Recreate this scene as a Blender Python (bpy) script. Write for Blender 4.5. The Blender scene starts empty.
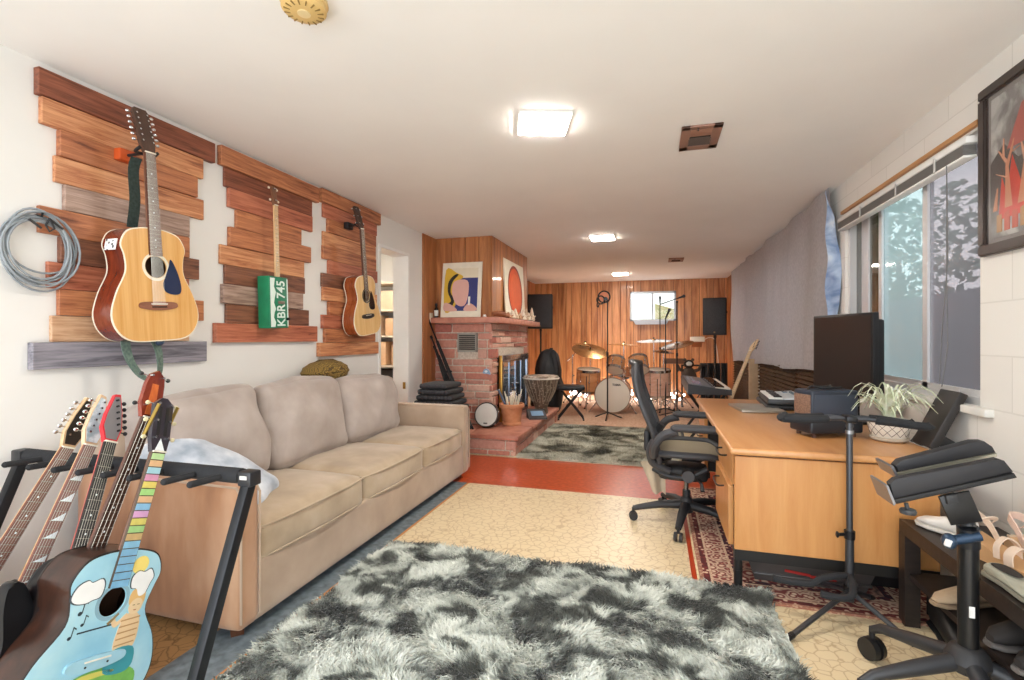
import bpy, bmesh, math, random
import numpy as np
from mathutils import Vector, Matrix, Euler
random.seed(7)
PI = math.pi
R_ = math.radians
SC = bpy.context.scene
COL = SC.collection

# ------------------------------------------------------------------ room frame
LX, RX, BY, CZ = -2.5, 1.36, 10.3, 2.37      # left wall, right wall, back wall, ceiling
FY = -0.9                                    # the room is modelled back to here
CAM_H = 1.2
FOC, UX, VY, VPX = 490.0, 512.0, 338.0, 655.0
YAW = math.atan((VPX - UX) / FOC)
_s, _c = math.sin(YAW), math.cos(YAW)
def _ray(u, v):
    q = (u - UX) / FOC
    return Vector((-_s + _c * q, _c + _s * q, (VY - v) / FOC))
def on_z(u, v, z):
    d = _ray(u, v); t = (z - CAM_H) / d.z
    return Vector((d.x * t, d.y * t, z))
def on_x(u, v, x):
    d = _ray(u, v); t = x / d.x
    return Vector((x, d.y * t, CAM_H + d.z * t))
def on_y(u, v, y):
    d = _ray(u, v); t = y / d.y
    return Vector((d.x * t, y, CAM_H + d.z * t))

# ------------------------------------------------------------------ materials
def lin(c):
    if isinstance(c, str):
        c = [int(c[i:i + 2], 16) for i in (0, 2, 4)]
    o = []
    for k in c[:3]:
        k /= 255.0
        o.append(k / 12.92 if k <= 0.04045 else ((k + 0.055) / 1.055) ** 2.4)
    return (o[0], o[1], o[2], 1.0)
_M = {}
def _new(name):
    m = bpy.data.materials.new(name); m.use_nodes = True
    nt = m.node_tree
    b = nt.nodes['Principled BSDF']
    return m, nt, b
def plain(hexc, rough=0.6, metal=0.0, noise=0.06, nscale=12.0, spec=0.5, bump=0.0, coat=0.0, sheen=0.0):
    key = ('p', hexc, rough, metal, noise, nscale, spec, bump, coat, sheen)
    if key in _M: return _M[key]
    m, nt, b = _new('surface_' + hexc)
    c = lin(hexc)
    b.inputs['Roughness'].default_value = rough
    b.inputs['Metallic'].default_value = metal
    b.inputs['Specular IOR Level'].default_value = spec
    b.inputs['Coat Weight'].default_value = coat
    b.inputs['Sheen Weight'].default_value = sheen
    tc = nt.nodes.new('ShaderNodeTexCoord')
    n = nt.nodes.new('ShaderNodeTexNoise'); n.inputs['Scale'].default_value = nscale; n.inputs['Detail'].default_value = 4
    nt.links.new(tc.outputs['Object'], n.inputs['Vector'])
    r = nt.nodes.new('ShaderNodeValToRGB')
    r.color_ramp.elements[0].position = 0.3; r.color_ramp.elements[1].position = 0.7
    r.color_ramp.elements[0].color = [max(0, k * (1 - noise)) for k in c[:3]] + [1]
    r.color_ramp.elements[1].color = [min(1, k * (1 + noise)) for k in c[:3]] + [1]
    nt.links.new(n.outputs['Fac'], r.inputs['Fac'])
    nt.links.new(r.outputs['Color'], b.inputs['Base Color'])
    if bump:
        bp = nt.nodes.new('ShaderNodeBump'); bp.inputs['Strength'].default_value = bump; bp.inputs['Distance'].default_value = 0.01
        nt.links.new(n.outputs['Fac'], bp.inputs['Height']); nt.links.new(bp.outputs['Normal'], b.inputs['Normal'])
    _M[key] = m
    return m
def ramp(nt, stops):
    r = nt.nodes.new('ShaderNodeValToRGB')
    el = r.color_ramp.elements
    while len(el) < len(stops): el.new(0.5)
    for e, (p, c) in zip(el, stops):
        e.position = p; e.color = lin(c)
    return r
def wood(c1, c2, scale=(1, 12, 12), rough=0.45, island=0.0, fine=3.0, coat=0.0, dark=None, seed=0):
    """grain runs along the axis with the small scale value"""
    key = ('w', c1, c2, scale, rough, island, fine, coat, dark, seed)
    if key in _M: return _M[key]
    m, nt, b = _new('wood_' + c1)
    tc = nt.nodes.new('ShaderNodeTexCoord')
    mp = nt.nodes.new('ShaderNodeMapping'); mp.inputs['Scale'].default_value = scale
    mp.inputs['Location'].default_value = (seed * 1.7, seed * 0.9, seed * 2.3)
    nt.links.new(tc.outputs['Object'], mp.inputs['Vector'])
    n = nt.nodes.new('ShaderNodeTexNoise'); n.inputs['Scale'].default_value = fine; n.inputs['Detail'].default_value = 8
    n.inputs['Roughness'].default_value = 0.65; n.inputs['Distortion'].default_value = 0.6
    nt.links.new(mp.outputs['Vector'], n.inputs['Vector'])
    st = [(0.32, c1), (0.66, c2)]
    if dark: st = [(0.30, dark), (0.42, c1), (0.62, c2)]
    r = ramp(nt, st)
    nt.links.new(n.outputs['Fac'], r.inputs['Fac'])
    out = r.outputs['Color']
    if island:
        g = nt.nodes.new('ShaderNodeNewGeometry')
        hs = nt.nodes.new('ShaderNodeHueSaturation')
        mr = nt.nodes.new('ShaderNodeMapRange')
        mr.inputs['To Min'].default_value = 1 - island; mr.inputs['To Max'].default_value = 1 + island
        nt.links.new(g.outputs['Random Per Island'], mr.inputs['Value'])
        nt.links.new(mr.outputs['Result'], hs.inputs['Value'])
        nt.links.new(out, hs.inputs['Color']); out = hs.outputs['Color']
        ad = nt.nodes.new('ShaderNodeVectorMath'); ad.operation = 'ADD'
        mu = nt.nodes.new('ShaderNodeMath'); mu.operation = 'MULTIPLY'; mu.inputs[1].default_value = 37.0
        nt.links.new(g.outputs['Random Per Island'], mu.inputs[0])
        nt.links.new(mp.outputs['Vector'], ad.inputs[0]); nt.links.new(mu.outputs[0], ad.inputs[1])
        nt.links.new(ad.outputs['Vector'], n.inputs['Vector'])
    nt.links.new(out, b.inputs['Base Color'])
    b.inputs['Roughness'].default_value = rough
    b.inputs['Coat Weight'].default_value = coat
    bp = nt.nodes.new('ShaderNodeBump'); bp.inputs['Strength'].default_value = 0.15; bp.inputs['Distance'].default_value = 0.004
    nt.links.new(n.outputs['Fac'], bp.inputs['Height']); nt.links.new(bp.outputs['Normal'], b.inputs['Normal'])
    _M[key] = m
    return m
def emit(hexc, strength):
    key = ('e', hexc, strength)
    if key in _M: return _M[key]
    m = bpy.data.materials.new('glow_' + hexc); m.use_nodes = True
    nt = m.node_tree; nt.nodes.clear()
    e = nt.nodes.new('ShaderNodeEmission'); o = nt.nodes.new('ShaderNodeOutputMaterial')
    e.inputs['Color'].default_value = lin(hexc); e.inputs['Strength'].default_value = strength
    nt.links.new(e.outputs[0], o.inputs['Surface'])
    _M[key] = m
    return m
def mixed(kind, stops, scale=5.0, mscale=(1, 1, 1), rough=0.8, detail=6, distort=0.0, bump=0.0, sheen=0.0, metal=0.0, coat=0.0, feature=None, out='Fac', seed=0.0):
    """generic noise / voronoi colour-ramp material"""
    key = ('x', kind, tuple(stops), scale, mscale, rough, detail, distort, bump, sheen, metal, coat, feature, out, seed)
    if key in _M: return _M[key]
    m, nt, b = _new('pattern_' + stops[0][1])
    tc = nt.nodes.new('ShaderNodeTexCoord')
    mp = nt.nodes.new('ShaderNodeMapping'); mp.inputs['Scale'].default_value = mscale; mp.inputs['Location'].default_value = (seed, seed, seed)
    nt.links.new(tc.outputs['Object'], mp.inputs['Vector'])
    if kind == 'noise':
        n = nt.nodes.new('ShaderNodeTexNoise'); n.inputs['Detail'].default_value = detail; n.inputs['Distortion'].default_value = distort
        o = n.outputs['Fac']
    elif kind == 'wave':
        n = nt.nodes.new('ShaderNodeTexWave'); n.inputs['Distortion'].default_value = distort; n.inputs['Detail'].default_value = detail
        o = n.outputs['Fac']
    else:
        n = nt.nodes.new('ShaderNodeTexVoronoi')
        if feature: n.feature = feature
        o = n.outputs['Distance']
    n.inputs['Scale'].default_value = scale
    nt.links.new(mp.outputs['Vector'], n.inputs['Vector'])
    r = ramp(nt, stops)
    nt.links.new(o, r.inputs['Fac']); nt.links.new(r.outputs['Color'], b.inputs['Base Color'])
    b.inputs['Roughness'].default_value = rough; b.inputs['Metallic'].default_value = metal
    b.inputs['Sheen Weight'].default_value = sheen; b.inputs['Coat Weight'].default_value = coat
    if bump:
        bp = nt.nodes.new('ShaderNodeBump'); bp.inputs['Strength'].default_value = bump; bp.inputs['Distance'].default_value = 0.01
        nt.links.new(o, bp.inputs['Height']); nt.links.new(bp.outputs['Normal'], b.inputs['Normal'])
    _M[key] = m
    return m
def glass(tint, refl=0.12, rough=0.02, haze=0.0):
    key = ('g', tint, refl, rough, haze)
    if key in _M: return _M[key]
    m = bpy.data.materials.new('glass_' + tint); m.use_nodes = True
    nt = m.node_tree; nt.nodes.clear()
    o = nt.nodes.new('ShaderNodeOutputMaterial'); t = nt.nodes.new('ShaderNodeBsdfTransparent'); g = nt.nodes.new('ShaderNodeBsdfGlossy')
    t.inputs['Color'].default_value = lin(tint); g.inputs['Roughness'].default_value = rough
    fr = nt.nodes.new('ShaderNodeLayerWeight'); fr.inputs['Blend'].default_value = 0.5
    pw = nt.nodes.new('ShaderNodeMath'); pw.operation = 'POWER'; pw.inputs[1].default_value = 5.0
    ad = nt.nodes.new('ShaderNodeMath'); ad.operation = 'MULTIPLY_ADD'; ad.inputs[1].default_value = 0.55; ad.inputs[2].default_value = refl; ad.use_clamp = True
    nt.links.new(fr.outputs['Facing'], pw.inputs[0]); nt.links.new(pw.outputs[0], ad.inputs[0])
    mx = nt.nodes.new('ShaderNodeMixShader')
    nt.links.new(ad.outputs[0], mx.inputs[0]); nt.links.new(t.outputs[0], mx.inputs[1]); nt.links.new(g.outputs[0], mx.inputs[2])
    last = mx
    if haze:
        tl = nt.nodes.new('ShaderNodeBsdfTranslucent'); tl.inputs['Color'].default_value = lin(tint)
        mh = nt.nodes.new('ShaderNodeMixShader'); mh.inputs[0].default_value = haze
        nt.links.new(mx.outputs[0], mh.inputs[1]); nt.links.new(tl.outputs[0], mh.inputs[2]); last = mh
    nt.links.new(last.outputs[0], o.inputs['Surface'])
    _M[key] = m
    return m

BLACK = plain('17171a', 0.5)
BLACK_GLOSS = plain('0c0c0e', 0.18, coat=0.6)
BLACK_SOFT = plain('1d1d1f', 0.9, bump=0.2, nscale=60)
DARK_METAL = plain('2b2c2f', 0.35, metal=0.6)
GREY_METAL = plain('77787c', 0.35, metal=0.8)
CHROME = plain('d5d7da', 0.18, metal=1.0, noise=0.02)
WHITE = plain('efeeea', 0.5, noise=0.02)
WALL_W = plain('e8e6e1', 0.7, noise=0.015, nscale=3)
CEIL_W = plain('f5f3ef', 0.8, noise=0.02, nscale=2)

# ------------------------------------------------------------------ mesh builder
class MB:
    def __init__(s): s.bm = bmesh.new()
    def box(s, c, size, rot=None, bev=0.0, seg=2, mi=0):
        r = bmesh.ops.create_cube(s.bm, size=1.0)
        vs = r['verts']
        bmesh.ops.scale(s.bm, vec=size, verts=vs)
        if bev:
            es = list({e for v in vs for e in v.link_edges})
            b = bmesh.ops.bevel(s.bm, geom=es, offset=bev, segments=seg, profile=0.5, affect='EDGES')
            vs = list({v for f in b['faces'] for v in f.verts} | {v for v in vs if v.is_valid})
        M = Matrix.Translation(Vector(c))
        if rot is not None:
            M = M @ (rot.to_4x4() if isinstance(rot, Matrix) else Euler(rot).to_matrix().to_4x4())
        bmesh.ops.transform(s.bm, matrix=M, verts=vs)
        if mi:
            for f in {f for v in vs for f in v.link_faces}: f.material_index = mi
        return s
    def tube(s, pts, r, n=8, cap=True, closed=False):
        pts = [Vector(p) for p in pts]
        rs = r if isinstance(r, (list, tuple)) else [r] * len(pts)
        rings = []
        up = None
        N = len(pts)
        for i, p in enumerate(pts):
            if closed: d = pts[(i + 1) % N] - pts[i - 1]
            elif i == 0: d = pts[1] - p
            elif i == N - 1: d = p - pts[i - 1]
            else: d = (pts[i + 1] - p).normalized() + (p - pts[i - 1]).normalized()
            if d.length < 1e-9: d = Vector((0, 0, 1))
            d.normalize()
            if up is None:
                up = Vector((0, 0, 1)) if abs(d.z) < 0.9 else Vector((1, 0, 0))
            x = d.cross(up)
            if x.length < 1e-6: x = d.orthogonal()
            x.normalize(); y = x.cross(d).normalized(); up = y
            rings.append([s.bm.verts.new(p + (x * math.cos(2 * PI * k / n) + y * math.sin(2 * PI * k / n)) * rs[i]) for k in range(n)])
        rng = range(N) if closed else range(N - 1)
        for i in rng:
            a, b = rings[i], rings[(i + 1) % N]
            for k in range(n):
                s.bm.faces.new((a[k], a[(k + 1) % n], b[(k + 1) % n], b[k]))
        if cap and not closed:
            s.bm.faces.new(rings[0][::-1]); s.bm.faces.new(rings[-1])
        return s
    def cyl(s, p0, p1, r, r1=None, n=16):
        return s.tube([p0, p1], [r, r if r1 is None else r1], n)
    def lathe(s, prof, n=24, M=None, cap=False):
        """prof: list of (radius, z)"""
        M = M or Matrix.Identity(4)
        rings = []
        for r, z in prof:
            if r < 1e-6: rings.append([s.bm.verts.new(M @ Vector((0, 0, z)))])
            else: rings.append([s.bm.verts.new(M @ Vector((r * math.cos(2 * PI * k / n), r * math.sin(2 * PI * k / n), z))) for k in range(n)])
        for a, b in zip(rings, rings[1:]):
            if len(a) == 1 and len(b) == 1: continue
            for k in range(n):
                k2 = (k + 1) % n
                if len(a) == 1: s.bm.faces.new((a[0], b[k], b[k2]))
                elif len(b) == 1: s.bm.faces.new((a[k], a[k2], b[0]))
                else: s.bm.faces.new((a[k], a[k2], b[k2], b[k]))
        return s
    def prism(s, out, y0, y1, hole=None, front=True, back=True, plane='xz', M=None, z_curve=None):
        """outline in local x,z extruded from y0 (front) to y1 (back)"""
        M = M or Matrix.Identity(4)
        def P(a, b, y):
            if plane == 'xz': v = Vector((a, y, b))
            elif plane == 'xy': v = Vector((a, b, y))
            else: v = Vector((y, a, b))
            return M @ v
        A = [s.bm.verts.new(P(a, b, y0)) for a, b in out]
        B = [s.bm.verts.new(P(a, b, y1)) for a, b in out]
        n = len(out)
        for i in range(n):
            j = (i + 1) % n
            s.bm.faces.new((A[i], A[j], B[j], B[i]))
        if hole:
            HA = [s.bm.verts.new(P(a, b, y0)) for a, b in hole]
            HB = [s.bm.verts.new(P(a, b, y1)) for a, b in hole]
            h = len(hole)
            for i in range(h):
                j = (i + 1) % h
                s.bm.faces.new((HA[i], HB[i], HB[j], HA[j]))
            for loop, hl, on in ((A, HA, front), (B, HB, back)):
                if not on: continue
                es = []
                for L in (loop, hl):
                    for i in range(len(L)):
                        e = s.bm.edges.get((L[i], L[(i + 1) % len(L)]))
                        es.append(e)
                bmesh.ops.triangle_fill(s.bm, edges=es, use_beauty=True)
        else:
            if front: s.bm.faces.new(A[::-1])
            if back: s.bm.faces.new(B)
        return s
    def soft(s, c, size, r=0.04, n=10, bulge=(0, 0, 0), rot=None, wob=0.0, seed=0, fn=None):
        """rounded, plumped box"""
        h = [k / 2 for k in size]
        cache = {}
        rnd = random.Random(seed)
        ph = [rnd.uniform(0, 6.28) for _ in range(6)]
        M = Matrix.Translation(Vector(c))
        if rot is not None:
            M = M @ (rot.to_4x4() if isinstance(rot, Matrix) else Euler(rot).to_matrix().to_4x4())
        def V(i, j, k):
            key = (i, j, k)
            if key in cache: return cache[key]
            t = [math.sin((2 * a / n - 1) * PI / 2) for a in (i, j, k)]
            p = Vector([t[a] * h[a] for a in range(3)])
            q = Vector([max(-(h[a] - r), min(h[a] - r, p[a])) for a in range(3)])
            d = p - q
            if d.length > 1e-9: p = q + d.normalized() * r
            for a in range(3):
                o = [b for b in range(3) if b != a]
                p[a] += bulge[a] * (1 - t[o[0]] ** 2) * (1 - t[o[1]] ** 2) * (t[a])
            if wob:
                w = wob * (math.sin(p.x * 21 + ph[0] + 3 * math.sin(p.y * 9)) + math.sin(p.y * 17 + ph[1] + 2 * math.sin(p.z * 11)) + math.sin(p.z * 23 + ph[2]))
                dd = p.normalized() if p.length > 1e-6 else Vector((0, 0, 1))
                p += dd * w * 0.33
            if fn: p = fn(p, t)
            v = s.bm.verts.new(M @ p); cache[key] = v
            return v
        for ax in range(3):
            o = [b for b in range(3) if b != ax]
            for side in (0, n):
                for a in range(n):
                    for b in range(n):
                        q = []
                        for da, db in ((0, 0), (1, 0), (1, 1), (0, 1)):
                            idx = [0, 0, 0]; idx[ax] = side; idx[o[0]] = a + da; idx[o[1]] = b + db
                            q.append(V(*idx))
                        try: s.bm.faces.new(q)
                        except ValueError: pass
        return s
    def ball(s, c, r, n=12, sc=(1, 1, 1), rot=None):
        res = bmesh.ops.create_uvsphere(s.bm, u_segments=n, v_segments=max(6, n // 2), radius=r)
        M = Matrix.Translation(Vector(c))
        if rot is not None: M = M @ Euler(rot).to_matrix().to_4x4()
        M = M @ Matrix.Diagonal((sc[0], sc[1], sc[2], 1))
        bmesh.ops.transform(s.bm, matrix=M, verts=res['verts'])
        return s
    def grid(s, fn, nu, nv, thick=0.0):
        g = [[s.bm.verts.new(fn(i / nu, j / nv)) for j in range(nv + 1)] for i in range(nu + 1)]
        fs = []
        for i in range(nu):
            for j in range(nv):
                fs.append(s.bm.faces.new((g[i][j], g[i + 1][j], g[i + 1][j + 1], g[i][j + 1])))
        if thick:
            bmesh.ops.recalc_face_normals(s.bm, faces=fs)
            bmesh.ops.solidify(s.bm, geom=fs, thickness=thick)
        return s
    def build(s, name, mat, parent=None, label=None, kind=None, smooth=35, matrix=None):
        bmesh.ops.recalc_face_normals(s.bm, faces=s.bm.faces)
        me = bpy.data.meshes.new(name)
        s.bm.to_mesh(me); s.bm.free()
        for m in (mat if isinstance(mat, (list, tuple)) else [mat]): me.materials.append(m)
        if smooth:
            me.polygons.foreach_set('use_smooth', [True] * len(me.polygons))
            me.set_sharp_from_angle(angle=R_(smooth))
        o = bpy.data.objects.new(name, me); COL.objects.link(o)
        if parent is not None: o.parent = parent
        if matrix is not None: o.matrix_local = matrix
        if label: o['label'] = label
        if kind: o['kind'] = kind
        return o

def thing(name, label, cat, loc=(0, 0, 0), rot=(0, 0, 0), group=None, matrix=None):
    o = bpy.data.objects.new(name, None); COL.objects.link(o)
    o.empty_display_size = 0.1
    o.location = loc; o.rotation_euler = rot
    if matrix is not None: o.matrix_world = matrix
    o['label'] = label; o['category'] = cat
    if group: o['group'] = group
    return o
def tag(o, label, cat, group=None):
    o['label'] = label; o['category'] = cat
    if group: o['group'] = group
    return o
def struct(name, mb, mat, parent=None, smooth=35):
    o = mb.build(name, mat, parent, smooth=smooth); o['kind'] = 'structure'
    return o
def copy_tree(o, parent=None):
    c = o.copy(); COL.objects.link(c)
    if parent is not None: c.parent = parent
    for ch in list(o.children): copy_tree(ch, c)
    return c
def basis(origin, zaxis, normal):
    """matrix whose local +Z is zaxis and whose local -Y looks along normal"""
    z = Vector(zaxis).normalized(); nn = Vector(normal)
    nn = (nn - z * nn.dot(z)).normalized()
    y = -nn; x = y.cross(z)
    M = Matrix((x, y, z)).transposed().to_4x4(); M.translation = Vector(origin)
    return M
def text_mesh(txt, size, mat, name, parent, matrix, extrude=0.001, bold=0.0, label=None):
    cu = bpy.data.curves.new('lettering_curve', 'FONT'); cu.body = txt; cu.size = size; cu.extrude = extrude; cu.offset = bold
    cu.align_x = 'CENTER'; cu.align_y = 'CENTER'
    tmp = bpy.data.objects.new('lettering_tmp', cu); COL.objects.link(tmp)
    dg = bpy.context.evaluated_depsgraph_get()
    me = bpy.data.meshes.new_from_object(tmp.evaluated_get(dg))
    bpy.data.objects.remove(tmp); bpy.data.curves.remove(cu)
    me.materials.clear(); me.materials.append(mat)
    o = bpy.data.objects.new(name, me); COL.objects.link(o); o.parent = parent; o.matrix_local = matrix
    if label: o['label'] = label
    return o
def catmull(pts, sub=6, closed=False):
    out = []
    n = len(pts)
    rng = range(n) if closed else range(n - 1)
    for i in rng:
        p0 = pts[(i - 1) % n] if closed or i > 0 else pts[0]
        p1 = pts[i]; p2 = pts[(i + 1) % n]
        p3 = pts[(i + 2) % n] if closed or i + 2 < n else pts[-1]
        for k in range(sub):
            t = k / sub
            out.append(tuple(0.5 * ((2 * p1[a]) + (-p0[a] + p2[a]) * t + (2 * p0[a] - 5 * p1[a] + 4 * p2[a] - p3[a]) * t * t + (-p0[a] + 3 * p1[a] - 3 * p2[a] + p3[a]) * t ** 3) for a in range(len(p1))))
    if not closed: out.append(tuple(pts[-1]))
    return out

exec_sections = []
# ================================================================== SETTING
def brick_white():
    m, nt, b = _new('painted_block')
    tc = nt.nodes.new('ShaderNodeTexCoord'); sp = nt.nodes.new('ShaderNodeSeparateXYZ'); cb = nt.nodes.new('ShaderNodeCombineXYZ')
    nt.links.new(tc.outputs['Object'], sp.inputs[0])
    nt.links.new(sp.outputs['Y'], cb.inputs['X']); nt.links.new(sp.outputs['Z'], cb.inputs['Y'])
    br = nt.nodes.new('ShaderNodeTexBrick')
    br.inputs['Scale'].default_value = 1.0; br.inputs['Brick Width'].default_value = 0.44; br.inputs['Row Height'].default_value = 0.225
    br.inputs['Mortar Size'].default_value = 0.004; br.inputs['Mortar Smooth'].default_value = 0.4
    br.inputs['Color1'].default_value = lin('eeece6'); br.inputs['Color2'].default_value = lin('eae8e2'); br.inputs['Mortar'].default_value = lin('dfddd6')
    nt.links.new(cb.outputs[0], br.inputs['Vector']); nt.links.new(br.outputs['Color'], b.inputs['Base Color'])
    bp = nt.nodes.new('ShaderNodeBump'); bp.inputs['Strength'].default_value = 0.2; bp.inputs['Distance'].default_value = 0.005; bp.invert = True
    nt.links.new(br.outputs['Fac'], bp.inputs['Height']); nt.links.new(bp.outputs['Normal'], b.inputs['Normal'])
    b.inputs['Roughness'].default_value = 0.6
    return m
def crackle(c_light, c_mid, c_line, rough=0.32, scale=13.0):
    m, nt, b = _new('crackle_' + c_mid)
    tc = nt.nodes.new('ShaderNodeTexCoord')
    nz = nt.nodes.new('ShaderNodeTexNoise'); nz.inputs['Scale'].default_value = 6; nz.inputs['Detail'].default_value = 5
    ad = nt.nodes.new('ShaderNodeMixRGB'); ad.blend_type = 'ADD'; ad.inputs[0].default_value = 0.09
    nt.links.new(tc.outputs['Object'], nz.inputs['Vector'])
    nt.links.new(tc.outputs['Object'], ad.inputs[1]); nt.links.new(nz.outputs['Color'], ad.inputs[2])
    v = nt.nodes.new('ShaderNodeTexVoronoi'); v.feature = 'DISTANCE_TO_EDGE'; v.inputs['Scale'].default_value = scale
    nt.links.new(ad.outputs[0], v.inputs['Vector'])
    r = ramp(nt, [(0.0, c_line), (0.07, c_mid)])
    nt.links.new(v.outputs['Distance'], r.inputs['Fac'])
    n2 = nt.nodes.new('ShaderNodeTexNoise'); n2.inputs['Scale'].default_value = 9; n2.inputs['Detail'].default_value = 6
    nt.links.new(tc.outputs['Object'], n2.inputs['Vector'])
    r2 = ramp(nt, [(0.35, c_mid), (0.65, c_light)])
    nt.links.new(n2.outputs['Fac'], r2.inputs['Fac'])
    mx = nt.nodes.new('ShaderNodeMixRGB'); mx.blend_type = 'DARKEN'; mx.inputs[0].default_value = 1
    nt.links.new(r2.outputs[0], mx.inputs[1]); nt.links.new(r.outputs[0], mx.inputs[2])
    nt.links.new(mx.outputs[0], b.inputs['Base Color'])
    b.inputs['Roughness'].default_value = rough
    return m
TAN = crackle('efe1c3', 'e6d3ae', 'c4aa82', scale=20.0)
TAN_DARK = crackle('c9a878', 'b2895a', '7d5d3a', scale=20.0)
BAND = mixed('noise', [(0.35, '5b666d'), (0.65, '7d8990')], scale=25, rough=0.5)
RED = mixed('noise', [(0.3, 'a83a16'), (0.7, 'c9582c')], scale=30, rough=0.28)
ORANGE = plain('c98545', 0.5)

def make_floor():
    bm = bmesh.new()
    xs = [-4.2, -1.72, -1.495, -1.478, 0.178, 0.203, 1.5]
    ys = [FY, 3.80, 4.715, BY + 0.1]
    for i in range(len(xs) - 1):
        for j in range(len(ys) - 1):
            if j == 1: mi = 3
            elif j == 2: mi = 0
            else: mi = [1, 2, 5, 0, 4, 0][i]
            vs = [bm.verts.new((x, y, 0)) for x, y in ((xs[i], ys[j]), (xs[i + 1], ys[j]), (xs[i + 1], ys[j + 1]), (xs[i], ys[j + 1]))]
            f = bm.faces.new(vs); f.material_index = mi
            low = [bm.verts.new((v.co.x, v.co.y, -0.1)) for v in vs]
            bm.faces.new(low[::-1])
    bmesh.ops.remove_doubles(bm, verts=bm.verts, dist=1e-5)
    me = bpy.data.meshes.new('floor'); bm.to_mesh(me); bm.free()
    for m in (TAN, TAN_DARK, BAND, RED, plain('b8401c', 0.35), ORANGE): me.materials.append(m)
    o = bpy.data.objects.new('floor', me); COL.objects.link(o); o['kind'] = 'structure'
make_floor()

mb = MB(); mb.box(((-4.2 + 1.5) / 2, (FY + BY + .1) / 2, CZ + 0.05), (5.7, BY + .1 - FY, 0.1)); struct('ceiling', mb, CEIL_W)

# left wall with the doorway to a side room
DY0, DY1, DZ = 4.10, 4.64, 2.06
TW = 0.16
mb = MB()
def wallbox(mb, x0, x1, y0, y1, z0, z1): mb.box(((x0 + x1) / 2, (y0 + y1) / 2, (z0 + z1) / 2), (x1 - x0, y1 - y0, z1 - z0))
wallbox(mb, LX - TW, LX, FY, DY0 - .03, 0, CZ)
wallbox(mb, LX - TW, LX, DY0 - .03, DY1 + .03, DZ + .03, CZ)
wallbox(mb, LX - TW, LX, DY1 + .03, BY, 0, CZ)
struct('wall_left', mb, WALL_W)
mb = MB()
wallbox(mb, -4.2, LX - TW, 5.9, 6.0, 0, CZ); wallbox(mb, -4.2, LX - TW, 3.0, 3.1, 0, CZ); wallbox(mb, -4.2, -4.1, 3.1, 5.9, 0, CZ)
struct('wall_side_room', mb, WALL_W)
mb = MB()
wallbox(mb, LX - TW - .01, LX + .012, DY1, DY1 + .03, 0, DZ)
wallbox(mb, LX - TW - .01, LX + .012, DY0 - .03, DY0, 0, DZ)
wallbox(mb, LX - TW - .01, LX + .012, DY0 - .03, DY1 + .03, DZ, DZ + .03)
o = struct('door_1', mb, WHITE)
mb = MB(); mb.box((LX - .035, DY1 - .006, 0.70), (.028, .012, .07), bev=.002)
mb.build('latch_plate', plain('a07a3c', 0.35, metal=0.9), o)
# shallow skirting on the left wall
mb = MB(); wallbox(mb, LX, LX + .012, FY, DY0 - .03, 0, .08); struct('baseboard_left', mb, WHITE)

# shelving seen through the doorway
t = thing('storage_shelf', 'white shelf unit with pale boards seen through the doorway', 'shelf', (-3.35, 5.88, 0))
mb = MB()
for x in (-.55, .55): mb.box((x, -.2, 1.0), (.03, .36, 2.0))
mb.build('side_panel', WHITE, t)
for z in (.35, .66, .84, 1.22, 1.55, 1.9):
    mb = MB(); mb.box((0, -.2, z), (1.07, .36, .025), bev=.003); mb.build('shelf', plain('d8cbb6', .6), t)
for i, (x, z, w, h, c) in enumerate([(-.2, .84, .5, .3, 'd9b48e'), (.3, .84, .34, .26, 'cfa27a'), (-.25, 1.22, .4, .26, 'e0c3a4'), (.25, 1.22, .42, .22, 'd5ab84'),
                                     (0, 1.55, .8, .24, 'd9b999'), (.1, .66, .6, .12, '2f2a26'), (-.1, .35, .6, .24, 'dcc6a8')]):
    mb = MB(); mb.box((0, 0, h / 2), (w, .26, h), bev=.01)
    o = mb.build('storage_box', plain(c, .7, noise=.1), None); o.location = (-3.35 + x, 5.68, z + .0135)
    tag(o, ['tan box on the middle shelf beyond the doorway, left of a darker box', 'brown box on the middle shelf beyond the doorway', 'pale box on the upper shelf beyond the doorway, on its left',
            'tan box on the upper shelf beyond the doorway, on its right', 'long pale box on the second highest shelf beyond the doorway',
            'low black box on a shelf beyond the doorway', 'cream box on the lowest shelf beyond the doorway'][i], 'box', 'boxes on the side room shelf')

# right wall: painted block with a window and a second opening behind the hanging cloth
BLOCK = brick_white()
W1 = (2.62, 4.20, 0.90, 2.115); W2 = (5.1, 8.9, 1.0, 2.1)
mb = MB(); X0, X1 = RX, RX + .2
for (a, b) in ((FY, W1[0]), (W1[1], W2[0]), (W2[1], BY + .1)): wallbox(mb, X0, X1, a, b, 0, CZ)
for w in (W1, W2):
    wallbox(mb, X0, X1, w[0], w[1], 0, w[2]); wallbox(mb, X0, X1, w[0], w[1], w[3], CZ)
struct('wall_right', mb, BLOCK)
mb = MB(); wallbox(mb, RX - .018, RX, 2.61, 4.24, 2.128, 2.15); struct('trim_1', mb, wood('b87f4b', 'd09a62', (12, 1, 12)))
ALU = plain('dcdcdc', 0.35, metal=0.3, noise=0.02)
def win_bars(mb, ys, zs, x, d):
    for a, b in ys: wallbox(mb, x, x + d, a, b, zs[0], zs[1])
mb = MB()
win_bars(mb, [(2.62, 2.655), (4.165, 4.20)], (.9, 2.115), RX + .02, .08)
wallbox(mb, RX + .02, RX + .10, 2.62, 4.2, .9, .935); wallbox(mb, RX + .02, RX + .10, 2.62, 4.2, 2.08, 2.115)
win_bars(mb, [(3.12, 3.165)], (.93, 2.09), RX + .03, .03)
win_bars(mb, [(3.175, 3.215)], (.93, 2.09), RX + .05, .03)
win_bars(mb, [(3.93, 4.04), (3.72, 3.765)], (.93, 2.09), RX + .05, .04)
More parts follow.
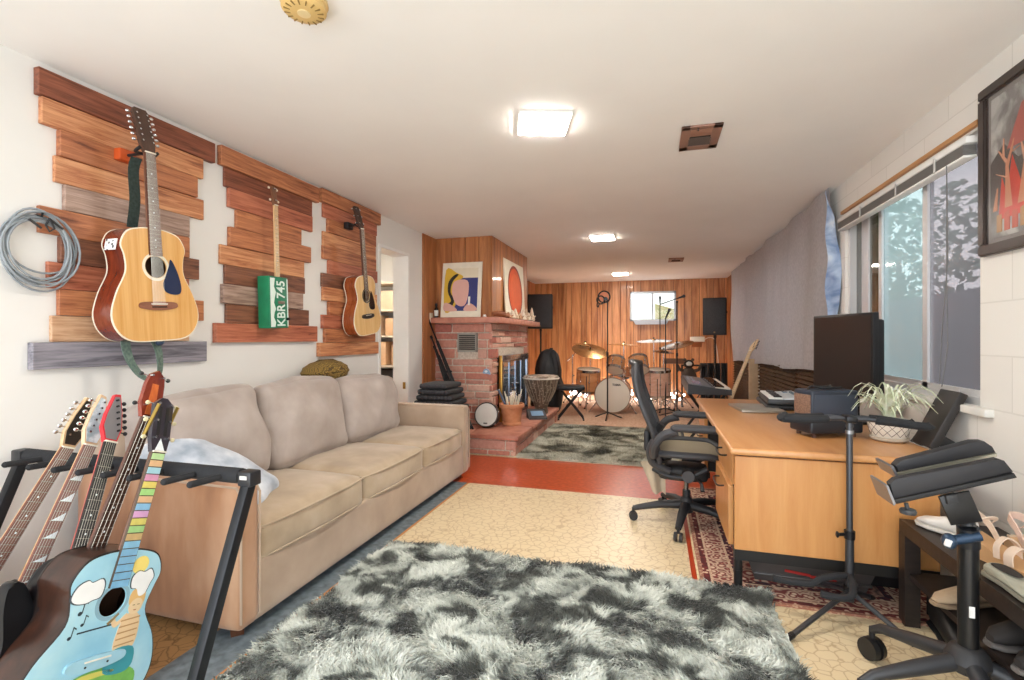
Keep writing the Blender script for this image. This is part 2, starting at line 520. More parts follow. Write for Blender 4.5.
wallbox(mb, RX + .03, RX + .06, 2.65, 3.165, .935, .965); wallbox(mb, RX + .05, RX + .08, 3.175, 4.17, .935, .965)
w1 = struct('window_1', mb, ALU)
mb = MB(); wallbox(mb, RX + .042, RX + .046, 2.655, 3.12, .965, 2.08); mb.build('pane', glass('b3b1b3', 0.10, 0.03, .28), w1)
mb = MB(); wallbox(mb, RX + .062, RX + .066, 3.215, 3.72, .965, 2.08); mb.build('pane', glass('c0cbcb', 0.10, 0.03, .34), w1)
mb = MB(); wallbox(mb, RX + .062, RX + .066, 3.765, 4.165, .965, 2.08); mb.build('pane', glass('8a8378', 0.1, 0.03), w1)
mb = MB(); mb.box((RX - .008, 3.37, .882), (.05, 1.68, .035), bev=.006); mb.build('sill', plain('dcdad3', .4, noise=.08, nscale=8), w1)
mb = MB()
wallbox(mb, RX + .02, RX + .10, W2[0], W2[0] + .05, 1.0, 2.1); wallbox(mb, RX + .02, RX + .10, W2[1] - .05, W2[1], 1.0, 2.1)
wallbox(mb, RX + .02, RX + .10, W2[0], W2[1], 1.0, 1.04); wallbox(mb, RX + .02, RX + .10, W2[0], W2[1], 2.06, 2.1); wallbox(mb, RX + .02, RX + .10, 6.98, 7.02, 1.0, 2.1)
w2 = struct('window_2', mb, ALU)
mb = MB(); wallbox(mb, RX + .055, RX + .06, W2[0] + .05, W2[1] - .05, 1.04, 2.06); mb.build('pane', glass('dfe8ee', 0.05), w2)

# gathered blind under the window head
t = thing('window_blind', 'white slatted blind pulled up under the window head', 'blind', (RX - .03, 3.41, 2.06))
mb = MB(); mb.box((0, 0, .012), (.045, 1.58, .03), bev=.004); mb.build('head_rail', WHITE, t)
mb = MB()
for k in range(7): mb.box((0, 0, -.010 - k * .0065), (.05, 1.55, .003))
mb.build('slats', plain('8d8b88', .45), t)
mb = MB(); mb.box((0, 0, -.06), (.05, 1.56, .012), bev=.003); mb.build('bottom_rail', WHITE, t)
for y in (-.55, -.15, .35):
    mb = MB(); mb.box((-.028, y, -.025), (.004, .012, .07)); mb.build('ladder_tape', plain('c8c6c2', .8), t)
mb = MB(); mb.tube([(-.03, -.66, -.06), (-.028, -.665, -.5), (-.035, -.63, -.85), (-.03, -.6, -1.08)], .0022, 5)
mb.tube([(-.03, -.66, -.06), (-.03, -.66, -.6), (-.04, -.69, -.9), (-.03, -.62, -1.09)], .0022, 5)
mb.build('cord', plain('6d6b6a', .8), t)

# outdoors beyond the window
mb = MB(); mb.box((4.2, 5, -.05), (5.2, 16, .1)); o = struct('ground_outside', mb, plain('8d8a76', .9, noise=.2))
mb = MB()
y = -1.0
while y < 11:
    w = .19; mb.box((3.1, y + w / 2, .85), (.03, w - .006, 1.7 + random.uniform(-.01, .01))); y += w
t = thing('wooden_fence', 'weathered mauve wooden fence beyond the window', 'fence', (0, 0, 0))
mb.build('boards', wood('8d8382', 'a89e9c', (12, 12, 1), .8, island=.08), t)
mb = MB()
for z in (.4, 1.3): mb.box((3.15, 5, z), (.05, 12, .09))
mb.build('rail', plain('8a6f66', .8), t)
rnd = random.Random(5)
LEAF = mixed('noise', [(0.3, '4f6a52'), (0.7, '8da38a')], scale=6, rough=.7)
for k, (px, py, h) in enumerate([(4.3, 10.6, 3.8), (5.4, 14.3, 4.4), (4.5, 6.9, 3.2)]):
    t = thing('garden_tree', ['leafy green tree beyond the fence behind the window, tallest near the frame', 'green tree beyond the fence farthest along the window', 'smaller green tree beyond the fence nearest the poster'][k], 'tree', (px, py, 0), group='garden trees')
    mb = MB(); mb.tube([(0, 0, 0), (.03, 0, h * .3), (0, .04, h * .7)], [.09, .07, .04]); mb.build('trunk', wood('5d4a3a', '7b6450', (8, 8, 1)), t)
    mb = MB()
    for q in range(900):
        a = rnd.uniform(0, 6.28); zz = rnd.uniform(.3, 1.0); rr = rnd.uniform(.1, 1) * math.sin(PI * (zz - .22)) * 1.5
        c = Vector((rr * math.cos(a), rr * math.sin(a), zz * h)); R = Euler((rnd.uniform(0, 3), rnd.uniform(0, 3), rnd.uniform(0, 3))).to_matrix()
        L = rnd.uniform(.06, .14)
        vs = [mb.bm.verts.new(c + R @ Vector(p)) for p in ((0, -L, 0), (L * .4, 0, .02), (0, L, 0), (-L * .4, 0, .02))]
        mb.bm.faces.new(vs)
    o = mb.build('foliage', LEAF, t); o['kind'] = 'stuff'

# back wall: grooved wood panelling around a small window
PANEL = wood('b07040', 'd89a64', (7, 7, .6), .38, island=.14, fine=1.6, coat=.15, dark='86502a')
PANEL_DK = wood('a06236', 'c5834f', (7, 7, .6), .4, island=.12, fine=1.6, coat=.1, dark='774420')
BW = (-.49, .402, 1.545, 2.14)
GROOVE = plain('3a1d0b', .8)
mb = MB(); x = LX; rnd = random.Random(3)
while x < RX - .001:
    w = min(rnd.choice([.10, .14, .17, .2, .12]), RX - x)
    if RX - x - w < .05: w = RX - x
    g = .003
    parts = [(0, CZ)]
    if x + w > BW[0] and x < BW[1]:
        segs = []
        for cut in sorted({x, x + w} | {c for c in BW[:2] if x < c < x + w}): segs.append(cut)
        for a, b in zip(segs, segs[1:]):
            if a >= BW[0] - 1e-6 and b <= BW[1] + 1e-6:
                for z0, z1 in ((0, BW[2]), (BW[3], CZ)): mb.box(((a + b) / 2, BY + .008, (z0 + z1) / 2), (b - a - 2 * g, .016, z1 - z0), bev=.003, seg=1)
            else: mb.box(((a + b) / 2, BY + .008, CZ / 2), (b - a - 2 * g, .016, CZ), bev=.003, seg=1)
    else:
        mb.box((x + w / 2, BY + .008, CZ / 2), (w - 2 * g, .016, CZ), bev=.003, seg=1)
    x += w
o = struct('wall_back', mb, PANEL)
mb = MB()
wallbox(mb, LX, BW[0], BY + .012, BY + .15, 0, CZ); wallbox(mb, BW[1], RX + .2, BY + .012, BY + .15, 0, CZ)
wallbox(mb, BW[0], BW[1], BY + .012, BY + .15, 0, BW[2]); wallbox(mb, BW[0], BW[1], BY + .012, BY + .15, BW[3], CZ)
c = mb.build('backing', GROOVE, o)
mb = MB(); fw = .035
wallbox(mb, BW[0], BW[0] + fw, BY - .02, BY + .1, BW[2], BW[3]); wallbox(mb, BW[1] - fw, BW[1], BY - .02, BY + .1, BW[2], BW[3])
wallbox(mb, BW[0], BW[1], BY - .02, BY + .1, BW[2], BW[2] + fw); wallbox(mb, BW[0], BW[1], BY - .02, BY + .1, BW[3] - fw, BW[3])
wallbox(mb, -.065, -.03, BY + .02, BY + .06, BW[2], BW[3])
w3 = struct('window_3', mb, plain('b9bcc0', .4, metal=.3))
mb = MB(); wallbox(mb, BW[0] + fw, BW[1] - fw, BY + .04, BY + .044, BW[2] + fw, BW[3] - fw); mb.build('pane', glass('f2f5f6', .03), w3)
# pale house wall and bank beyond the small window
mb = MB(); mb.box((0, 13.2, 1.2), (4, .1, 2.4)); struct('wall_outside', mb, plain('e4e2d8', .8))
mb = MB(); mb.prism([(.0, .0), (1.4, .0), (1.4, 1.62), (.55, 1.85), (.0, 2.02)], 12.2, 12.5); o = mb.build('garden_bank', mixed('noise', [(.3, 'b09a6e'), (.7, '8c8a58')], scale=14), None)
tag(o, 'sloping tan garden bank seen through the small back window', 'bank'); o['kind'] = 'stuff'

# wood panelling at the end of the left wall and on the chimney breast
CHX, CHY0, CHY1 = -1.80, 5.32, 6.9
def planks_along(mb, axis, a0, a1, const, z0, z1, t, seed, sizes=(.10, .14, .17, .2)):
    r = random.Random(seed); a = a0
    while a < a1 - 1e-4:
        w = min(r.choice(sizes), a1 - a)
        if a1 - a - w < .05: w = a1 - a
        if axis == 'x': mb.box((a + w / 2, const, (z0 + z1) / 2), (w - .006, t, z1 - z0), bev=.003, seg=1)
        else: mb.box((const, a + w / 2, (z0 + z1) / 2), (t, w - .006, z1 - z0), bev=.003, seg=1)
        a += w
mb = MB()
planks_along(mb, 'y', 4.97, CHY0, LX + .008, 0, CZ, .016, 11)
planks_along(mb, 'y', 6.91, BY, LX + .008, 0, CZ, .016, 14)
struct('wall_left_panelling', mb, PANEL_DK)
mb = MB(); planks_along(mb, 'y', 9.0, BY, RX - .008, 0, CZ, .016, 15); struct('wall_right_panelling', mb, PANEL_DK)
mb = MB()
planks_along(mb, 'x', LX + .016, CHX, CHY0 - .008, 1.37, CZ, .016, 12)
planks_along(mb, 'y', CHY0 - .016, CHY1, CHX + .008, 1.37, CZ, .016, 13)
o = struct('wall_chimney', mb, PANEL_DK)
mb = MB(); wallbox(mb, LX, CHX, CHY0, CHY1, 1.37, CZ); mb.build('backing', GROOVE, o)
# ================================================================== FIREPLACE
def rebase(t, loc):
    loc = Vector(loc)
    for ch in t.children: ch.location = ch.location - loc
    t.location = loc
def stone_mat():
    m, nt, b = _new('ledge_stone')
    g = nt.nodes.new('ShaderNodeNewGeometry'); tc = nt.nodes.new('ShaderNodeTexCoord')
    r = ramp(nt, [(0, 'a95f50'), (.25, 'c58471'), (.45, 'd09a87'), (.62, 'dfb8a4'), (.8, 'b97264'), (1, 'd9b09c')])
    nt.links.new(g.outputs['Random Per Island'], r.inputs['Fac'])
    n = nt.nodes.new('ShaderNodeTexNoise'); n.inputs['Scale'].default_value = 30; n.inputs['Detail'].default_value = 6
    nt.links.new(tc.outputs['Object'], n.inputs['Vector'])
    mx = nt.nodes.new('ShaderNodeMixRGB'); mx.blend_type = 'OVERLAY'; mx.inputs[0].default_value = .35
    nt.links.new(r.outputs[0], mx.inputs[1]); nt.links.new(n.outputs['Fac'], mx.inputs[2])
    nt.links.new(mx.outputs[0], b.inputs['Base Color']); b.inputs['Roughness'].default_value = .6
    bp = nt.nodes.new('ShaderNodeBump'); bp.inputs['Strength'].default_value = .5; bp.inputs['Distance'].default_value = .008
    nt.links.new(n.outputs['Fac'], bp.inputs['Height']); nt.links.new(bp.outputs['Normal'], b.inputs['Normal'])
    return m
STONE = stone_mat()
MORTAR = mixed('noise', [(.35, 'c4b3a2'), (.65, 'dfd2c2')], scale=40, rough=.9, bump=.4)
SLAB = mixed('noise', [(.3, 'b06c59'), (.55, 'c98a74'), (.75, 'a8685a')], scale=7, rough=.5, bump=.15, detail=8)
def stones(mb, face, a0, a1, z0, z1, c, seed, hole=None, prot=.022):
    """ledge stones on a face; face 'y-' looks along -y at y=c, 'x+' looks along +x at x=c"""
    r = random.Random(seed); z = z0
    while z < z1 - .012:
        h = min(r.choice([.04, .055, .08, .10, .12]), z1 - z)
        if z1 - z - h < .03: h = z1 - z
        a = a0 - r.uniform(0, .06)
        while a < a1 - .01:
            w = r.uniform(.12, .42)
            lo, hi = max(a, a0), min(a + w, a1)
            if a1 - hi < .05: hi = a1; w = hi - a
            segs = [(lo, hi)]
            if hole and z + h > hole[2] and z < hole[3]:
                segs = [s for s in ((lo, min(hi, hole[0])), (max(lo, hole[1]), hi)) if s[1] - s[0] > .015]
            for lo2, hi2 in segs:
                d = r.uniform(.35, 1) * prot; g = .013
                cc = ((lo2 + hi2) / 2, (z + h / 2)); sz = (hi2 - lo2 - g, h - g)
                if sz[0] < .012 or sz[1] < .012: continue
                if face == 'y-': mb.box((cc[0], c - d / 2 + .01, cc[1]), (sz[0], d + .02, sz[1]), rot=(0, r.uniform(-.012, .012), 0), bev=.006, seg=1)
                else: mb.box((c + d / 2 - .01, cc[0], cc[1]), (d + .02, sz[0], sz[1]), bev=.006, seg=1)
            a += w
        z += h
t = thing('fireplace', 'pink ledgestone fireplace with raised hearth and slab mantel', 'fireplace')
BX, BYF, BYB, HZ = -1.775, 5.30, 6.93, .21
FB = (5.52, 6.74, .21, .985)                 # firebox opening on the right-hand face
mb = MB(); wallbox(mb, LX, BX - .02, BYF, BYB, HZ, 1.37); mb.build('mortar_core', MORTAR, t)
mb = MB(); stones(mb, 'y-', LX, BX, HZ, 1.37, BYF, 4, hole=(-2.195, -1.955, 1.035, 1.26)); stones(mb, 'x+', BYF - .02, BYB, HZ, 1.37, BX - .02, 5, hole=FB)
mb.build('stone_facing', STONE, t)
mb = MB(); wallbox(mb, LX, -1.36, 4.77, 6.9, 0, .16); mb.build('hearth_core', MORTAR, t)
mb = MB(); stones(mb, 'y-', LX, -1.345, 0.0, .16, 4.77, 8, prot=.02); stones(mb, 'x+', 4.755, 6.9, 0.0, .16, -1.36, 9, prot=.02)
mb.build('hearth_stones', STONE, t)
mb = MB()
r = random.Random(2)
xs = [LX, -2.18, -1.86, -1.315]
for a, b in zip(xs, xs[1:]): mb.box(((a + b) / 2, 5.03, .187), (b - a - .006, .58, .046), rot=(0, 0, r.uniform(-.004, .004)), bev=.01)
ys = [5.325, 5.8, 6.3, 6.92]
for a, b in zip(ys, ys[1:]): mb.box((-1.56, (a + b) / 2, .187), (.49, b - a - .006, .046), bev=.01)
mb.build('hearth_slabs', SLAB, t)
mb = MB(); mb.box(((LX - 1.645) / 2, 6.14, 1.402), (LX * -1 - 1.645, 1.98, .066), bev=.008); mb.build('mantel', SLAB, t)
mb = MB(); wallbox(mb, -2.193, -1.96, BYF - .03, BYF + .02, 1.04, 1.257); mb.build('vent_backing', plain('3b3a38', .7), t)
mb = MB()
for k in range(9): mb.box((-2.0765, BYF - .028, 1.06 + k * .0225), (.20, .008, .013), rot=(.5, 0, 0))
for x in (-2.185, -1.968): mb.box((x, BYF - .03, 1.148), (.018, .012, .217))
for z in (1.049, 1.248): mb.box((-2.0765, BYF - .03, z), (.233, .012, .018))
mb.build('vent_grille', plain('a8a39a', .4, metal=.5), t)
mb = MB(); wallbox(mb, -2.3, BX - .018, FB[0], FB[1], HZ, FB[3]); mb.build('firebox', plain('191614', .9), t)
# metal and glass fire doors
fx = BX + .03
mb = MB()
for y in (FB[0] + .03, FB[1] - .03): mb.box((fx, y, .60), (.035, .06, .775), bev=.004)
mb.box((fx, (FB[0] + FB[1]) / 2, .955), (.045, FB[1] - FB[0], .075), bev=.004); mb.box((fx, (FB[0] + FB[1]) / 2, .235), (.035, FB[1] - FB[0], .05), bev=.004)
mb.build('door_surround', plain('a9adb4', .22, metal=.9), t)
mb = MB(); mb.box((fx, FB[0] - .012, .60), (.04, .03, .79), bev=.004); mb.build('brass_edge', plain('b08a45', .3, metal=.9), t)
n = 4; w = (FB[1] - FB[0] - .12) / n
for k in range(n):
    y0 = FB[0] + .06 + k * w
    d = MB(); d.box((fx, y0 + .012, .59), (.02, .02, .655)); d.box((fx, y0 + w - .012, .59), (.02, .02, .655)); d.box((fx, y0 + w / 2, .91), (.02, w, .02)); d.box((fx, y0 + w / 2, .27), (.02, w, .02))
    o = d.build('glass_door', plain('a9b6c4', .25, metal=.9), t)
    d = MB(); d.box((fx, y0 + w / 2, .59), (.006, w - .04, .62)); d.build('pane', plain('93a3b4', .05, metal=.8), o)  # the window's light-blue reflection is put into the pane colour
    if k in (1, 2):
        d = MB(); d.cyl((fx + .01, y0 + (w - .02 if k == 1 else .02), .62), (fx + .04, y0 + (w - .02 if k == 1 else .02), .62), .009, n=10); d.build('knob', CHROME, o)
rebase(t, (-2.1, 5.3, 0))

# ================================================================== RECLAIMED BOARD PANELS ON THE LEFT WALL
def yu(u): return on_x(u, 338, LX).y
def board_panel(label, z_top, z_bot, rows, cols):
    """rows: (left pixel, right pixel, colour pair)"""
    t = thing('wood_panel', label, 'wall panel', (LX, yu((rows[0][0] + rows[0][1]) / 2), (z_top + z_bot) / 2), group='reclaimed wood panels on the left wall')
    n = len(rows); dz = (z_top - z_bot) / n
    r = random.Random(int(z_top * 1000) + n)
    for i, (u0, u1, ck) in enumerate(rows):
        y0, y1 = yu(u0), yu(u1); z1 = z_top - i * dz; z0 = z1 - dz
        th = r.choice([.018, .022, .026, .03])
        if i in (0, n - 1): th = .034
        mb = MB(); mb.box((0, 0, 0), (th, y1 - y0, dz - .002), bev=.002, seg=1)
        c = PLANKS[ck]
        m = wood(c[0], c[1], (12, 1.4, 24), .5, fine=2.0, dark=c[2], seed=r.randint(0, 40))
        o = mb.build('plank', m, t)
        o.location = Vector((LX + th / 2 + .002, (y0 + y1) / 2, (z0 + z1) / 2)) - t.location
    return t
PLANKS = {'d': ('703c28', '95563d', '3d1d15'), 'o': ('b4714a', 'dba072', '7a442b'), 'm': ('9c5d3d', 'c88459', '633522'), 'r': ('a2593f', 'c47a5c', '6b3427'),
          'g': ('8d7163', 'b99d8d', '5b463a'), 'b': ('6f6d76', 'a09ba3', '3f3b42'), 'l': ('c29470', 'e2bc98', '876044'), 'k': ('714735', '935f46', '40241a')}
s1 = 2.127
def z1_(l, r): return (l / s1, r / s1)
rows = [(70, 448, 'd'), (80, 425, 'o'), (118, 412, 'm'), (110, 428, 'o'), (130, 397, 'g'), (76, 397, 'm'), (120, 416, 'k'), (95, 397, 'r'), (118, 427, 'm'), (103, 397, 'l'), (57, 430, 'b')]
board_panel('large reclaimed wood panel behind the twelve-string guitar, nearest the hanging cable', 2.335, 1.067, [(*z1_(a, b), c) for a, b, c in rows], None)
s2 = 2.517
def z2_(l, r): return (200 + l / s2, 200 + r / s2)
rows = [(42, 290, 'm'), (56, 277, 'd'), (65, 276, 'r'), (85, 249, 'm'), (67, 271, 'm'), (45, 257, 'o'), (57, 259, 'k'), (49, 251, 'g'), (60, 269, 'k'), (30, 286, 'r')]
board_panel('reclaimed wood panel behind the green licence plate guitar', 2.348, 1.172, [(*z2_(a, b), c) for a, b, c in rows], None)
rows = [(298, 447, 'm'), (305, 440, 'r'), (316, 437, 'm'), (305, 438, 'o'), (304, 438, 'm'), (318, 441, 'r'), (302, 436, 'k'), (304, 438, 'o'), (318, 436, 'm'), (302, 434, 'r'), (308, 434, 'm'), (292, 441, 'o')]
board_panel('reclaimed wood panel nearest the doorway, behind the small brown-sided guitar', 2.362, 1.056, [(*z2_(a, b), c) for a, b, c in rows], None)

# ================================================================== GUITARS
def half_outline(L, wl, ww, wu, sub=5):
    k = [(0, 0), (.30 * wl, .012 * L), (.45 * wl, .10 * L), (.5 * wl, .24 * L), (.44 * wl, .42 * L), (.5 * ww, .60 * L), (.46 * wu, .74 * L), (.5 * wu, .84 * L), (.40 * wu, .95 * L), (.2 * wu, .992 * L), (0, L)]
    return catmull(k, sub)
def mirror(h):
    return h + [(-x, z) for x, z in h[::-1][1:-1]]
def scale_outline(o, cx, cz, f): return [(cx + (x - cx) * f, cz + (z - cz) * f) for x, z in o]
def circle(cx, cz, r, n=28): return [(cx + r * math.cos(2 * PI * k / n), cz + r * math.sin(2 * PI * k / n)) for k in range(n)]
def neck_parts(t, z_body, z_nut, z_fb0, yf, wn=.043, wh=.056, neckm=None, fbm=None, frets=True, nf=18, scale_len=None, inlay=None, strings=6, bridge_z=None, str_lift=.006, nut=True):
    mb = MB()
    mb.tube([(0, yf + .010, z_body - .02), (0, yf + .010, z_body + .03), (0, yf + .009, (z_body + z_nut) / 2), (0, yf + .009, z_nut)], [wh * .5, wh * .48, wn * .52, wn * .48], 12)
    for v in mb.bm.verts: v.co.y = yf + .002 + max(0, v.co.y - yf - .002) * .62
    mb.build('neck', neckm, t)
    mb = MB()
    a, b = wh / 2, wn / 2
    mb.prism([(-a, z_fb0), (a, z_fb0), (b, z_nut), (-b, z_nut)], yf - .005, yf + .003)
    mb.build('fretboard', fbm, t)
    zb = bridge_z if bridge_z is not None else z_fb0 - .1
    sl = z_nut - zb
    if frets:
        for k in range(1, nf + 1):
            z = z_nut - sl * (1 - 2 ** (-k / 12))
            if z < z_fb0: break
            w = b + (a - b) * (z_nut - z) / (z_nut - z_fb0)
            mb = MB(); mb.box((0, yf - .0055, z), (w * 2, .002, .0013)); mb.build('fret', plain('8f887c', .4, metal=.6), t)
    if inlay:
        for k in (3, 5, 7, 9, 12, 15, 17):
            mb = MB()
            z = z_nut - sl * (1 - 2 ** (-(k - .5) / 12))
            if z < z_fb0: break
            if inlay == 'dot': mb.cyl((0, yf - .0058, z), (0, yf - .004, z), .0032, n=8)
            else:
                zz = sl * 2 ** (-k / 12) * .028
                mb.prism([(-b * .85, z - zz), (b * .85, z - zz), (b * .85, z + zz * .9)], yf - .0062, yf - .004)
            mb.build('inlay', plain('e6ebf0', .25), t)
    if nut:
        mb = MB(); mb.box((0, yf - .004, z_nut + .002), (wn, .012, .005)); mb.build('nut', plain('e9e3d2', .4), t)
    if strings:
        for i in range(strings):
            f = (i / (strings - 1) - .5)
            mb = MB(); mb.tube([(f * wh * .95, yf - str_lift, zb), (f * wn * .84, yf - .0085, z_nut + .002)], .0003 + .0004 * (1 - i / strings), 4)
            mb.build('string', plain('b9b2a4', .3, metal=.9), t)
def head_parts(t, z_nut, L, w0, w1, yf, headm, pegs, pegm, buttonm, M=None, tilt=.22, shape=None, side_only=None):
    """headstock tilted back from the nut, with tuning pegs"""
    T = Matrix.Translation((0, yf, z_nut)) @ Matrix.Rotation(-tilt, 4, 'X')
    out = shape or [(-w0 / 2, 0), (-w1 / 2, L * .22), (-w1 / 2, L * .93), (-w1 * .38, L), (w1 * .38, L), (w1 / 2, L * .93), (w1 / 2, L * .22), (w0 / 2, 0)]
    mb = MB(); mb.prism(out, -.004, .012, M=T); mb.build('headstock', headm, t)
    n = pegs
    for sd in ((-1, 1) if side_only is None else (side_only,)):
        for k in range(n):
            z = L * (.25 + .62 * k / max(1, n - 1))
            x = sd * w1 / 2
            mb = MB()
            mb.cyl(T @ Vector((x - sd * .012, -.012, z)), T @ Vector((x - sd * .012, .0, z)), .004, n=8)
            mb.cyl(T @ Vector((x - sd * .006, .006, z)), T @ Vector((x + sd * .014, .006, z)), .0025, n=6)
            o = mb.build('tuning_peg', pegm, t)
            mb = MB(); p = T @ Vector((x + sd * .02, .006, z)); mb.ball(p, .0095, 8, (1, .55, .8)); mb.build('button', buttonm, o)
def acoustic(t, L, wl, ww, wu, dep, total, top, side, edge, neckm, fbm, headm, head_len, pegs, strings=6, pickguard=None, rosette=None, bridge=None, hole_at=.66, bridge_at=.32, inlay='dot', buttonm=None, hole_r=None, wn=.043, back_m=None, head_w=(.048, .07), frets=True, head_shape=None):
    h = half_outline(L, wl, ww, wu); out = mirror(h)
    hr = hole_r or wl * .122; hz = L * hole_at
    y0, y1 = -dep / 2, dep / 2
    mb = MB(); mb.prism(out, y0 + .004, y1, front=False, back=True); mb.build('body_shell', side, t)
    mb = MB(); mb.prism(scale_outline(out, 0, L / 2, 1.004), y0 - .0005, y0 + .006, hole=scale_outline(out, 0, L / 2, .972)); mb.build('binding', edge, t)
    mb = MB(); mb.prism(scale_outline(out, 0, L / 2, 1.004), y1 - .006, y1 + .001, hole=scale_outline(out, 0, L / 2, .96)); mb.build('back_binding', edge, t)
    mb = MB(); mb.prism(scale_outline(out, 0, L / 2, .985), y0 - .001, y0 + .003, hole=circle(0, hz, hr)); mb.build('soundboard', top, t)
    mb = MB(); mb.prism(circle(0, hz, hr * 1.28, 36), y0 - .0016, y0 + .001, hole=circle(0, hz, hr * 1.03, 36)); mb.build('rosette', rosette or plain('4a3524', .4), t)
    mb = MB(); mb.prism(scale_outline(out, 0, L / 2, .93), y1 - .02, y1 - .012); mb.build('inside_back', plain('4b2f1e', .8), t)
    if pickguard:
        k = [(.004 + hr * .75, hz - hr * .9), (hr * 1.22, hz + hr * .15), (hr * 1.45, hz + hr * .8), (hr * 2.0, hz - hr * .2), (hr * 2.35, hz - hr * 1.5), (hr * 2.25, hz - hr * 2.35), (hr * 1.5, hz - hr * 2.5), (hr * .75, hz - hr * 2.2), (hr * .6, hz - hr * 1.5)]
        mb = MB(); mb.prism(catmull(k, 4, True), y0 - .003, y0 - .0005); mb.build('pickguard', pickguard, t)
    bz = L * bridge_at
    mb = MB(); bw = wl * .20
    mb.prism(catmull([(-bw * 1.05, bz - .011), (-bw, bz + .012), (-bw * .35, bz + .017), (bw * .35, bz + .017), (bw, bz + .012), (bw * 1.05, bz - .011), (bw * .4, bz - .022), (-bw * .4, bz - .022)], 4, True), y0 - .009, y0)
    mb.build('bridge', bridge or plain('6e4636', .5), t)
    mb = MB(); mb.box((0, y0 - .010, bz + .006), (.08, .005, .004)); mb.build('saddle', plain('efe9da', .4), t)
    for i in range(max(strings, 2)):
        mb = MB(); mb.ball(((i / (max(strings, 2) - 1) - .5) * .068, y0 - .010, bz - .008), .0032, 6); mb.build('bridge_pin', plain('1c1a18', .4), t)
    z_nut = total - head_len
    neck_parts(t, L, z_nut, hz + hr * 1.02, y0 - .003, wn=wn, wh=wn + .012, neckm=neckm, fbm=fbm, inlay=inlay, strings=strings, bridge_z=bz, frets=frets)
    head_parts(t, z_nut, head_len, head_w[0], head_w[1], y0 - .003, headm, pegs, CHROME, buttonm or CHROME, shape=head_shape)

ROSEW = wood('4a2a1d', '6a3f2b', (14, 14, 1), .5)
EBONY = plain('211b19', .4)
SPRUCE = wood('d49a52', 'e6b674', (30, 4, .8), .28, coat=.5, fine=1.5)
SPRUCE_PALE = wood('dcae6c', 'ecc88e', (30, 4, .8), .3, coat=.4, fine=1.5)
MAHOG = wood('5c2416', '84371f', (10, 10, 1), .2, coat=.7)
MAHOG_L = wood('7c3a1c', 'a4562c', (10, 10, 1), .2, coat=.7)
MAPLE = wood('c99a64', 'e0b987', (14, 14, 1), .4)
IVORY = plain('ece2cb', .4)

# twelve-string on the first panel
M = basis((-2.345, 1.79, 1.186), (0, -.062, 1), (1, 0, 0))
t = thing('acoustic_guitar', 'twelve-string acoustic guitar with dark blue pickguard hanging nearest the coiled cable', 'guitar', matrix=M, group='guitars hung on the wall')
acoustic(t, .535, .425, .285, .31, .118, 1.10, SPRUCE, MAHOG, IVORY, wood('6b3f28', '8a5636', (14, 14, 1)), ROSEW, wood('3f2a20', '5a3d2d', (14, 14, 1), .4), .215, 6, strings=12, pickguard=plain('23304f', .2, coat=.6), rosette=IVORY, bridge=wood('7c4c38', '9c6850', (3, 12, 12)), wn=.05, head_w=(.052, .072))
mb = MB(); mb.box((-.158, -.002, .445), (.004, .07, .052), rot=(0, R_(14), 0), bev=.001); mb.build('side_sticker', mixed('voronoi', [(.25, '1c1d20'), (.4, 'f1f1ee')], scale=60, rough=.4), t, label='black and white sticker on the guitar side')
STRAP = mixed('noise', [(.3, '4f6259'), (.7, '72877c')], scale=80, rough=.85)
STRAP_D = mixed('noise', [(.3, '24312c'), (.7, '3c4a44')], scale=80, rough=.8)
def ribbon(mb, pts, w, wdir=(1, 0, 0), th=.003):
    if isinstance(wdir, list):
        ws = [Vector(q[:3]).normalized() * (w / 2) for q in catmull([tuple(q) for q in wdir], 6)]
        pts = catmull([tuple(p) for p in pts], 6)
    else:
        pts = catmull([tuple(p) for p in pts], 6); ws = [Vector(wdir).normalized() * (w / 2)] * len(pts)
    nrm = []
    for i, p in enumerate(pts):
        a = Vector(pts[max(0, i - 1)]); b = Vector(pts[min(len(pts) - 1, i + 1)])
        n = (b - a).cross(ws[i]); n = n.normalized() if n.length > 1e-8 else Vector((0, 1, 0)); nrm.append(n * th / 2)
    rows = []
    for p, n, wv in zip(pts, nrm, ws):
        p = Vector(p); rows.append([mb.bm.verts.new(q) for q in (p - wv - n, p + wv - n, p + wv + n, p - wv + n)])
    for a, b in zip(rows, rows[1:]):
        for k in range(4): mb.bm.faces.new((a[k], a[(k + 1) % 4], b[(k + 1) % 4], b[k]))
    mb.bm.faces.new(rows[0][::-1]); mb.bm.faces.new(rows[-1])
    return mb
mb = MB(); ribbon(mb, [(-.03, -.02, .86), (-.034, .0, .80), (-.036, .0, .66), (-.035, .03, .54)], .05, (1, 0, 0)); mb.build('strap', STRAP_D, t, label='dark green strap beside the guitar neck')
mb = MB(); ribbon(mb, [(-.105, .02, .06), (-.108, .015, -.02), (-.102, .0, -.09), (-.075, -.02, -.155), (-.03, -.035, -.185), (.006, -.035, -.15), (.02, -.02, -.06), (.01, .0, .02)], .042,
       [(1, 0, 0), (1, 0, 0), (1, .2, .1), (.8, .5, .5), (.1, .9, .3), (.8, .4, -.5), (1, .2, -.1), (1, 0, 0)]); mb.build('strap_loop', STRAP, t, label='grey-green strap end hanging below the guitar')
mb = MB(); mb.ball((.012, -.04, -.008), .022, 12, (1, .6, .75)); mb.build('strap_button', plain('2a3c52', .3), t)

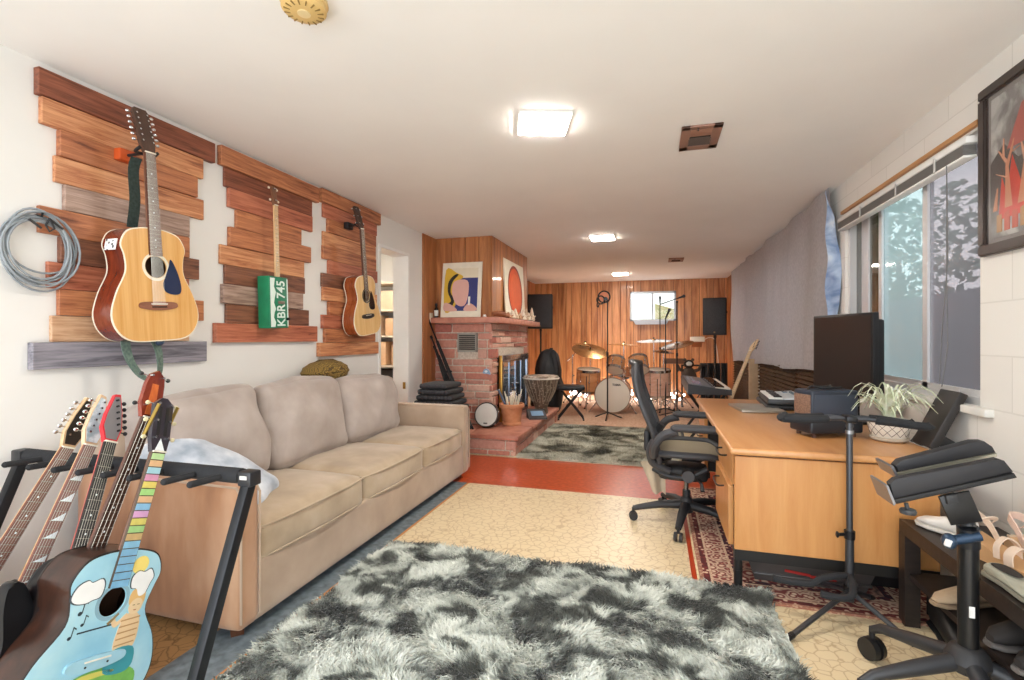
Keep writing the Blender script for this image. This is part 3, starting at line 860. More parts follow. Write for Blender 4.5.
def hanger(y, z, label, mat, x_out):
    t = thing('guitar_hanger', label, 'hanger', (LX + .034, y, z), group='wall hangers holding guitars')
    mb = MB(); mb.box((.02, 0, 0), (.045, .075, .055), bev=.006); mb.build('block', mat, t)
    mb = MB(); mb.tube([(.04, 0, 0), (x_out - .01, 0, 0)], .007)
    mb.tube(catmull([(x_out + .035, -.042, .012), (x_out + .01, -.042, .0), (x_out - .008, -.03, -.002), (x_out - .012, 0, 0), (x_out - .008, .03, -.002), (x_out + .01, .042, 0), (x_out + .035, .042, .012)], 4), .0075)
    mb.build('yoke', BLACK, t)
hanger(1.74, 2.075, 'orange block wall hanger with black fork, holding the twelve-string guitar', plain('c4511e', .5), .14)
hanger(3.53, 2.13, 'black wall hanger holding the small guitar near the doorway', BLACK, .10)

# licence plate box guitar on the second panel
M = basis((-2.41, 2.662, 1.265), (0, -.035, 1), (1, .06, 0))
t = thing('box_guitar', 'green box guitar with a licence plate face and pale neck', 'guitar', matrix=M, group='guitars hung on the wall')
GREEN = plain('177a58', .35, noise=.12)
mb = MB(); mb.box((0, .002, .168), (.18, .085, .336), bev=.004); mb.build('box_body', plain('1c8459', .4, noise=.15), t)
mb = MB(); mb.box((0, -.0425, .168), (.172, .004, .33), bev=.002); mb.build('licence_plate', GREEN, t)
PLW = plain('dfeee6', .4)
mb = MB(); mb.prism([(-.083, .008), (-.045, .008), (-.038, .04), (-.056, .07), (-.05, .10), (-.035, .125), (-.052, .165), (-.044, .2), (-.032, .235), (-.05, .27), (-.044, .3), (-.04, .325), (-.083, .325)], -.046, -.0445); mb.build('mountain_strip', PLW, t)
mb = MB(); mb.prism([(.074, .01), (.083, .01), (.083, .325), (.074, .325)], -.046, -.0445); mb.build('plate_edge', PLW, t)
MT = Matrix(((0, -1, 0, .018), (0, 0, -1, -.0452), (1, 0, 0, .168), (0, 0, 0, 1)))
text_mesh('KBR', .080, PLW, 'plate_lettering', t, Matrix.Translation((0, 0, -.085)) @ MT @ Matrix.Diagonal((1, 1.35, 1, 1)), .0012, .0012)
text_mesh('745', .080, PLW, 'plate_lettering', t, Matrix.Translation((0, 0, .085)) @ MT @ Matrix.Diagonal((1, 1.35, 1, 1)), .0012, .0012)
mb = MB(); mb.box((.016, -.048, .168), (.062, .008, .020), bev=.003); mb.build('bridge', plain('8a7f74', .35, metal=.6), t)
mb = MB(); mb.cyl((.072, -.045, .06), (.072, -.062, .06), .009, n=12); mb.build('knob', BLACK, t)
neck_parts(t, .336, .80, .338, -.034, wn=.030, wh=.034, neckm=MAPLE, fbm=wood('d2a978', 'e8cba0', (14, 14, 1)), nf=20, strings=3, bridge_z=.17, inlay='dot', nut=True)
head_parts(t, .80, .125, .032, .036, -.034, wood('6e4630', '8a5c40', (14, 14, 1)), 2, CHROME, IVORY, tilt=.1)

# small-bodied guitar on the third panel
M = basis((-2.385, 3.655, 1.228), (0, -.13, 1), (1, 0, 0))
t = thing('acoustic_guitar', 'smaller acoustic guitar with black pickguard hanging closest to the doorway', 'guitar', matrix=M, group='guitars hung on the wall')
acoustic(t, .50, .40, .255, .295, .11, 1.07, SPRUCE_PALE, MAHOG_L, IVORY, wood('4a2a1d', '6a3f2b', (14, 14, 1)), ROSEW, wood('33221a', '4a3226', (14, 14, 1), .4), .19, 3, pickguard=BLACK_GLOSS, bridge=EBONY)

# coiled cable on the wall
t = thing('coiled_cable', 'coiled grey cable hanging on the wall left of the twelve-string guitar', 'cable', (LX + .03, 1.405, 1.70))
rnd = random.Random(9)
mb = MB(); pts = []
turns = 9
for k in range(turns * 28 + 1):
    a = 2 * PI * k / 28; q = int(a / (2 * PI)); f = a / (2 * PI)
    ry = .118 + .018 * math.sin(1.7 * f + .4) + .008 * math.sin(5.1 * f); rz = .138 + .020 * math.sin(2.3 * f + 1.0) + .006 * math.sin(7 * f)
    oy = .010 * math.sin(.9 * f); oz = -.13 + .016 * math.sin(1.3 * f)
    pts.append((.012 + .016 * math.sin(2.1 * f + .7 * math.sin(a)), oy + ry * math.sin(a), oz + rz * math.cos(a)))
mb.tube(pts, .0045, 8); mb.build('cable_loops', plain('8f969b', .35), t)
mb = MB(); mb.tube([(-.026, .0, .012), (.0, .0, .012), (.028, .0, .004), (.034, .0, .02)], .004); mb.build('hook', DARK_METAL, t)
for a in (-.5, .25):
    mb = MB(); p = Vector((.036, .10 * math.sin(a), -.13 + .14 * math.cos(a) - .01)); mb.cyl(p, p + Vector((.004, .045 * math.cos(a), -.03)), .0055, .0045); mb.build('plug', plain('2c2e30', .4), t)
mb = MB(); mb.tube([(.04, .02, -.0), (.045, .035, -.04), (.04, .02, -.055), (.038, .008, -.03), (.04, .02, 0)], .004); mb.build('velcro_tie', BLACK, t)
# ================================================================== SOFA
SOFA_SEAT = mixed('noise', [(.3, 'a48f75'), (.5, 'b49f84'), (.7, 'c2af97')], scale=5, rough=.95, detail=5, sheen=.3)
SOFA_BACK = mixed('noise', [(.3, 'a19389'), (.55, 'b1a49c'), (.75, 'bfb4ad')], scale=5, rough=.95, detail=5, sheen=.3)
SOFA_BODY = mixed('noise', [(.3, 'a68f79'), (.55, 'b59e88'), (.75, 'c2ad98')], scale=4, rough=.95, detail=5, sheen=.3)
SOFA_ARM = mixed('noise', [(.3, '875a3d'), (.5, 'a97a57'), (.7, 'c39c7c')], scale=3.4, mscale=(1.6, 1, .5), rough=.95, detail=4, sheen=.3)  # near arm only: the warm light on it is put into the fabric colour
t = thing('sofa', 'long tan three-seat microfibre sofa along the left wall', 'sofa')
mb = MB(); mb.soft((-1.995, 2.765, .165), (.86, 2.37, .25), r=.02, n=10); mb.build('base', SOFA_BODY, t)
mb = MB(); mb.soft((-2.36, 2.765, .465), (.20, 2.42, .79), r=.05, n=10); mb.build('back_frame', SOFA_BODY, t)
for y, m in ((1.585, SOFA_ARM), (3.935, SOFA_BODY)):
    mb = MB(); mb.soft((-2.0, y, .332), (.90, .115, .58), r=.035, n=12, bulge=(0, .006, 0)); o = mb.build('arm', m, t)
    sd = -1 if y < 2 else 1
    pts = [(-1.553, y + .045, .08), (-1.553, y + .045, .575), (-1.575, y + .045, .612), (-2.2, y + .045, .616)]
    w = MB(); w.tube([(p[0] + .004, y - .047, p[2]) for p in pts], .005, 6); w.build('piping', SOFA_BODY, o)
    w = MB(); w.tube([(p[0] + .004, y + .047, p[2]) for p in pts], .005, 6); w.build('piping', SOFA_BODY, o)
ys = [1.648, 2.42, 3.16, 3.872]
for i, (a, b) in enumerate(zip(ys, ys[1:])):
    mb = MB(); mb.soft((-1.895, (a + b) / 2, .345), (.66, b - a - .006, .18), r=.045, n=14, bulge=(.012, 0, .032), wob=.004, seed=i)
    o = mb.build('seat_cushion', SOFA_SEAT, t)
    for z in (.412, .284):
        w = MB(); w.tube(catmull([(-2.1, a + .008, z), (-1.64, a + .006, z), (-1.574, a + .03, z), (-1.550, (a + b) / 2, z + .004), (-1.574, b - .03, z), (-1.64, b - .006, z), (-2.1, b - .008, z)], 4), .005, 6); w.build('piping', SOFA_SEAT, o)
for i, (a, b, h) in enumerate([(1.60, 2.28, .50), (2.28, 3.01, .50), (3.01, 3.76, .47)]):
    def crumple(p, q, s=i):
        p = p.copy(); p.x += .012 * math.sin(p.y * 9 + p.z * 13 + s * 2) + .008 * math.sin(p.y * 23 - p.z * 17 + s)
        p.z += .012 * math.sin(q[1] * 2.4 + s * 1.3) * (q[2] > 0)
        return p
    mb = MB(); mb.soft((-2.185, (a + b) / 2, .425 + h / 2), (.19, b - a - .004, h), r=.07, n=16, bulge=(.05, 0, .018), rot=(0, R_(-13), R_((-1.5, 1, 2)[i])), wob=.008, seed=i + 3, fn=crumple)
    o = mb.build('back_cushion', SOFA_BACK, t)
for x in (-2.36, -1.63):
    for y in (1.60, 3.92):
        mb = MB(); mb.tube([(x, y, .075), (x, y, 0)], [.042, .032], 4); mb.build('foot', wood('4a2a18', '6a3f26', (8, 8, 1)), t)
rebase(t, (-2.0, 2.8, 0))

# fleece cushion on the sofa
t = thing('cushion', 'fluffy white and grey-blue cushion leaning on the near sofa arm', 'cushion', (-1.985, 1.79, .57))
FLEECE = mixed('noise', [(.35, '98a5b5'), (.55, 'c2cad5'), (.7, 'dfe3e9')], scale=9, rough=1, sheen=.6, bump=.5, detail=9)
d = Vector((.33, .20, -.235)).normalized(); nn = Vector((.40, -.05, .85)); nn = (nn - d * nn.dot(d)).normalized(); y_ = nn.cross(d)
RM = Matrix((d, y_, nn)).transposed()
mb = MB(); mb.soft((0, 0, 0), (.60, .30, .12), r=.058, n=22, bulge=(0, .03, .03), rot=RM, wob=.02, seed=5)
mb.build('cover', FLEECE, t)

# woven pouf behind the back cushions
t = thing('woven_pouf', 'round brown and gold woven pouf on top of the sofa back', 'pouf', (-2.37, 3.14, .86))
mb = MB(); prof = []
for k in range(15):
    a = PI * k / 14; rr = .092 * math.sin(a); prof.append((max(rr + .004 * (k % 2), 0), .088 - .088 * math.cos(a)))
prof[0] = (0, 0); prof[-1] = (0, .176)
mb.lathe(prof, 40)
for v in mb.bm.verts:
    v.co.y *= 2.7
mb.build('weave', mixed('wave', [(.3, '5a4520'), (.5, 'c6a552'), (.75, '86692f')], scale=30, mscale=(1, .8, 1.5), distort=7, detail=3, rough=.8, bump=.6), t)
mb = MB(); mb.tube([(0, -.16, .150), (0, -.08, .176), (0, .08, .176), (0, .16, .150)], .006); mb.build('seam', plain('5b4620', .8), t)

# ================================================================== GUITAR RACK AND ITS GUITARS
t = thing('guitar_rack', 'black floor guitar rack with padded bars in front of the sofa arm', 'guitar rack')
RK = plain('202226', .4, metal=.3)
FOAM_B = plain('232427', .85, bump=.15, nscale=80)
YB, ZB = 1.345, .73
mb = MB(); mb.tube([(-2.42, YB, ZB), (-1.35, YB, ZB)], .026, 14); mb.build('padded_bar', FOAM_B, t)
for xe in (-2.44, -1.315):
    mb = MB(); mb.box((xe + (.0 if xe < -2 else 0), YB - .005, ZB - .002), (.055, .05, .05), bev=.006); mb.build('joint', plain('26272b', .35), t)
    a, b = Vector((xe, YB, ZB)), Vector((xe - (.0 if xe < -2 else .0), 1.075, .012))
    dd = (b - a); L = dd.length; ang = math.atan2(-dd.y, -dd.z)
    mb = MB(); mb.box((a + b) / 2, (.034, .034, L), rot=(-ang, 0, 0), bev=.003); mb.build('leg', RK, t)
    mb = MB(); mb.box((xe, 1.10, .012), (.04, .5, .024), bev=.004); mb.build('foot_rail', RK, t)
    for yy in (.86, 1.34):
        mb = MB(); mb.box((xe, yy, .013), (.046, .03, .028), bev=.004); mb.build('end_cap', BLACK, t)
mb = MB(); mb.tube([(-2.42, 1.05, .04), (-1.33, 1.05, .04)], .022, 12); mb.build('cradle_bar', FOAM_B, t)
for x in (-2.30, -2.17, -2.04, -1.92, -1.80, -1.68, -1.53, -1.42):
    p = MB(); p.tube([(x, YB, ZB - .004), (x - .002, YB - .13, ZB + .002)], .011, 10); p.ball((x - .002, YB - .132, ZB + .002), .0115, 10); p.build('peg', FOAM_B, t)
mb = MB(); mb.box((-1.315, YB - .031, ZB + .004), (.028, .003, .012)); mb.build('badge', plain('d9d9d4', .4), t)
rebase(t, (-1.85, 1.2, 0))

NRM = Vector((1, .05, 0))
def rack_matrix(bar, head, bottom_z, shift=(0, 0)):
    ax = (Vector(head) - Vector(bar)).normalized()
    o = Vector(bar) + ax * ((bottom_z - bar[2]) / ax.z) + Vector((shift[0], shift[1], 0))
    ax = (Vector(head) - o).normalized()
    total = (Vector(head) - o).length
    return o, ax, total
# --- painted student guitar, nearest
hole = on_y(111, 604, 1.127); head = on_y(173, 397, 1.33)
ax = (head - hole).normalized(); o = hole - ax * .335; tot = (head - o).length
t = thing('acoustic_guitar', 'sky-blue hand-painted guitar with pastel fretboard at the front of the rack', 'guitar', matrix=basis(o - Vector((.065, 0, 0)), ax, (1, .05, 0)), group='guitars in the floor rack')
PAINT = mixed('noise', [(.3, '8cc3dc'), (.55, 'a9d8e8'), (.75, 'c5e4ea')], scale=6, rough=.35, detail=6, coat=.3)
PAINT_S = plain('a5cfdd', .35, coat=.3)
acoustic(t, .495, .42, .255, .295, .13, tot, PAINT, wood('22130d', '43261a', (6, 6, 2), .3, coat=.2), plain('241a16', .4), wood('5f4030', '7d5640', (14, 14, 1)), wood('4a3a2c', '5b4a3a', (14, 14, 1)), plain('2f2a33', .3, coat=.4), .19, 3, inlay=None, strings=0, hole_r=.042, rosette=plain('8fb4c4', .5), bridge=plain('9fcbdc', .5), hole_at=.335 / .485, bridge_at=.36, buttonm=plain('d9cfa8', .4), wn=.05, head_w=(.052, .072), frets=False,
         head_shape=[(-.027, 0), (-.036, .045), (-.036, .165), (-.022, .178), (-.010, .188), (.010, .188), (.022, .178), (.036, .165), (.036, .045), (.027, 0)])
yf = -.065
for sx in (-1, 1):
    T = Matrix.Translation((0, yf - .003, tot - .19)) @ Matrix.Rotation(-.22, 4, 'X')
    p = MB(); p.prism([(sx * .008, .055), (sx * .020, .055), (sx * .020, .155), (sx * .008, .155)], -.0055, -.003, M=T); p.build('head_slot', plain('121214', .6), t)
    p = MB(); p.box(T @ Vector((sx * .038, .004, .105)), (.004, .012, .12), rot=(.22, 0, 0)); p.build('tuner_plate', plain('b79a4f', .3, metal=.8), t, label='brass tuner plate')
T = Matrix.Translation((0, yf - .003, tot - .19)) @ Matrix.Rotation(-.22, 4, 'X')
p = MB(); p.prism([(-.018, .004), (.018, .004), (.0, .045)], -.0055, -.003, M=T); p.build('head_triangle', plain('e8eef0', .4), t)
pal = ['bfe0a4', 'e3b98c', 'a9d3df', 'd89ab8', 'e4d272', 'a8d888', 'dcb48c', '8fbfe0', 'd9a6d0', 'd8cc70', 'a6d08a', 'd2b27c', '8cc0dd', '86b8d8', '86b8d8', '7fb4d6', '7fb4d6', '7fb4d6']
zn, zf = tot - .19 - .004, .335 + .046
n = len(pal)
for k, cc in enumerate(pal):
    za = zn - (zn - zf) * k / n; zb = zn - (zn - zf) * (k + 1) / n
    wa = .023 + .006 * k / n; wb = .023 + .006 * (k + 1) / n
    p = MB(); p.prism([(-wb, zb + .0025), (wb, zb + .0025), (wa, za - .0005), (-wa, za - .0005)], yf - .0095, yf - .007)
    p.build('painted_fret', plain(cc, .45, noise=.08, nscale=40), t)
def paint(pts, hexc, name, smooth=True, lift=0.0, sub=4, **k):
    p = MB(); p.prism(catmull(pts, sub, True) if smooth else pts, yf - .0022 - lift, yf - .0005)
    return p.build(name, plain(hexc, .5, **k), t)
# paintings on the soundboard (local x to the right of the neck, z up)
for pts in ([(-.135, .372), (-.125, .402), (-.10, .415), (-.085, .408), (-.058, .415), (-.045, .395), (-.048, .365), (-.07, .358), (-.09, .352), (-.12, .356)], [(.045, .405), (.062, .422), (.085, .418), (.105, .425), (.122, .40), (.115, .38), (.105, .35), (.085, .345), (.07, .368), (.05, .375)]):
    cx = sum(p[0] for p in pts) / len(pts); cz = sum(p[1] for p in pts) / len(pts)
    paint(scale_outline(pts, cx, cz, 1.09), '3d4a52', 'cloud_outline'); paint(pts, 'f2f3f2', 'painted_cloud', lift=.0004)
paint(circle(.062, .442, .028, 16), 'f2dc7c', 'painted_sun', False)
for (nx, nz, sc) in ((-.095, .325, 1.2), (-.078, .292, .9), (-.105, .262, 1.0)):
    paint(circle(nx, nz, .005 * sc, 10), '23303a', 'note_head', False); paint([(nx + .004 * sc, nz), (nx + .006 * sc, nz), (nx + .006 * sc, nz + .026 * sc), (nx + .014 * sc, nz + .02 * sc), (nx + .014 * sc, nz + .024 * sc), (nx + .004 * sc, nz + .03 * sc)], '23303a', 'note_stem', False)
paint([(-.085, .268), (.03, .272), (.03, .276), (-.085, .272)], '2c3a42', 'dark_line', False)
paint([(.055, .345), (.062, .365), (.085, .37), (.105, .36), (.112, .335), (.105, .305), (.098, .325), (.07, .33), (.06, .322)], 'e2b878', 'painted_hair', lift=.0003)
paint(circle(.085, .315, .024, 16), 'e8cda4', 'painted_face', False, lift=.0005)
for ex in (.077, .093): paint([(ex - .004, .318), (ex + .004, .318), (ex + .004, .320), (ex - .004, .320)], '6b5238', 'painted_eye', False, lift=.0009)
paint([(.079, .305), (.091, .305), (.088, .302), (.082, .302)], 'b0644a', 'painted_mouth', False, lift=.0009)
paint([(.06, .292), (.1, .292), (.118, .25), (.112, .19), (.05, .19), (.045, .25)], 'e3c59b', 'painted_shirt', lift=.0003)
for k in range(5): paint([(.047, .203 + k * .018), (.113, .206 + k * .018), (.113, .210 + k * .018), (.047, .207 + k * .018)], 'b98f5e', 'shirt_stripe', False, lift=.0008)
paint([(.06, .285), (.03, .262), (.012, .285), (.02, .295), (.034, .278), (.06, .298)], 'e3c59b', 'painted_arm', lift=.0003)
paint([(-.0, .28), (.03, .305), (.034, .30), (.006, .274)], '8f7a52', 'painted_flute', False, lift=.0008)
paint([(.045, .192), (.115, .192), (.13, .14), (.10, .12), (.035, .135)], '3f9aa6', 'painted_skirt', lift=.0006)
paint([(-.12, .11), (-.05, .145), (.03, .152), (.10, .14), (.15, .11), (.145, .06), (.06, .02), (-.05, .02), (-.12, .05)], '79b85a', 'painted_grass', lift=.0002, noise=.25, nscale=25)
paint([(-.1, .118), (-.03, .145), (.06, .14), (.06, .13), (-.03, .128), (-.09, .106)], 'd8cf66', 'painted_path', lift=.0006)
# --- acoustic bass behind it
o, ax, tot = rack_matrix(on_y(127, 465, 1.25), on_y(158, 370, 1.35), .05, (-.045, -.045))
t = thing('bass_guitar', 'dark acoustic bass with sunburst headstock behind the painted guitar', 'guitar', matrix=basis(o, ax, NRM), group='guitars in the floor rack')
DKBODY = mixed('noise', [(.35, '2a1712'), (.65, '4a2a1e')], scale=3, mscale=(1, 1, 3), rough=.15, coat=.8)
acoustic(t, .47, .26, .19, .22, .07, tot, plain('111012', .3, coat=.15, spec=.3), plain('0f0e10', .3, coat=.15, spec=.3), plain('1b1a1c', .3), wood('5a3524', '75462f', (14, 14, 1)), wood('3a2620', '54382c', (14, 14, 1)), wood('5a1d16', '8e3a24', (9, 9, 2), .25, coat=.5), .17, 2, strings=4, bridge=EBONY, wn=.044, head_w=(.048, .068),
         head_shape=[(-.026, 0), (-.040, .05), (-.034, .12), (-.022, .155), (.004, .172), (.030, .15), (.036, .12), (.040, .05), (.026, 0)], buttonm=plain('4b4f50', .3, metal=.8))
p = MB(); T = Matrix.Translation((0, -.035 - .003, tot - .17)) @ Matrix.Rotation(-.22, 4, 'X'); p.prism([(-.018, .01), (.018, .01), (.012, .12), (-.012, .12)], -.0055, -.003, M=T); p.build('head_inlay', wood('b04a26', 'd9763a', (9, 9, 2), .3), t, label='orange flamed headstock centre')

def electric(t, body, tot, neckm, fbm, out, dep=.042, head='white', headL=.185, inlay='dot', edge=None, headm=None, face=None, guard=None, pegm=CHROME, side=-1, nface=None):
    L = max(z for _, z in out)
    mb = MB(); mb.prism(catmull(out, 5, True), -dep / 2, dep / 2)
    es = [e for e in mb.bm.edges if abs(e.verts[0].co.y - e.verts[1].co.y) < 1e-6 and len(e.link_faces) == 2 and any(len(f.verts) > 4 for f in e.link_faces)]
    bmesh.ops.bevel(mb.bm, geom=es, offset=.008, segments=3, affect='EDGES', profile=.5)
    mb.build('body', body, t)
    if guard:
        mb = MB(); mb.prism(catmull(scale_outline(out, 0, .19, .72), 5, True), -dep / 2 - .003, -dep / 2 + .001); mb.build('pickguard', guard, t)
    for z in (.10, .16, .225):
        mb = MB(); mb.box((0, -dep / 2 - .005, z), (.085, .012, .024), bev=.003); mb.build('pickup', BLACK, t)
    mb = MB(); mb.box((0, -dep / 2 - .006, .055), (.08, .014, .045), bev=.003); mb.build('bridge', CHROME, t)
    for k in range(3):
        mb = MB(); q = Vector((.085 + .018 * k, -dep / 2, .10 - .035 * k)); mb.cyl(q, q + Vector((0, -.016, 0)), .011, .009); mb.build('knob', BLACK, t)
    zn = tot - headL
    neck_parts(t, .30, zn, .245, -dep / 2 - .010, wn=.043, wh=.056, neckm=neckm, fbm=fbm, inlay=inlay, bridge_z=.06, nf=22)
    # asymmetric six-in-line headstock
    sh = [(-.021, 0), (-.030, .03), (-.036, .05), (-.030, .12), (-.016, headL), (.004, headL - .004), (.028, headL * .55), (.036, .05), (.026, .02), (.021, 0)]
    if side > 0: sh = [(-x, z) for x, z in sh][::-1]
    yf = -dep / 2 - .010
    T = Matrix.Translation((0, yf, zn)) @ Matrix.Rotation(-.18, 4, 'X')
    mb = MB(); mb.prism(sh, -.003, .012, M=T); mb.build('headstock', headm, t)
    if face:
        mb = MB(); mb.prism(scale_outline(sh, 0, headL / 2, .88), -.0045, -.002, M=T); mb.build('head_face', face, t)
    for k in range(6):
        z = .045 + k * .0225; xx = side * (.034 - (.018 * k / 5))
        mb = MB(); mb.cyl(T @ Vector((xx - side * .014, -.012, z)), T @ Vector((xx - side * .014, -.002, z)), .004, n=8); mb.cyl(T @ Vector((xx, .006, z)), T @ Vector((xx + side * .018, .006, z)), .0026, n=6)
        o = mb.build('tuning_peg', pegm, t)
        mb = MB(); mb.ball(T @ Vector((xx + side * .024, .006, z)), .0085, 8, (1, .6, .9)); mb.build('button', pegm, o)
DBL = [(0, 0), (.10, .006), (.158, .06), (.160, .12), (.135, .19), (.122, .24), (.140, .30), (.150, .345), (.125, .362), (.09, .33), (.060, .29), (.032, .268), (-.032, .268), (-.062, .30), (-.095, .36), (-.135, .405), (-.162, .395), (-.158, .33), (-.132, .24), (-.138, .18), (-.165, .11), (-.155, .045), (-.09, .004)]
# --- black guitar with red-edged headstock
o, ax, tot = rack_matrix(on_y(104, 463, 1.25), on_y(117, 393, 1.33), .06, (-.05, -.06))
t = thing('electric_guitar', 'black electric guitar with grey red-edged headstock in the rack', 'guitar', matrix=basis(o, ax, NRM), group='guitars in the floor rack')
electric(t, plain('0d0e11', .3, coat=.15, spec=.3), tot, plain('c4574a', .35), EBONY, DBL, headm=plain('c8202c', .35), face=plain('7d7a7c', .4), pegm=plain('2b2b2d', .4, metal=.5), side=1, nface=None)
# --- red guitar with triangle inlays
o, ax, tot = rack_matrix(on_y(80, 463, 1.25), on_y(106, 395, 1.335), .05, (-.03, -.05))
t = thing('electric_guitar', 'red electric guitar with white triangle inlays and pale headstock in the rack', 'guitar', matrix=basis(o, ax, NRM), group='guitars in the floor rack')
electric(t, mixed('noise', [(.3, '8f0d14'), (.7, 'c41824')], scale=3, rough=.12, coat=1), tot, MAPLE, wood('6a4038', '87564a', (14, 14, 1)), DBL, inlay='tri', headm=wood('d0b08a', 'e2c8a4', (12, 12, 1)), face=mixed('noise', [(.4, '9fb4bd'), (.6, 'dbe4e8')], scale=30, rough=.3), side=-1)
# --- leftmost guitar
o, ax, tot = rack_matrix(on_y(56, 459, 1.25), on_y(92, 398, 1.335), .05, (-.01, -.03))
t = thing('electric_guitar', 'black-bodied guitar with plain rosewood neck nearest the wall in the rack', 'guitar', matrix=basis(o, ax, NRM), group='guitars in the floor rack')
electric(t, plain('101114', .3, coat=.15, spec=.3), tot, MAPLE, wood('5d3426', '7a4838', (14, 14, 1)), DBL, headm=wood('c4a078', 'dcbc94', (12, 12, 1)), face=plain('2a2522', .3), side=-1)
# ================================================================== RUGS
def shag_rug(name, label, x0, x1, y0, y1, stops, n, seed, h=.04, scale=4.2, group='shaggy rugs'):
    t = thing(name, label, 'rug', ((x0 + x1) / 2, (y0 + y1) / 2, 0), group=group)
    w, d = x1 - x0, y1 - y0
    mat = mixed('noise', stops, scale=scale, rough=1, detail=5, distort=.5, sheen=.3, seed=seed * 1.3)
    mb = MB(); mb.box((0, 0, .008), (w, d, .014), bev=.004); mb.build('backing', mat, t)
    rs = np.random.RandomState(seed)
    px = rs.uniform(-w / 2, w / 2, n); py = rs.uniform(-d / 2, d / 2, n)
    ang = rs.uniform(0, 2 * PI, n)
    # clumped lean direction
    la = np.sin(px * 7 + 1.3 * np.sin(py * 5)) * 2.4 + np.cos(py * 6.3 + seed) * 1.9 + rs.normal(0, .7, n)
    ln = rs.uniform(.3, 1.0, n) * h
    hh = h * rs.uniform(.55, 1.0, n)
    wd = rs.uniform(.0022, .0045, n)
    ca, sa = np.cos(ang) * wd, np.sin(ang) * wd
    dx, dy = np.cos(la) * ln, np.sin(la) * ln
    V = np.zeros((n, 5, 3), np.float32)
    V[:, 0] = np.stack([px - ca, py - sa, np.full(n, .01)], 1); V[:, 1] = np.stack([px + ca, py + sa, np.full(n, .01)], 1)
    V[:, 2] = np.stack([px + dx * .45 + ca * .8, py + dy * .45 + sa * .8, .01 + hh * .75], 1); V[:, 3] = np.stack([px + dx * .45 - ca * .8, py + dy * .45 - sa * .8, .01 + hh * .75], 1)
    V[:, 4] = np.stack([px + dx * 1.2, py + dy * 1.2, .01 + hh * .95], 1)
    me = bpy.data.meshes.new('pile')
    base = np.arange(n)[:, None] * 5
    quads = base + np.array([0, 1, 2, 3]); tris = base + np.array([3, 2, 4])
    me.vertices.add(n * 5); me.vertices.foreach_set('co', V.ravel())
    loops = np.concatenate([quads, tris], 1).ravel().astype(np.int32)
    me.loops.add(len(loops)); me.loops.foreach_set('vertex_index', loops)
    st = (np.arange(n)[:, None] * 7 + np.array([0, 4])).ravel().astype(np.int32)
    me.polygons.add(n * 2); me.polygons.foreach_set('loop_start', st)
    me.update(calc_edges=True); me.validate()
    me.materials.append(mat)
    o = bpy.data.objects.new('pile', me); COL.objects.link(o); o.parent = t; o['kind'] = 'stuff'
shag_rug('shag_rug', 'grey and charcoal shaggy rug in front of the sofa', -1.45, .50, 1.0, 2.52, [(.39, '3f413c'), (.46, '70746d'), (.51, 'bcc1b6'), (.60, 'e6e9df')], 110000, 3, h=.045, scale=7.0)
shag_rug('shag_rug', 'mottled olive-grey shaggy rug in front of the drum kit', -1.338, .30, 4.72, 6.62, [(.37, '4d4a3c'), (.45, '7d7966'), (.52, 'bab7a4'), (.66, 'd2d0c0')], 60000, 8, h=.028, scale=3.6)
mb = MB(); mb.box((-.15, 8.5, .006), (2.9, 3.55, .012), bev=.003)
tag(mb.build('carpet', mixed('noise', [(.35, 'b98f74'), (.5, 'cca78c'), (.65, 'dcbda4')], scale=55, rough=1, detail=8, bump=.4), None), 'pinkish beige carpet under the drum kit', 'carpet')
# oriental rug under the desk
t = thing('oriental_rug', 'dark red oriental rug with patterned border under the desk', 'rug', (.715, 3.3, 0))
bands = [(.0, .02, [(.3, 'c9a488'), (.5, 'a5705c')], 60), (.02, .05, [(.25, 'e0c3a8'), (.38, '7b2f2b'), (.7, '5a2424')], 34), (.05, .062, [(.4, 'd9bca0'), (.6, 'c4a288')], 80),
         (.062, .155, [(.2, 'e2c8ae'), (.32, '9a4a40'), (.42, '6d2e2e'), (.55, 'dcbca2'), (.8, '7a3634')], 24), (.155, .168, [(.4, 'd9bca0'), (.6, 'c4a288')], 80), (.168, .20, [(.25, 'd6b69c'), (.4, '6e2a2a'), (.7, '3b2330')], 36)]
W_, D_ = .5, .86
def frame_ring(mb, o0, o1, z):
    a = [(-W_ + o0, -D_ + o0), (W_ - o0, -D_ + o0), (W_ - o0, D_ - o0), (-W_ + o0, D_ - o0)]; b = [(-W_ + o1, -D_ + o1), (W_ - o1, -D_ + o1), (W_ - o1, D_ - o1), (-W_ + o1, D_ - o1)]
    mb.prism(a, 0, z, hole=b, plane='xy')
for o0, o1, st, scl in bands:
    mb = MB(); frame_ring(mb, o0, o1, .009); mb.build('border_band', mixed('voronoi', st, scale=scl, rough=.95, bump=.2), t)
mb = MB(); mb.box((0, 0, .0045), (2 * W_ - .40, 2 * D_ - .40, .009)); mb.build('field', mixed('voronoi', [(.2, 'dcbfa6'), (.3, '8e403a'), (.46, '74302f'), (.6, 'c79a84'), (.85, '3e2c36')], scale=17, rough=.95, bump=.2), t)

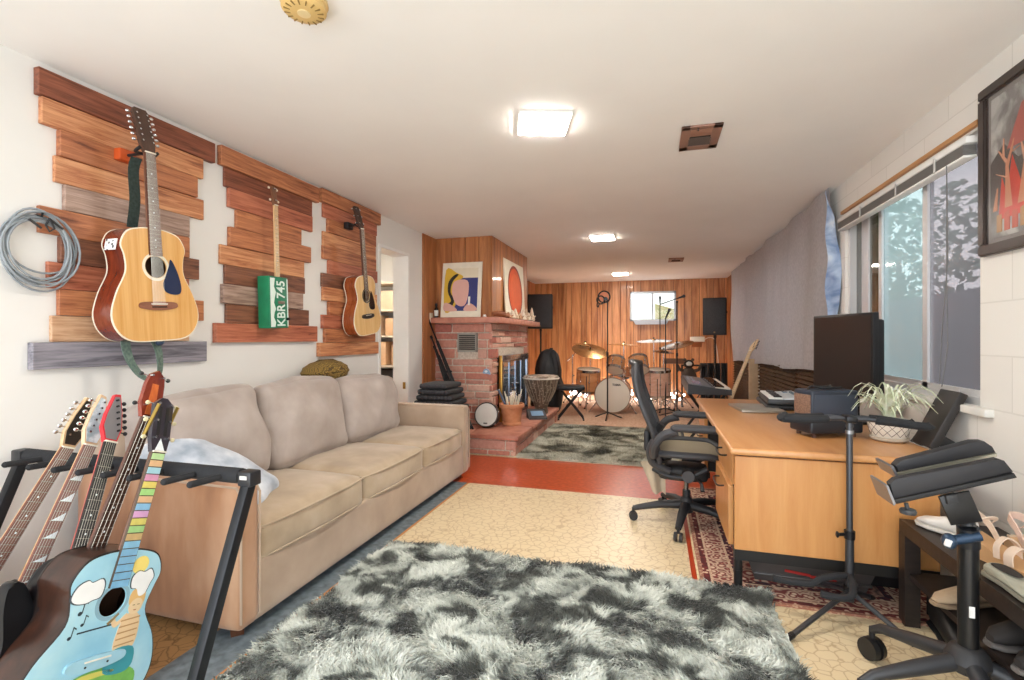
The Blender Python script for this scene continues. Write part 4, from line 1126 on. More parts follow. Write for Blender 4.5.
# ================================================================== DESK
DESK_W = wood('c48246', 'd69c60', (9, 9, .8), .35, fine=1.4, coat=.2)
DESK_T = wood('c98a52', 'd79f68', (7, .8, 9), .3, fine=1.4, coat=.3)
t = thing('desk', 'wood veneer office desk with black steel frame along the window wall', 'desk')
DX0, DX1, DY0_, DY1_, DZT = .36, 1.165, 2.52, 4.42, .69
mb = MB(); mb.box(((.335 + 1.21) / 2, (2.47 + 4.46) / 2, .673), (1.21 - .335, 1.99, .034), bev=.012, seg=3); mb.build('desktop', DESK_T, t)
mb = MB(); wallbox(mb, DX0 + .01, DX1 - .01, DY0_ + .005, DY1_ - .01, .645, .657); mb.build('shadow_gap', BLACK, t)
for y in (DY0_, DY1_):
    mb = MB(); mb.box(((DX0 + DX1) / 2, y, .425), (DX1 - DX0, .022, .44), bev=.002, seg=1); mb.build('end_panel', DESK_W, t)
mb = MB(); mb.box((DX1 - .03, (DY0_ + DY1_) / 2, .45), (.02, DY1_ - DY0_ - .03, .40)); mb.build('modesty_panel', DESK_W, t)
STEEL_B = plain('1b1a1a', .4)
for y0, y1 in ((DY0_ - .008, DY0_ + .03), (DY1_ - .03, DY1_ + .008)):
    mb = MB(); wallbox(mb, DX0, DX1, y0, y1, .155, .204); mb.build('base_rail', STEEL_B, t)
    for x in (DX0 + .018, DX1 - .02):
        mb = MB(); mb.cyl((x, (y0 + y1) / 2, 0.0), (x, (y0 + y1) / 2, .2), .019, n=14); mb.cyl((x, (y0 + y1) / 2, .10), (x, (y0 + y1) / 2, .105), .021, n=14); mb.build('leg', STEEL_B, t)
for x in (DX0 + .02, DX1 - .02):
    mb = MB(); wallbox(mb, x - .012, x + .012, DY0_, DY1_, .16, .20) if x > .5 else (wallbox(mb, x - .012, x + .012, DY0_, 3.10, .16, .20), wallbox(mb, x - .012, x + .012, 3.9, DY1_, .16, .20)); mb.build('side_rail', STEEL_B, t)
for (a, b, out) in ((2.565, 3.08, 0.0), (3.92, 4.395, 0.0)):
    mb = MB(); wallbox(mb, .385, 1.0, a, b, .205, .645); mb.build('pedestal', plain('2a2422', .6), t)
    for (z0, z1, off) in ((.495, .642, .0), (.205, .485, -.014 if a < 3 else 0)):
        mb = MB(); wallbox(mb, .355 + off, .377 + off, a, b, z0, z1); o = mb.build('drawer', DESK_W, t)
        if off:
            s_ = MB(); wallbox(s_, .36, .40, a + .02, b - .02, z0 + .02, z1 - .03); s_.build('drawer_box', plain('2a2422', .6), o)
        h = MB(); zc = z1 - .045; yc = (a + b) / 2
        h.tube(catmull([(.357 + off, yc - .09, zc), (.325 + off, yc - .085, zc - .002), (.32 + off, yc, zc - .004), (.325 + off, yc + .085, zc - .002), (.357 + off, yc + .09, zc)], 4), .0045, 8); h.build('handle', DARK_METAL, o)
rebase(t, (.76, 3.47, 0))

# --- things on the desk
Z = .6905
a, b, c_, d_ = on_z(719, 406.5, Z), on_z(750, 417.5, Z), on_z(792, 412, Z), on_z(763, 403.5, Z)
cc = (a + b + c_ + d_) / 4
t = thing('laptop', 'thin closed silver laptop lying at the middle of the desk', 'laptop', cc)
mb = MB(); mb.box((0, 0, .008), (.28, .36, .015), rot=(0, 0, R_(6)), bev=.005); mb.build('base', plain('a9a398', .35, metal=.5), t)
mb = MB(); mb.box((0, 0, .0175), (.28, .36, .005), rot=(0, 0, R_(6)), bev=.002); mb.build('lid', plain('b4aea2', .3, metal=.5), t)
p = on_z(775, 408, Z)
t = thing('headphone_case', 'flat black pouch between the laptop and the small keyboard', 'pouch', on_z(783, 404, Z) + Vector((.06, .12, 0)))
mb = MB(); mb.soft((0, 0, .018), (.20, .36, .034), r=.015, n=10, rot=(0, 0, R_(4)), wob=.003); mb.build('pouch', BLACK_SOFT, t)
mb = MB(); mb.tube([(-.09, -.16, .03), (-.098, 0, .026), (-.09, .16, .03)], .003); mb.build('zip', DARK_METAL, t)
# small keyboard
kc = on_z(777, 398, Z + .06)
t = thing('synthesizer', 'small white-keyed synthesizer lying on a black case on the desk', 'keyboard', (kc.x + .03, kc.y + .02, Z + .0366), rot=(0, 0, R_(-4)))
mb = MB(); mb.box((0, 0, .02), (.24, .52, .038), bev=.008); mb.build('case', plain('3a3b3d', .4), t)
mb = MB(); mb.box((.045, 0, .044), (.14, .50, .014), rot=(0, R_(-6), 0), bev=.004); mb.build('control_panel', plain('c9ced2', .35, metal=.3), t)
for k in range(15):
    mb = MB(); mb.box((-.068, -.238 + k * .034, .044), (.085, .032, .012), bev=.002, seg=1); mb.build('white_key', plain('efefec', .3), t)
for k in range(15):
    if k % 7 in (2, 6) or k == 14: continue
    mb = MB(); mb.box((-.052, -.221 + k * .034, .053), (.052, .016, .012), bev=.002, seg=1); mb.build('black_key', BLACK_GLOSS, t)
for k in range(6):
    mb = MB(); q = Vector((.08, -.2 + .06 * k, .052)); mb.cyl(q, q + Vector((0, 0, .014)), .012, .010, n=10); mb.build('knob', plain('5b6770', .4), t)
mb = MB(); mb.box((.06, .17, .052), (.05, .10, .004)); mb.build('display', plain('5a7f9a', .2), t)
t = thing('keyboard_case', 'black flat case under the small synthesizer on the desk', 'case', (kc.x + .03, kc.y + .02, Z))
mb = MB(); mb.box((0, 0, .018), (.27, .56, .034), rot=(0, 0, R_(-4)), bev=.012, seg=3); mb.build('shell', BLACK, t)
mb = MB(); mb.box((0, 0, .018), (.274, .564, .004), rot=(0, 0, R_(-4))); mb.build('seam', DARK_METAL, t)
# amplifier-like speaker box
a, b, c_ = on_z(812, 438, Z), on_z(859, 437, Z), on_z(793.5, 424.5, Z)
ux = (b - a); wdt = ux.length; ux.normalize(); uy = Vector((-ux.y, ux.x, 0)); dpt = .14
ang = math.atan2(ux.y, ux.x)
t = thing('guitar_amplifier', 'compact blue-black desktop amplifier with flared base', 'amplifier', a + ux * wdt / 2 + uy * dpt / 2, rot=(0, 0, ang))
NAVY = plain('2b3340', .4, noise=.1)
hb = .24
mb = MB(); mb.box((0, 0, .018 + .045), (wdt + .03, dpt + .03, .085), bev=.012, seg=3); mb.build('base', plain('20252d', .35), t)
mb = MB(); mb.box((0, 0, .105 + (hb - .105) / 2 - .008), (wdt, dpt, hb - .09), bev=.012, seg=3); mb.build('cabinet', NAVY, t)
mb = MB(); mb.box((0, -dpt / 2 - .001, .165), (wdt * .90, .008, .105), bev=.003); mb.build('front_panel', plain('39414f', .5), t)
mb = MB(); mb.box((-wdt / 2 - .001, 0, .165), (.008, dpt * .86, .105), bev=.003); mb.build('side_grille', mixed('noise', [(.4, '6e5446'), (.6, '8b6c59')], scale=140, rough=.8), t)
mb = MB(); mb.lathe([(0, 0), (.020, 0), (.022, .004), (.015, .006), (0, .005)], 20, M=Matrix.Translation((wdt * .24, -dpt / 2 - .015, .06)) @ Matrix.Rotation(PI / 2, 4, 'X')); mb.build('emblem', plain('7c828a', .3, metal=.8), t)
mb = MB(); mb.tube(catmull([(-.10, .0, hb - .004), (-.06, .03, hb + .012), (0, -.01, hb + .012), (.05, .03, hb + .014), (.02, .05, hb + .008), (-.05, .04, hb + .012), (-.02, -.03, hb + .010), (.08, -.01, hb + .008)], 6), .006); mb.build('cable_on_top', BLACK, t)
for sx in (-1, 1):
    for sy in (-1, 1):
        mb = MB(); mb.cyl((sx * wdt * .42, sy * dpt * .4, 0), (sx * wdt * .42, sy * dpt * .4, .022), .012); mb.build('foot', plain('5a3b2c', .6), t)
# monitor
pl, pr_ = Vector((1.035, 3.72, 0)), Vector((1.185, 3.195, 0))
dv = (pr_ - pl); wM = dv.length; dv.normalize(); nrm = Vector((dv.y, -dv.x, 0))      # screen faces the chair
if nrm.x > 0: nrm = -nrm
mid = (pl + pr_) / 2
t = thing('monitor', 'large black computer monitor on the desk in front of the window', 'monitor', (mid.x, mid.y, Z), rot=(0, 0, math.atan2(dv.y, dv.x)))
hM0, hM1 = .17, .655
mb = MB(); mb.box((0, 0, (hM0 + hM1) / 2), (wM, .035, hM1 - hM0), bev=.004); mb.build('bezel', plain('1a1a1b', .4), t)
mb = MB(); mb.box((0, -.0185, (hM0 + hM1) / 2 + .004), (wM - .03, .002, hM1 - hM0 - .04)); mb.build('screen', plain('2a2523', .3, noise=.02), t)
mb = MB(); mb.box((0, .040, (hM0 + hM1) / 2 - .01), (wM * .93, .05, (hM1 - hM0) * .88), bev=.012); mb.build('rear_housing', plain('161617', .5), t)
mb = MB(); mb.box((0, .06, .16), (.08, .03, .3), bev=.006); mb.build('stand_neck', BLACK, t)
mb = MB(); mb.box((0, .05, .008), (.28, .20, .016), bev=.006); mb.build('stand_base', BLACK, t)
# spider plant
pc = Vector((1.115, 2.86, Z))
t = thing('potted_spider_plant', 'pale spider plant in a white patterned bowl on the desk corner', 'plant', pc)
mb = MB(); mb.lathe([(0, .012), (.062, .012), (.075, .03), (.088, .075), (.094, .105), (.088, .108), (.082, .095), (.05, .09), (0, .09)], 32); o = mb.build('pot', plain('e6e0d4', .5, noise=.05), t)
mb = MB()
for k in range(14):
    for sg in (-1, 1):
        pts = []
        for j in range(9):
            f = j / 8; z = .03 + .068 * f; r = .0757 + (.0935 - .0757) * f; aa = 2 * PI * k / 14 + sg * f * .75
            pts.append((r * math.cos(aa), r * math.sin(aa), z))
        mb.tube(pts, .0013, 4)
mb.build('lattice_pattern', plain('6d6257', .7), o)
mb = MB(); mb.lathe([(0, 0), (.062, 0), (.076, .008), (.08, .02), (.074, .022), (.06, .012), (0, .012)], 32); mb.build('saucer', plain('cdc3b2', .5), t)
mb = MB(); mb.lathe([(.078, .088), (.05, .098), (0, .1)], 20); mb.build('soil', plain('4a3a2c', .95, bump=.5), t)
rnd = random.Random(21)
mb = MB()
for k in range(62):
    aa = rnd.uniform(0, 2 * PI); L = rnd.uniform(.12, .25); rise = rnd.uniform(.10, .20)
    pts = [Vector((.012 * math.cos(aa), .012 * math.sin(aa), .095))]
    for j in range(1, 7):
        f = j / 6
        pts.append(Vector((math.cos(aa + .15 * f) * L * (f ** 1.1), math.sin(aa + .15 * f) * L * (f ** 1.1), .095 + rise * math.sin(f * 2.2) * 1.1 - .05 * f * f)))
    side = Vector((-math.sin(aa), math.cos(aa), 0)); L0 = None
    for j, p in enumerate(pts):
        w = .0064 * (1 - (j / 6) ** 2.2) + .0007
        q = [mb.bm.verts.new(p - side * w), mb.bm.verts.new(p - Vector((0, 0, .0022))), mb.bm.verts.new(p + side * w)]
        if L0:
            mb.bm.faces.new((L0[0], q[0], q[1], L0[1])); mb.bm.faces.new((L0[1], q[1], q[2], L0[2]))
        L0 = q
mb.build('leaves', mixed('noise', [(.35, 'c5d2ac'), (.55, 'e2e8d0'), (.7, 'f2f3e6')], scale=30, rough=.5), t)
# small tilted black panel on the desk end
P = [on_y(921, 445, 2.76), on_y(946.5, 390, 2.80), on_y(957, 396.5, 2.86), on_y(942, 430, 2.84)]
t = thing('tilted_display', 'black slab-like display leaning on a foot at the end of the desk near the sill', 'display', (P[0].x + .05, 2.79, Z))
b0 = Vector((P[0].x, 2.74, Z + .004)) - t.location; tp = Vector((P[1].x, 2.74, P[1].z)) - t.location
ln = (tp - b0).length; an = math.atan2(tp.x - b0.x, tp.z - b0.z)
mb = MB(); mb.box((b0 + tp) / 2 + Vector((.02, .04, -.006)), (.036, .16, ln), rot=(0, an, 0), bev=.004); mb.build('slab', plain('2b2725', .5), t)
mb = MB(); mb.prism([(-.045, .0), (.115, .0), (.10, .016), (.055, .045), (-.01, .05)], -.02, .09); mb.build('foot', plain('201f1f', .5), t)
mb = MB(); mb.box(tp + Vector((.034, .04, -.02)), (.012, .1, .02), rot=(0, an, 0)); mb.build('top_port', plain('b7b7b5', .4), t)
mb = MB(); mb.tube(catmull([tuple(tp + Vector((.045, .06, -.02))), tuple(tp + Vector((.075, .1, -.0))), tuple(tp + Vector((.085, .12, -.1))), (.10, .1, .05), (.125, .06, .006)], 6), .003); mb.build('cable', plain('cfcfcf', .5), t)
# things under the desk
t = thing('storage_bin_lid', 'smoky translucent plastic tray with red writing lying under the desk', 'tray', (.74, 2.66, .011))
mb = MB(); mb.prism([(-.26, -.02), (.2, -.02), (.25, .10), (-.30, .10)], 0, .012); 
mb.box((-.02, .14, .03), (.5, .3, .012), bev=.004); mb.build('tray', plain('4b4644', .3, coat=.3), t)
for x, z in ((-.08, .055), (.03, .04)):
    mb = MB(); mb.box((x, -.004, z), (.11, .003, .012), rot=(0, .1, 0)); mb.build('red_mark', plain('b0261f', .5), t)
t = thing('computer_tower', 'black computer tower standing under the desk near the bench', 'computer', (1.03, 2.95, .0))
mb = MB(); mb.box((0, 0, .19), (.18, .42, .36), bev=.008); mb.build('case', BLACK, t)
mb = MB(); mb.box((0, -.212, .19), (.16, .006, .34), bev=.002); mb.build('front_bezel', plain('232325', .4), t)
# ================================================================== OFFICE CHAIR (faces the desk, +x)
GRAPH = plain('3c3c3f', .5, noise=.04)
GRAPH_D = plain('29292b', .55)
t = thing('office_chair', 'graphite mesh office chair with armrests pulled up to the desk', 'chair', (.195, 3.37, 0), rot=(0, 0, R_(-3)))
# five-star base with casters
mb = MB(); mb.lathe([(0, .075), (.04, .075), (.046, .10), (.036, .16), (.03, .17), (0, .17)], 20); mb.build('hub', GRAPH_D, t)
for k in range(5):
    a = R_(190 + 72 * k); dx, dy = math.cos(a), math.sin(a)
    mb = MB(); mb.tube([(dx * .03, dy * .03, .125), (dx * .16, dy * .16, .118), (dx * .30, dy * .30, .086), (dx * .335, dy * .335, .075)], [.034, .028, .021, .018], 10)
    for v in mb.bm.verts: v.co.z = .095 + (v.co.z - .095) * .85
    o = mb.build('leg', GRAPH_D, t)
    c = MB()
    px, py = dx * .335, dy * .335
    c.cyl((px, py, .05), (px, py, .085), .009, n=10)
    for sg in (-1, 1):
        c.cyl((px - dy * .008 * sg - .0, py + dx * .008 * sg, .029), (px - dy * .024 * sg, py + dx * .024 * sg, .029), .0285, .026, n=18)
    c.build('caster', plain('222224', .45), o)
mb = MB(); mb.cyl((0, 0, .16), (0, 0, .30), .014, n=14); mb.build('gas_column', plain('8c8c8e', .25, metal=.9), t)
mb = MB(); mb.cyl((0, 0, .17), (0, 0, .215), .024, n=14); mb.build('column_sleeve', GRAPH_D, t)
mb = MB(); mb.soft((-.02, 0, .335), (.30, .20, .085), r=.03, n=8, bulge=(0, 0, .01)); mb.build('tilt_mechanism', GRAPH_D, t)
for sg in (-1, 1):
    mb = MB(); mb.tube(catmull([(-.20, sg * .13, .37), (-.10, sg * .16, .335), (.02, sg * .17, .345), (.12, sg * .16, .40)], 5), [.018] * 16, 10); mb.build('side_link', GRAPH_D, t)
    mb = MB(); mb.cyl((.01, sg * .165, .355), (.01, sg * .215, .355), .04, .036, n=18); mb.build('pivot_disc', GRAPH, t)
    mb = MB(); mb.tube([(.07, sg * .17, .33), (.085, sg * .24, .325), (.09, sg * .265, .29)], [.009, .009, .013], 8); mb.build('adjustment_lever', GRAPH_D, t)
# seat: shaped rim with woven membrane
def seat_pt(a, s):
    # superellipse rim
    ca, sa = math.cos(a), math.sin(a)
    x = .225 * math.copysign(abs(ca) ** .6, ca) * s; y = .255 * math.copysign(abs(sa) ** .6, sa) * s
    z = .475 - .06 * max(0, (x - .10) / .125) ** 2 - .02 * (1 - s * s) + .018 * (abs(y) / .255) ** 2
    return Vector((x + .02, y, z))
mb = MB(); mb.tube([seat_pt(2 * PI * k / 40, 1) for k in range(40)], .021, 10, closed=True); mb.build('seat_frame', GRAPH, t)
mb = MB(); mb.grid(lambda u, v: seat_pt(2 * PI * u, max(v, .02)), 40, 6); mb.build('seat_membrane', mixed('wave', [(.3, '8b7f6b'), (.7, 'a99d86')], scale=70, rough=.8), t)
# back: curved rim and membrane, seen edge-on from the camera
def back_pt(u, v):
    """u -1..1 across, v 0..1 up"""
    w = .20 + .055 * math.sin(PI * min(1, v * 1.02)) - .03 * (v > .9) * (v - .9) / .1
    z = .43 + .60 * v
    x = -.165 - .055 * math.sin((v - .05) * 2.2) - .085 * v ** 1.5 + .03 * math.sin(v * 6.0) * .5 - .0
    x -= .045 * (1 - u * u)
    return Vector((x, u * w, z))
rim = [back_pt(-1, k / 14) for k in range(15)] + [back_pt(-1 + 2 * k / 8, 1) + Vector((0, 0, .012 * math.sin(PI * k / 8))) for k in range(1, 8)] + [back_pt(1, 1 - k / 14) for k in range(15)] + [back_pt(1 - 2 * k / 8, 0) for k in range(1, 8)]
mb = MB(); mb.tube(rim, .017, 10, closed=True); mb.build('back_frame', GRAPH, t)
mb = MB(); mb.grid(lambda u, v: back_pt(-1 + 2 * u, v), 14, 20); mb.build('back_membrane', mixed('wave', [(.3, '46474b'), (.7, '6c6e73')], scale=90, rough=.75), t)
mb = MB(); mb.soft((-.235, 0, .555), (.035, .40, .13), r=.016, n=8); mb.build('lumbar_pad', GRAPH_D, t)
mb = MB(); mb.tube(catmull([(-.16, -.20, .60), (-.21, -.215, .52), (-.20, -.18, .42), (-.10, -.15, .365)], 5), .024, 10); mb.build('back_yoke', GRAPH, t)
mb = MB(); mb.tube(catmull([(-.16, .20, .60), (-.21, .215, .52), (-.20, .18, .42), (-.10, .15, .365)], 5), .024, 10); mb.build('back_yoke', GRAPH, t)
for sg in (-1, 1):
    mb = MB(); mb.tube(catmull([(-.19, sg * .225, .47), (-.185, sg * .275, .54), (-.13, sg * .29, .615), (-.05, sg * .288, .642)], 5), [.026] * 16, 10); o = mb.build('arm_support', GRAPH, t)
    mb = MB(); mb.soft((.055, sg * .288, .662), (.27, .088, .034), r=.015, n=12, bulge=(.012, .004, .006)); mb.build('arm_pad', plain('38383b', .6), t)
# beige cloth hanging behind the seat
t2 = thing('cloth', 'beige cloth hanging below the back of the office chair', 'cloth', (-.02, 3.32, .33))
mb = MB(); mb.grid(lambda u, v: Vector((-.07 + .15 * u * (1 - .45 * v) + .075 * v, -.05 + .06 * u + .012 * math.sin(u * 9 + v * 2), .07 - .19 * v - .02 * u + .008 * math.sin(u * 7 + v * 3))), 12, 8, thick=.004); mb.build('fabric', plain('b9a890', .95, noise=.1, bump=.2), t2)

# ================================================================== GUITAR STAND IN FRONT OF THE DESK
gx, gy = .81, 2.45
GM = plain('55575c', .35, metal=.7)
t = thing('guitar_stand', 'tall grey tubular guitar stand with foam arms in front of the desk', 'guitar stand', (gx, gy, 0))
mb = MB(); mb.cyl((0, 0, .06), (0, 0, .36), .0165, n=14); mb.build('lower_tube', GM, t)
mb = MB(); mb.cyl((0, 0, .34), (0, 0, .86), .0125, n=14); mb.build('upper_tube', GM, t)
mb = MB(); mb.cyl((0, 0, .33), (0, 0, .365), .021, n=14); mb.cyl((-.018, 0, .347), (-.045, -.01, .347), .007); mb.ball((-.05, -.012, .347), .014, 10, (.5, 1, 1)); mb.build('height_clamp', DARK_METAL, t)
mb = MB(); mb.cyl((0, 0, .785), (0, 0, .80), .0165); mb.build('collar', plain('9ea0a4', .3, metal=.8), t)
hubz = .105
mb = MB(); mb.cyl((0, 0, .085), (0, 0, .125), .024, n=14); mb.build('leg_hub', DARK_METAL, t)
for ex, ey in ((-.305, -.285), (.14, .16), (.15, -.18), (-.06, .26)):
    mb = MB(); mb.tube([(0, 0, hubz), (ex, ey, .014)], .0105, 10); o = mb.build('leg', GM, t)
    mb = MB(); d = Vector((ex, ey, .014)); dn = (d - Vector((0, 0, hubz))).normalized(); mb.tube([d - dn * .03, d + dn * .012], .0125, 10); mb.build('rubber_foot', BLACK, o)
for pts in ([(0, 0, .17), (-.05, -.03, .175), (-.12, -.05, .165), (-.165, -.06, .14), (-.27, -.05, .135), (-.31, -.05, .14)], [(0, 0, .17), (-.015, -.09, .165), (-.045, -.14, .14), (-.11, -.145, .135), (-.15, -.14, .14)]):
    mb = MB(); mb.tube(catmull(pts, 5), .0145, 10); mb.build('cradle_arm', FOAM_B, t)
for sg in (-1, 1):
    for yy, L in ((-.02, .25), (.045, .22)):
        mb = MB(); mb.tube([(0, yy * .4, .85), (sg * .06, yy, .852), (sg * .12, yy, .846)], .0085, 8); o = mb.build('yoke_arm', GM, t)
        mb = MB(); mb.tube(catmull([(sg * .09, yy, .849), (sg * .15, yy - .01, .845), (sg * L, yy - .03 * sg - .005, .838), (sg * (L + .02), yy - .03 * sg - .012, .848)], 4), .0165, 10); mb.build('foam_sleeve', FOAM_B, o)
mb = MB(); mb.box((0, 0, .85), (.045, .07, .03), bev=.008); mb.build('yoke_block', DARK_METAL, t)

# ================================================================== WHEELED TRAY STAND
sx_, sy_ = .935, 1.86
t = thing('tray_stand', 'wheeled black stand carrying a tilted tray at the right, before the shoe bench', 'stand', (sx_, sy_, 0))
mb = MB(); mb.cyl((0, 0, .20), (0, 0, .55), .026, n=18); mb.build('pole', plain('141415', .3), t)
mb = MB(); mb.lathe([(0, .17), (.05, .17), (.06, .20), (.045, .235), (.03, .245), (0, .245)], 20); mb.build('hub', GRAPH_D, t)
cb = on_z(872, 659, 0) - Vector((sx_, sy_, 0))
a0 = math.atan2(cb.y, cb.x); L = cb.length
for k in range(5):
    a = a0 + 2 * PI * k / 5; dx, dy = math.cos(a), math.sin(a)
    mb = MB(); mb.tube([(dx * .03, dy * .03, .195), (dx * L * .5, dy * L * .5, .165), (dx * L * .88, dy * L * .88, .135), (dx * L, dy * L, .11)], [.026, .023, .017, .013], 12)
    o = mb.build('leg', plain('2d2e31', .4), t)
    c = MB(); c.cyl((dx * L, dy * L, .05), (dx * L, dy * L, .12), .010, n=10); c.build('caster_stem', BLACK, o)
    c = MB()
    for sg in (-1, 1): c.cyl((dx * L - dy * .006 * sg, dy * L + dx * .006 * sg, .041), (dx * L - dy * .026 * sg, dy * L + dx * .026 * sg, .041), .041, .038, n=22)
    c.build('caster', plain('1b1b1c', .4), o)
mb = MB(); mb.box((-.004, -.0265, .36), (.014, .003, .034)); mb.build('label_sticker', plain('e7e7e4', .5), t)
def loc_y(u, v, y): return on_y(u, v, y) - Vector((sx_, sy_, 0))
def plate(name, pix, y, d, mat, lab=None, bev=.004):
    pts = [loc_y(u, v, y) for u, v in pix]
    mb = MB(); mb.prism([(p.x, p.z) for p in pts], y - sy_, y - sy_ + d)
    if bev:
        es = [e for e in mb.bm.edges if len(e.link_faces) == 2 and abs(e.verts[0].co.y - e.verts[1].co.y) < 1e-6]
        bmesh.ops.bevel(mb.bm, geom=es, offset=bev, segments=2, affect='EDGES', profile=.5)
    return mb.build(name, mat, t, lab)
TRAYM = plain('222124', .55, noise=.05)
plate('front_shell', [(890, 484), (896, 479), (999, 459), (1005, 461), (1014, 472), (894, 500)], 1.80, .03, TRAYM)
plate('front_lip', [(893, 500), (1015, 473.5), (1018, 478), (897, 504.5)], 1.79, .05, plain('1a1a1b', .6))
plate('rear_shell', [(896, 466), (901, 461), (975, 441.5), (985, 441.5), (993, 447), (997, 454), (899, 474)], 1.90, .04, TRAYM)
plate('metal_strip', [(897, 473.5), (997, 453.5), (997, 456.5), (899, 477)], 1.885, .012, plain('a8a493', .35, metal=.6), 'pale metal strip', bev=0)
plate('end_bracket', [(886, 486), (888, 485), (896, 504), (894, 506)], 1.79, .12, plain('8c8c8f', .35, metal=.7), bev=0)
plate('end_bracket', [(891, 467), (893.5, 466), (899, 477), (896.5, 478)], 1.88, .12, plain('8c8c8f', .35, metal=.7), bev=0)
plate('mount_plate', [(939, 497), (970, 491), (984, 522), (952, 526)], 1.80, .012, plain('141416', .3))
plate('plate_knob', [(946, 496), (957, 494), (960, 503), (948, 505)], 1.79, .02, plain('2c2c2e', .5))
p0 = loc_y(906, 503, 1.82); p1 = loc_y(908, 511, 1.82)
mb = MB(); mb.cyl(p0, p1, .006); mb.lathe([(0, -.010), (.021, -.008), (.023, 0), (.02, .006), (0, .008)], 18, M=Matrix.Translation(p1)); mb.build('tension_knob', plain('3b3d40', .4), t)
c0 = loc_y(968, 527, 1.84); c1 = loc_y(969, 546, 1.85)
mb = MB(); mb.tube([c0, c1], .028, 14); mb.tube([c0 + Vector((0, .02, .05)), c0], .02, 12); mb.build('swivel_joint', plain('1d1f23', .35), t)
mb = MB(); q0 = loc_y(949, 541, 1.82); q1 = loc_y(980, 536, 1.82); mb.tube([q0, q1], .0145, 12); mb.ball(q0, .024, 12, (.8, 1, 1)); mb.build('clamp_bolt', plain('31465e', .3, metal=.4), t, 'blue-grey clamp bolt')
mb = MB(); q2 = loc_y(948, 543, 1.80); mb.box(q2, (.018, .008, .022), rot=(0, .3, 0), bev=.003); mb.build('clamp_badge', plain('d8d8d6', .4), t)

# ================================================================== SHOE BENCH AND SHOES
t = thing('shoe_bench', 'dark espresso two-tier bench along the window wall', 'bench')
ESP = wood('221b18', '332924', (1, 9, 9), .45)
by0, by1, bx0, bx1 = 1.25, 2.47, 1.0, 1.34
mb = MB(); wallbox(mb, bx0, bx1, by0, by1, .375, .43); mb.build('top_board', ESP, t)
for y0, y1 in ((by1 - .055, by1), (by0, by0 + .055)):
    for x0 in (bx0 - .002, bx1 - .055):
        mb = MB(); wallbox(mb, x0, x0 + .055, y0, y1 - .001, 0, .376); mb.build('leg', ESP, t)
mb = MB(); wallbox(mb, bx0 + .012, bx1 - .01, by0 + .03, by1 - .03, .20, .222); mb.build('lower_shelf', ESP, t)
rebase(t, (1.17, 1.86, 0))
def loft(mb, secs, n=16):
    rings = []
    for (x, hw, z0, z1, pw) in secs:
        ring = []
        for k in range(n):
            a = 2 * PI * k / n; ca, sa = math.cos(a), math.sin(a)
            ring.append(mb.bm.verts.new((x, hw * math.copysign(abs(ca) ** pw, ca), (z0 + z1) / 2 + (z1 - z0) / 2 * math.copysign(abs(sa) ** pw, sa))))
        rings.append(ring)
    for a, b in zip(rings, rings[1:]):
        for k in range(n): mb.bm.faces.new((a[k], a[(k + 1) % n], b[(k + 1) % n], b[k]))
    mb.bm.faces.new(rings[0][::-1]); mb.bm.faces.new(rings[-1])
    return mb
def closed_shoe(label, loc, rz, upper, sole, cat='shoe', L=.27, hh=.10, group='shoes on the bench', cuff=None):
    t = thing('shoe', label, cat, loc, rot=(0, 0, rz), group=group)
    s = L / .27
    mb = MB(); loft(mb, [(-.135 * s, .022, 0, .022, .7), (-.12 * s, .034, 0, .026, .7), (-.04 * s, .032, 0, .022, .7), (.05 * s, .044, 0, .02, .7), (.11 * s, .036, 0, .02, .7), (.136 * s, .016, .004, .02, .7)]); mb.build('sole', sole, t)
    mb = MB(); loft(mb, [(-.128 * s, .018, .018, hh * .8, .8), (-.115 * s, .031, .016, hh, .8), (-.06 * s, .033, .016, hh * .97, .8), (-.01 * s, .036, .016, hh * .82, .85), (.05 * s, .041, .016, hh * .62, .9), (.10 * s, .034, .016, hh * .5, .9), (.128 * s, .015, .018, hh * .35, .9)]); mb.build('upper', upper, t)
    if cuff:
        mb = MB(); mb.tube([(-.118 * s, 0, hh * .95), (-.09 * s, .03, hh), (-.03 * s, .03, hh * .93), (.0, 0, hh * .86), (-.03 * s, -.03, hh * .93), (-.09 * s, -.03, hh)], .010, 8, closed=True); mb.build('cuff', cuff, t)
    else:
        mb = MB(); mb.prism(catmull([(-.105 * s, -.016), (-.06 * s, -.022), (-.015 * s, -.012), (-.015 * s, .012), (-.06 * s, .022), (-.105 * s, .016)], 4, True), hh * .985, hh * 1.01, plane='xy'); mb.build('opening', plain('2c2622', .9), t)
    return t
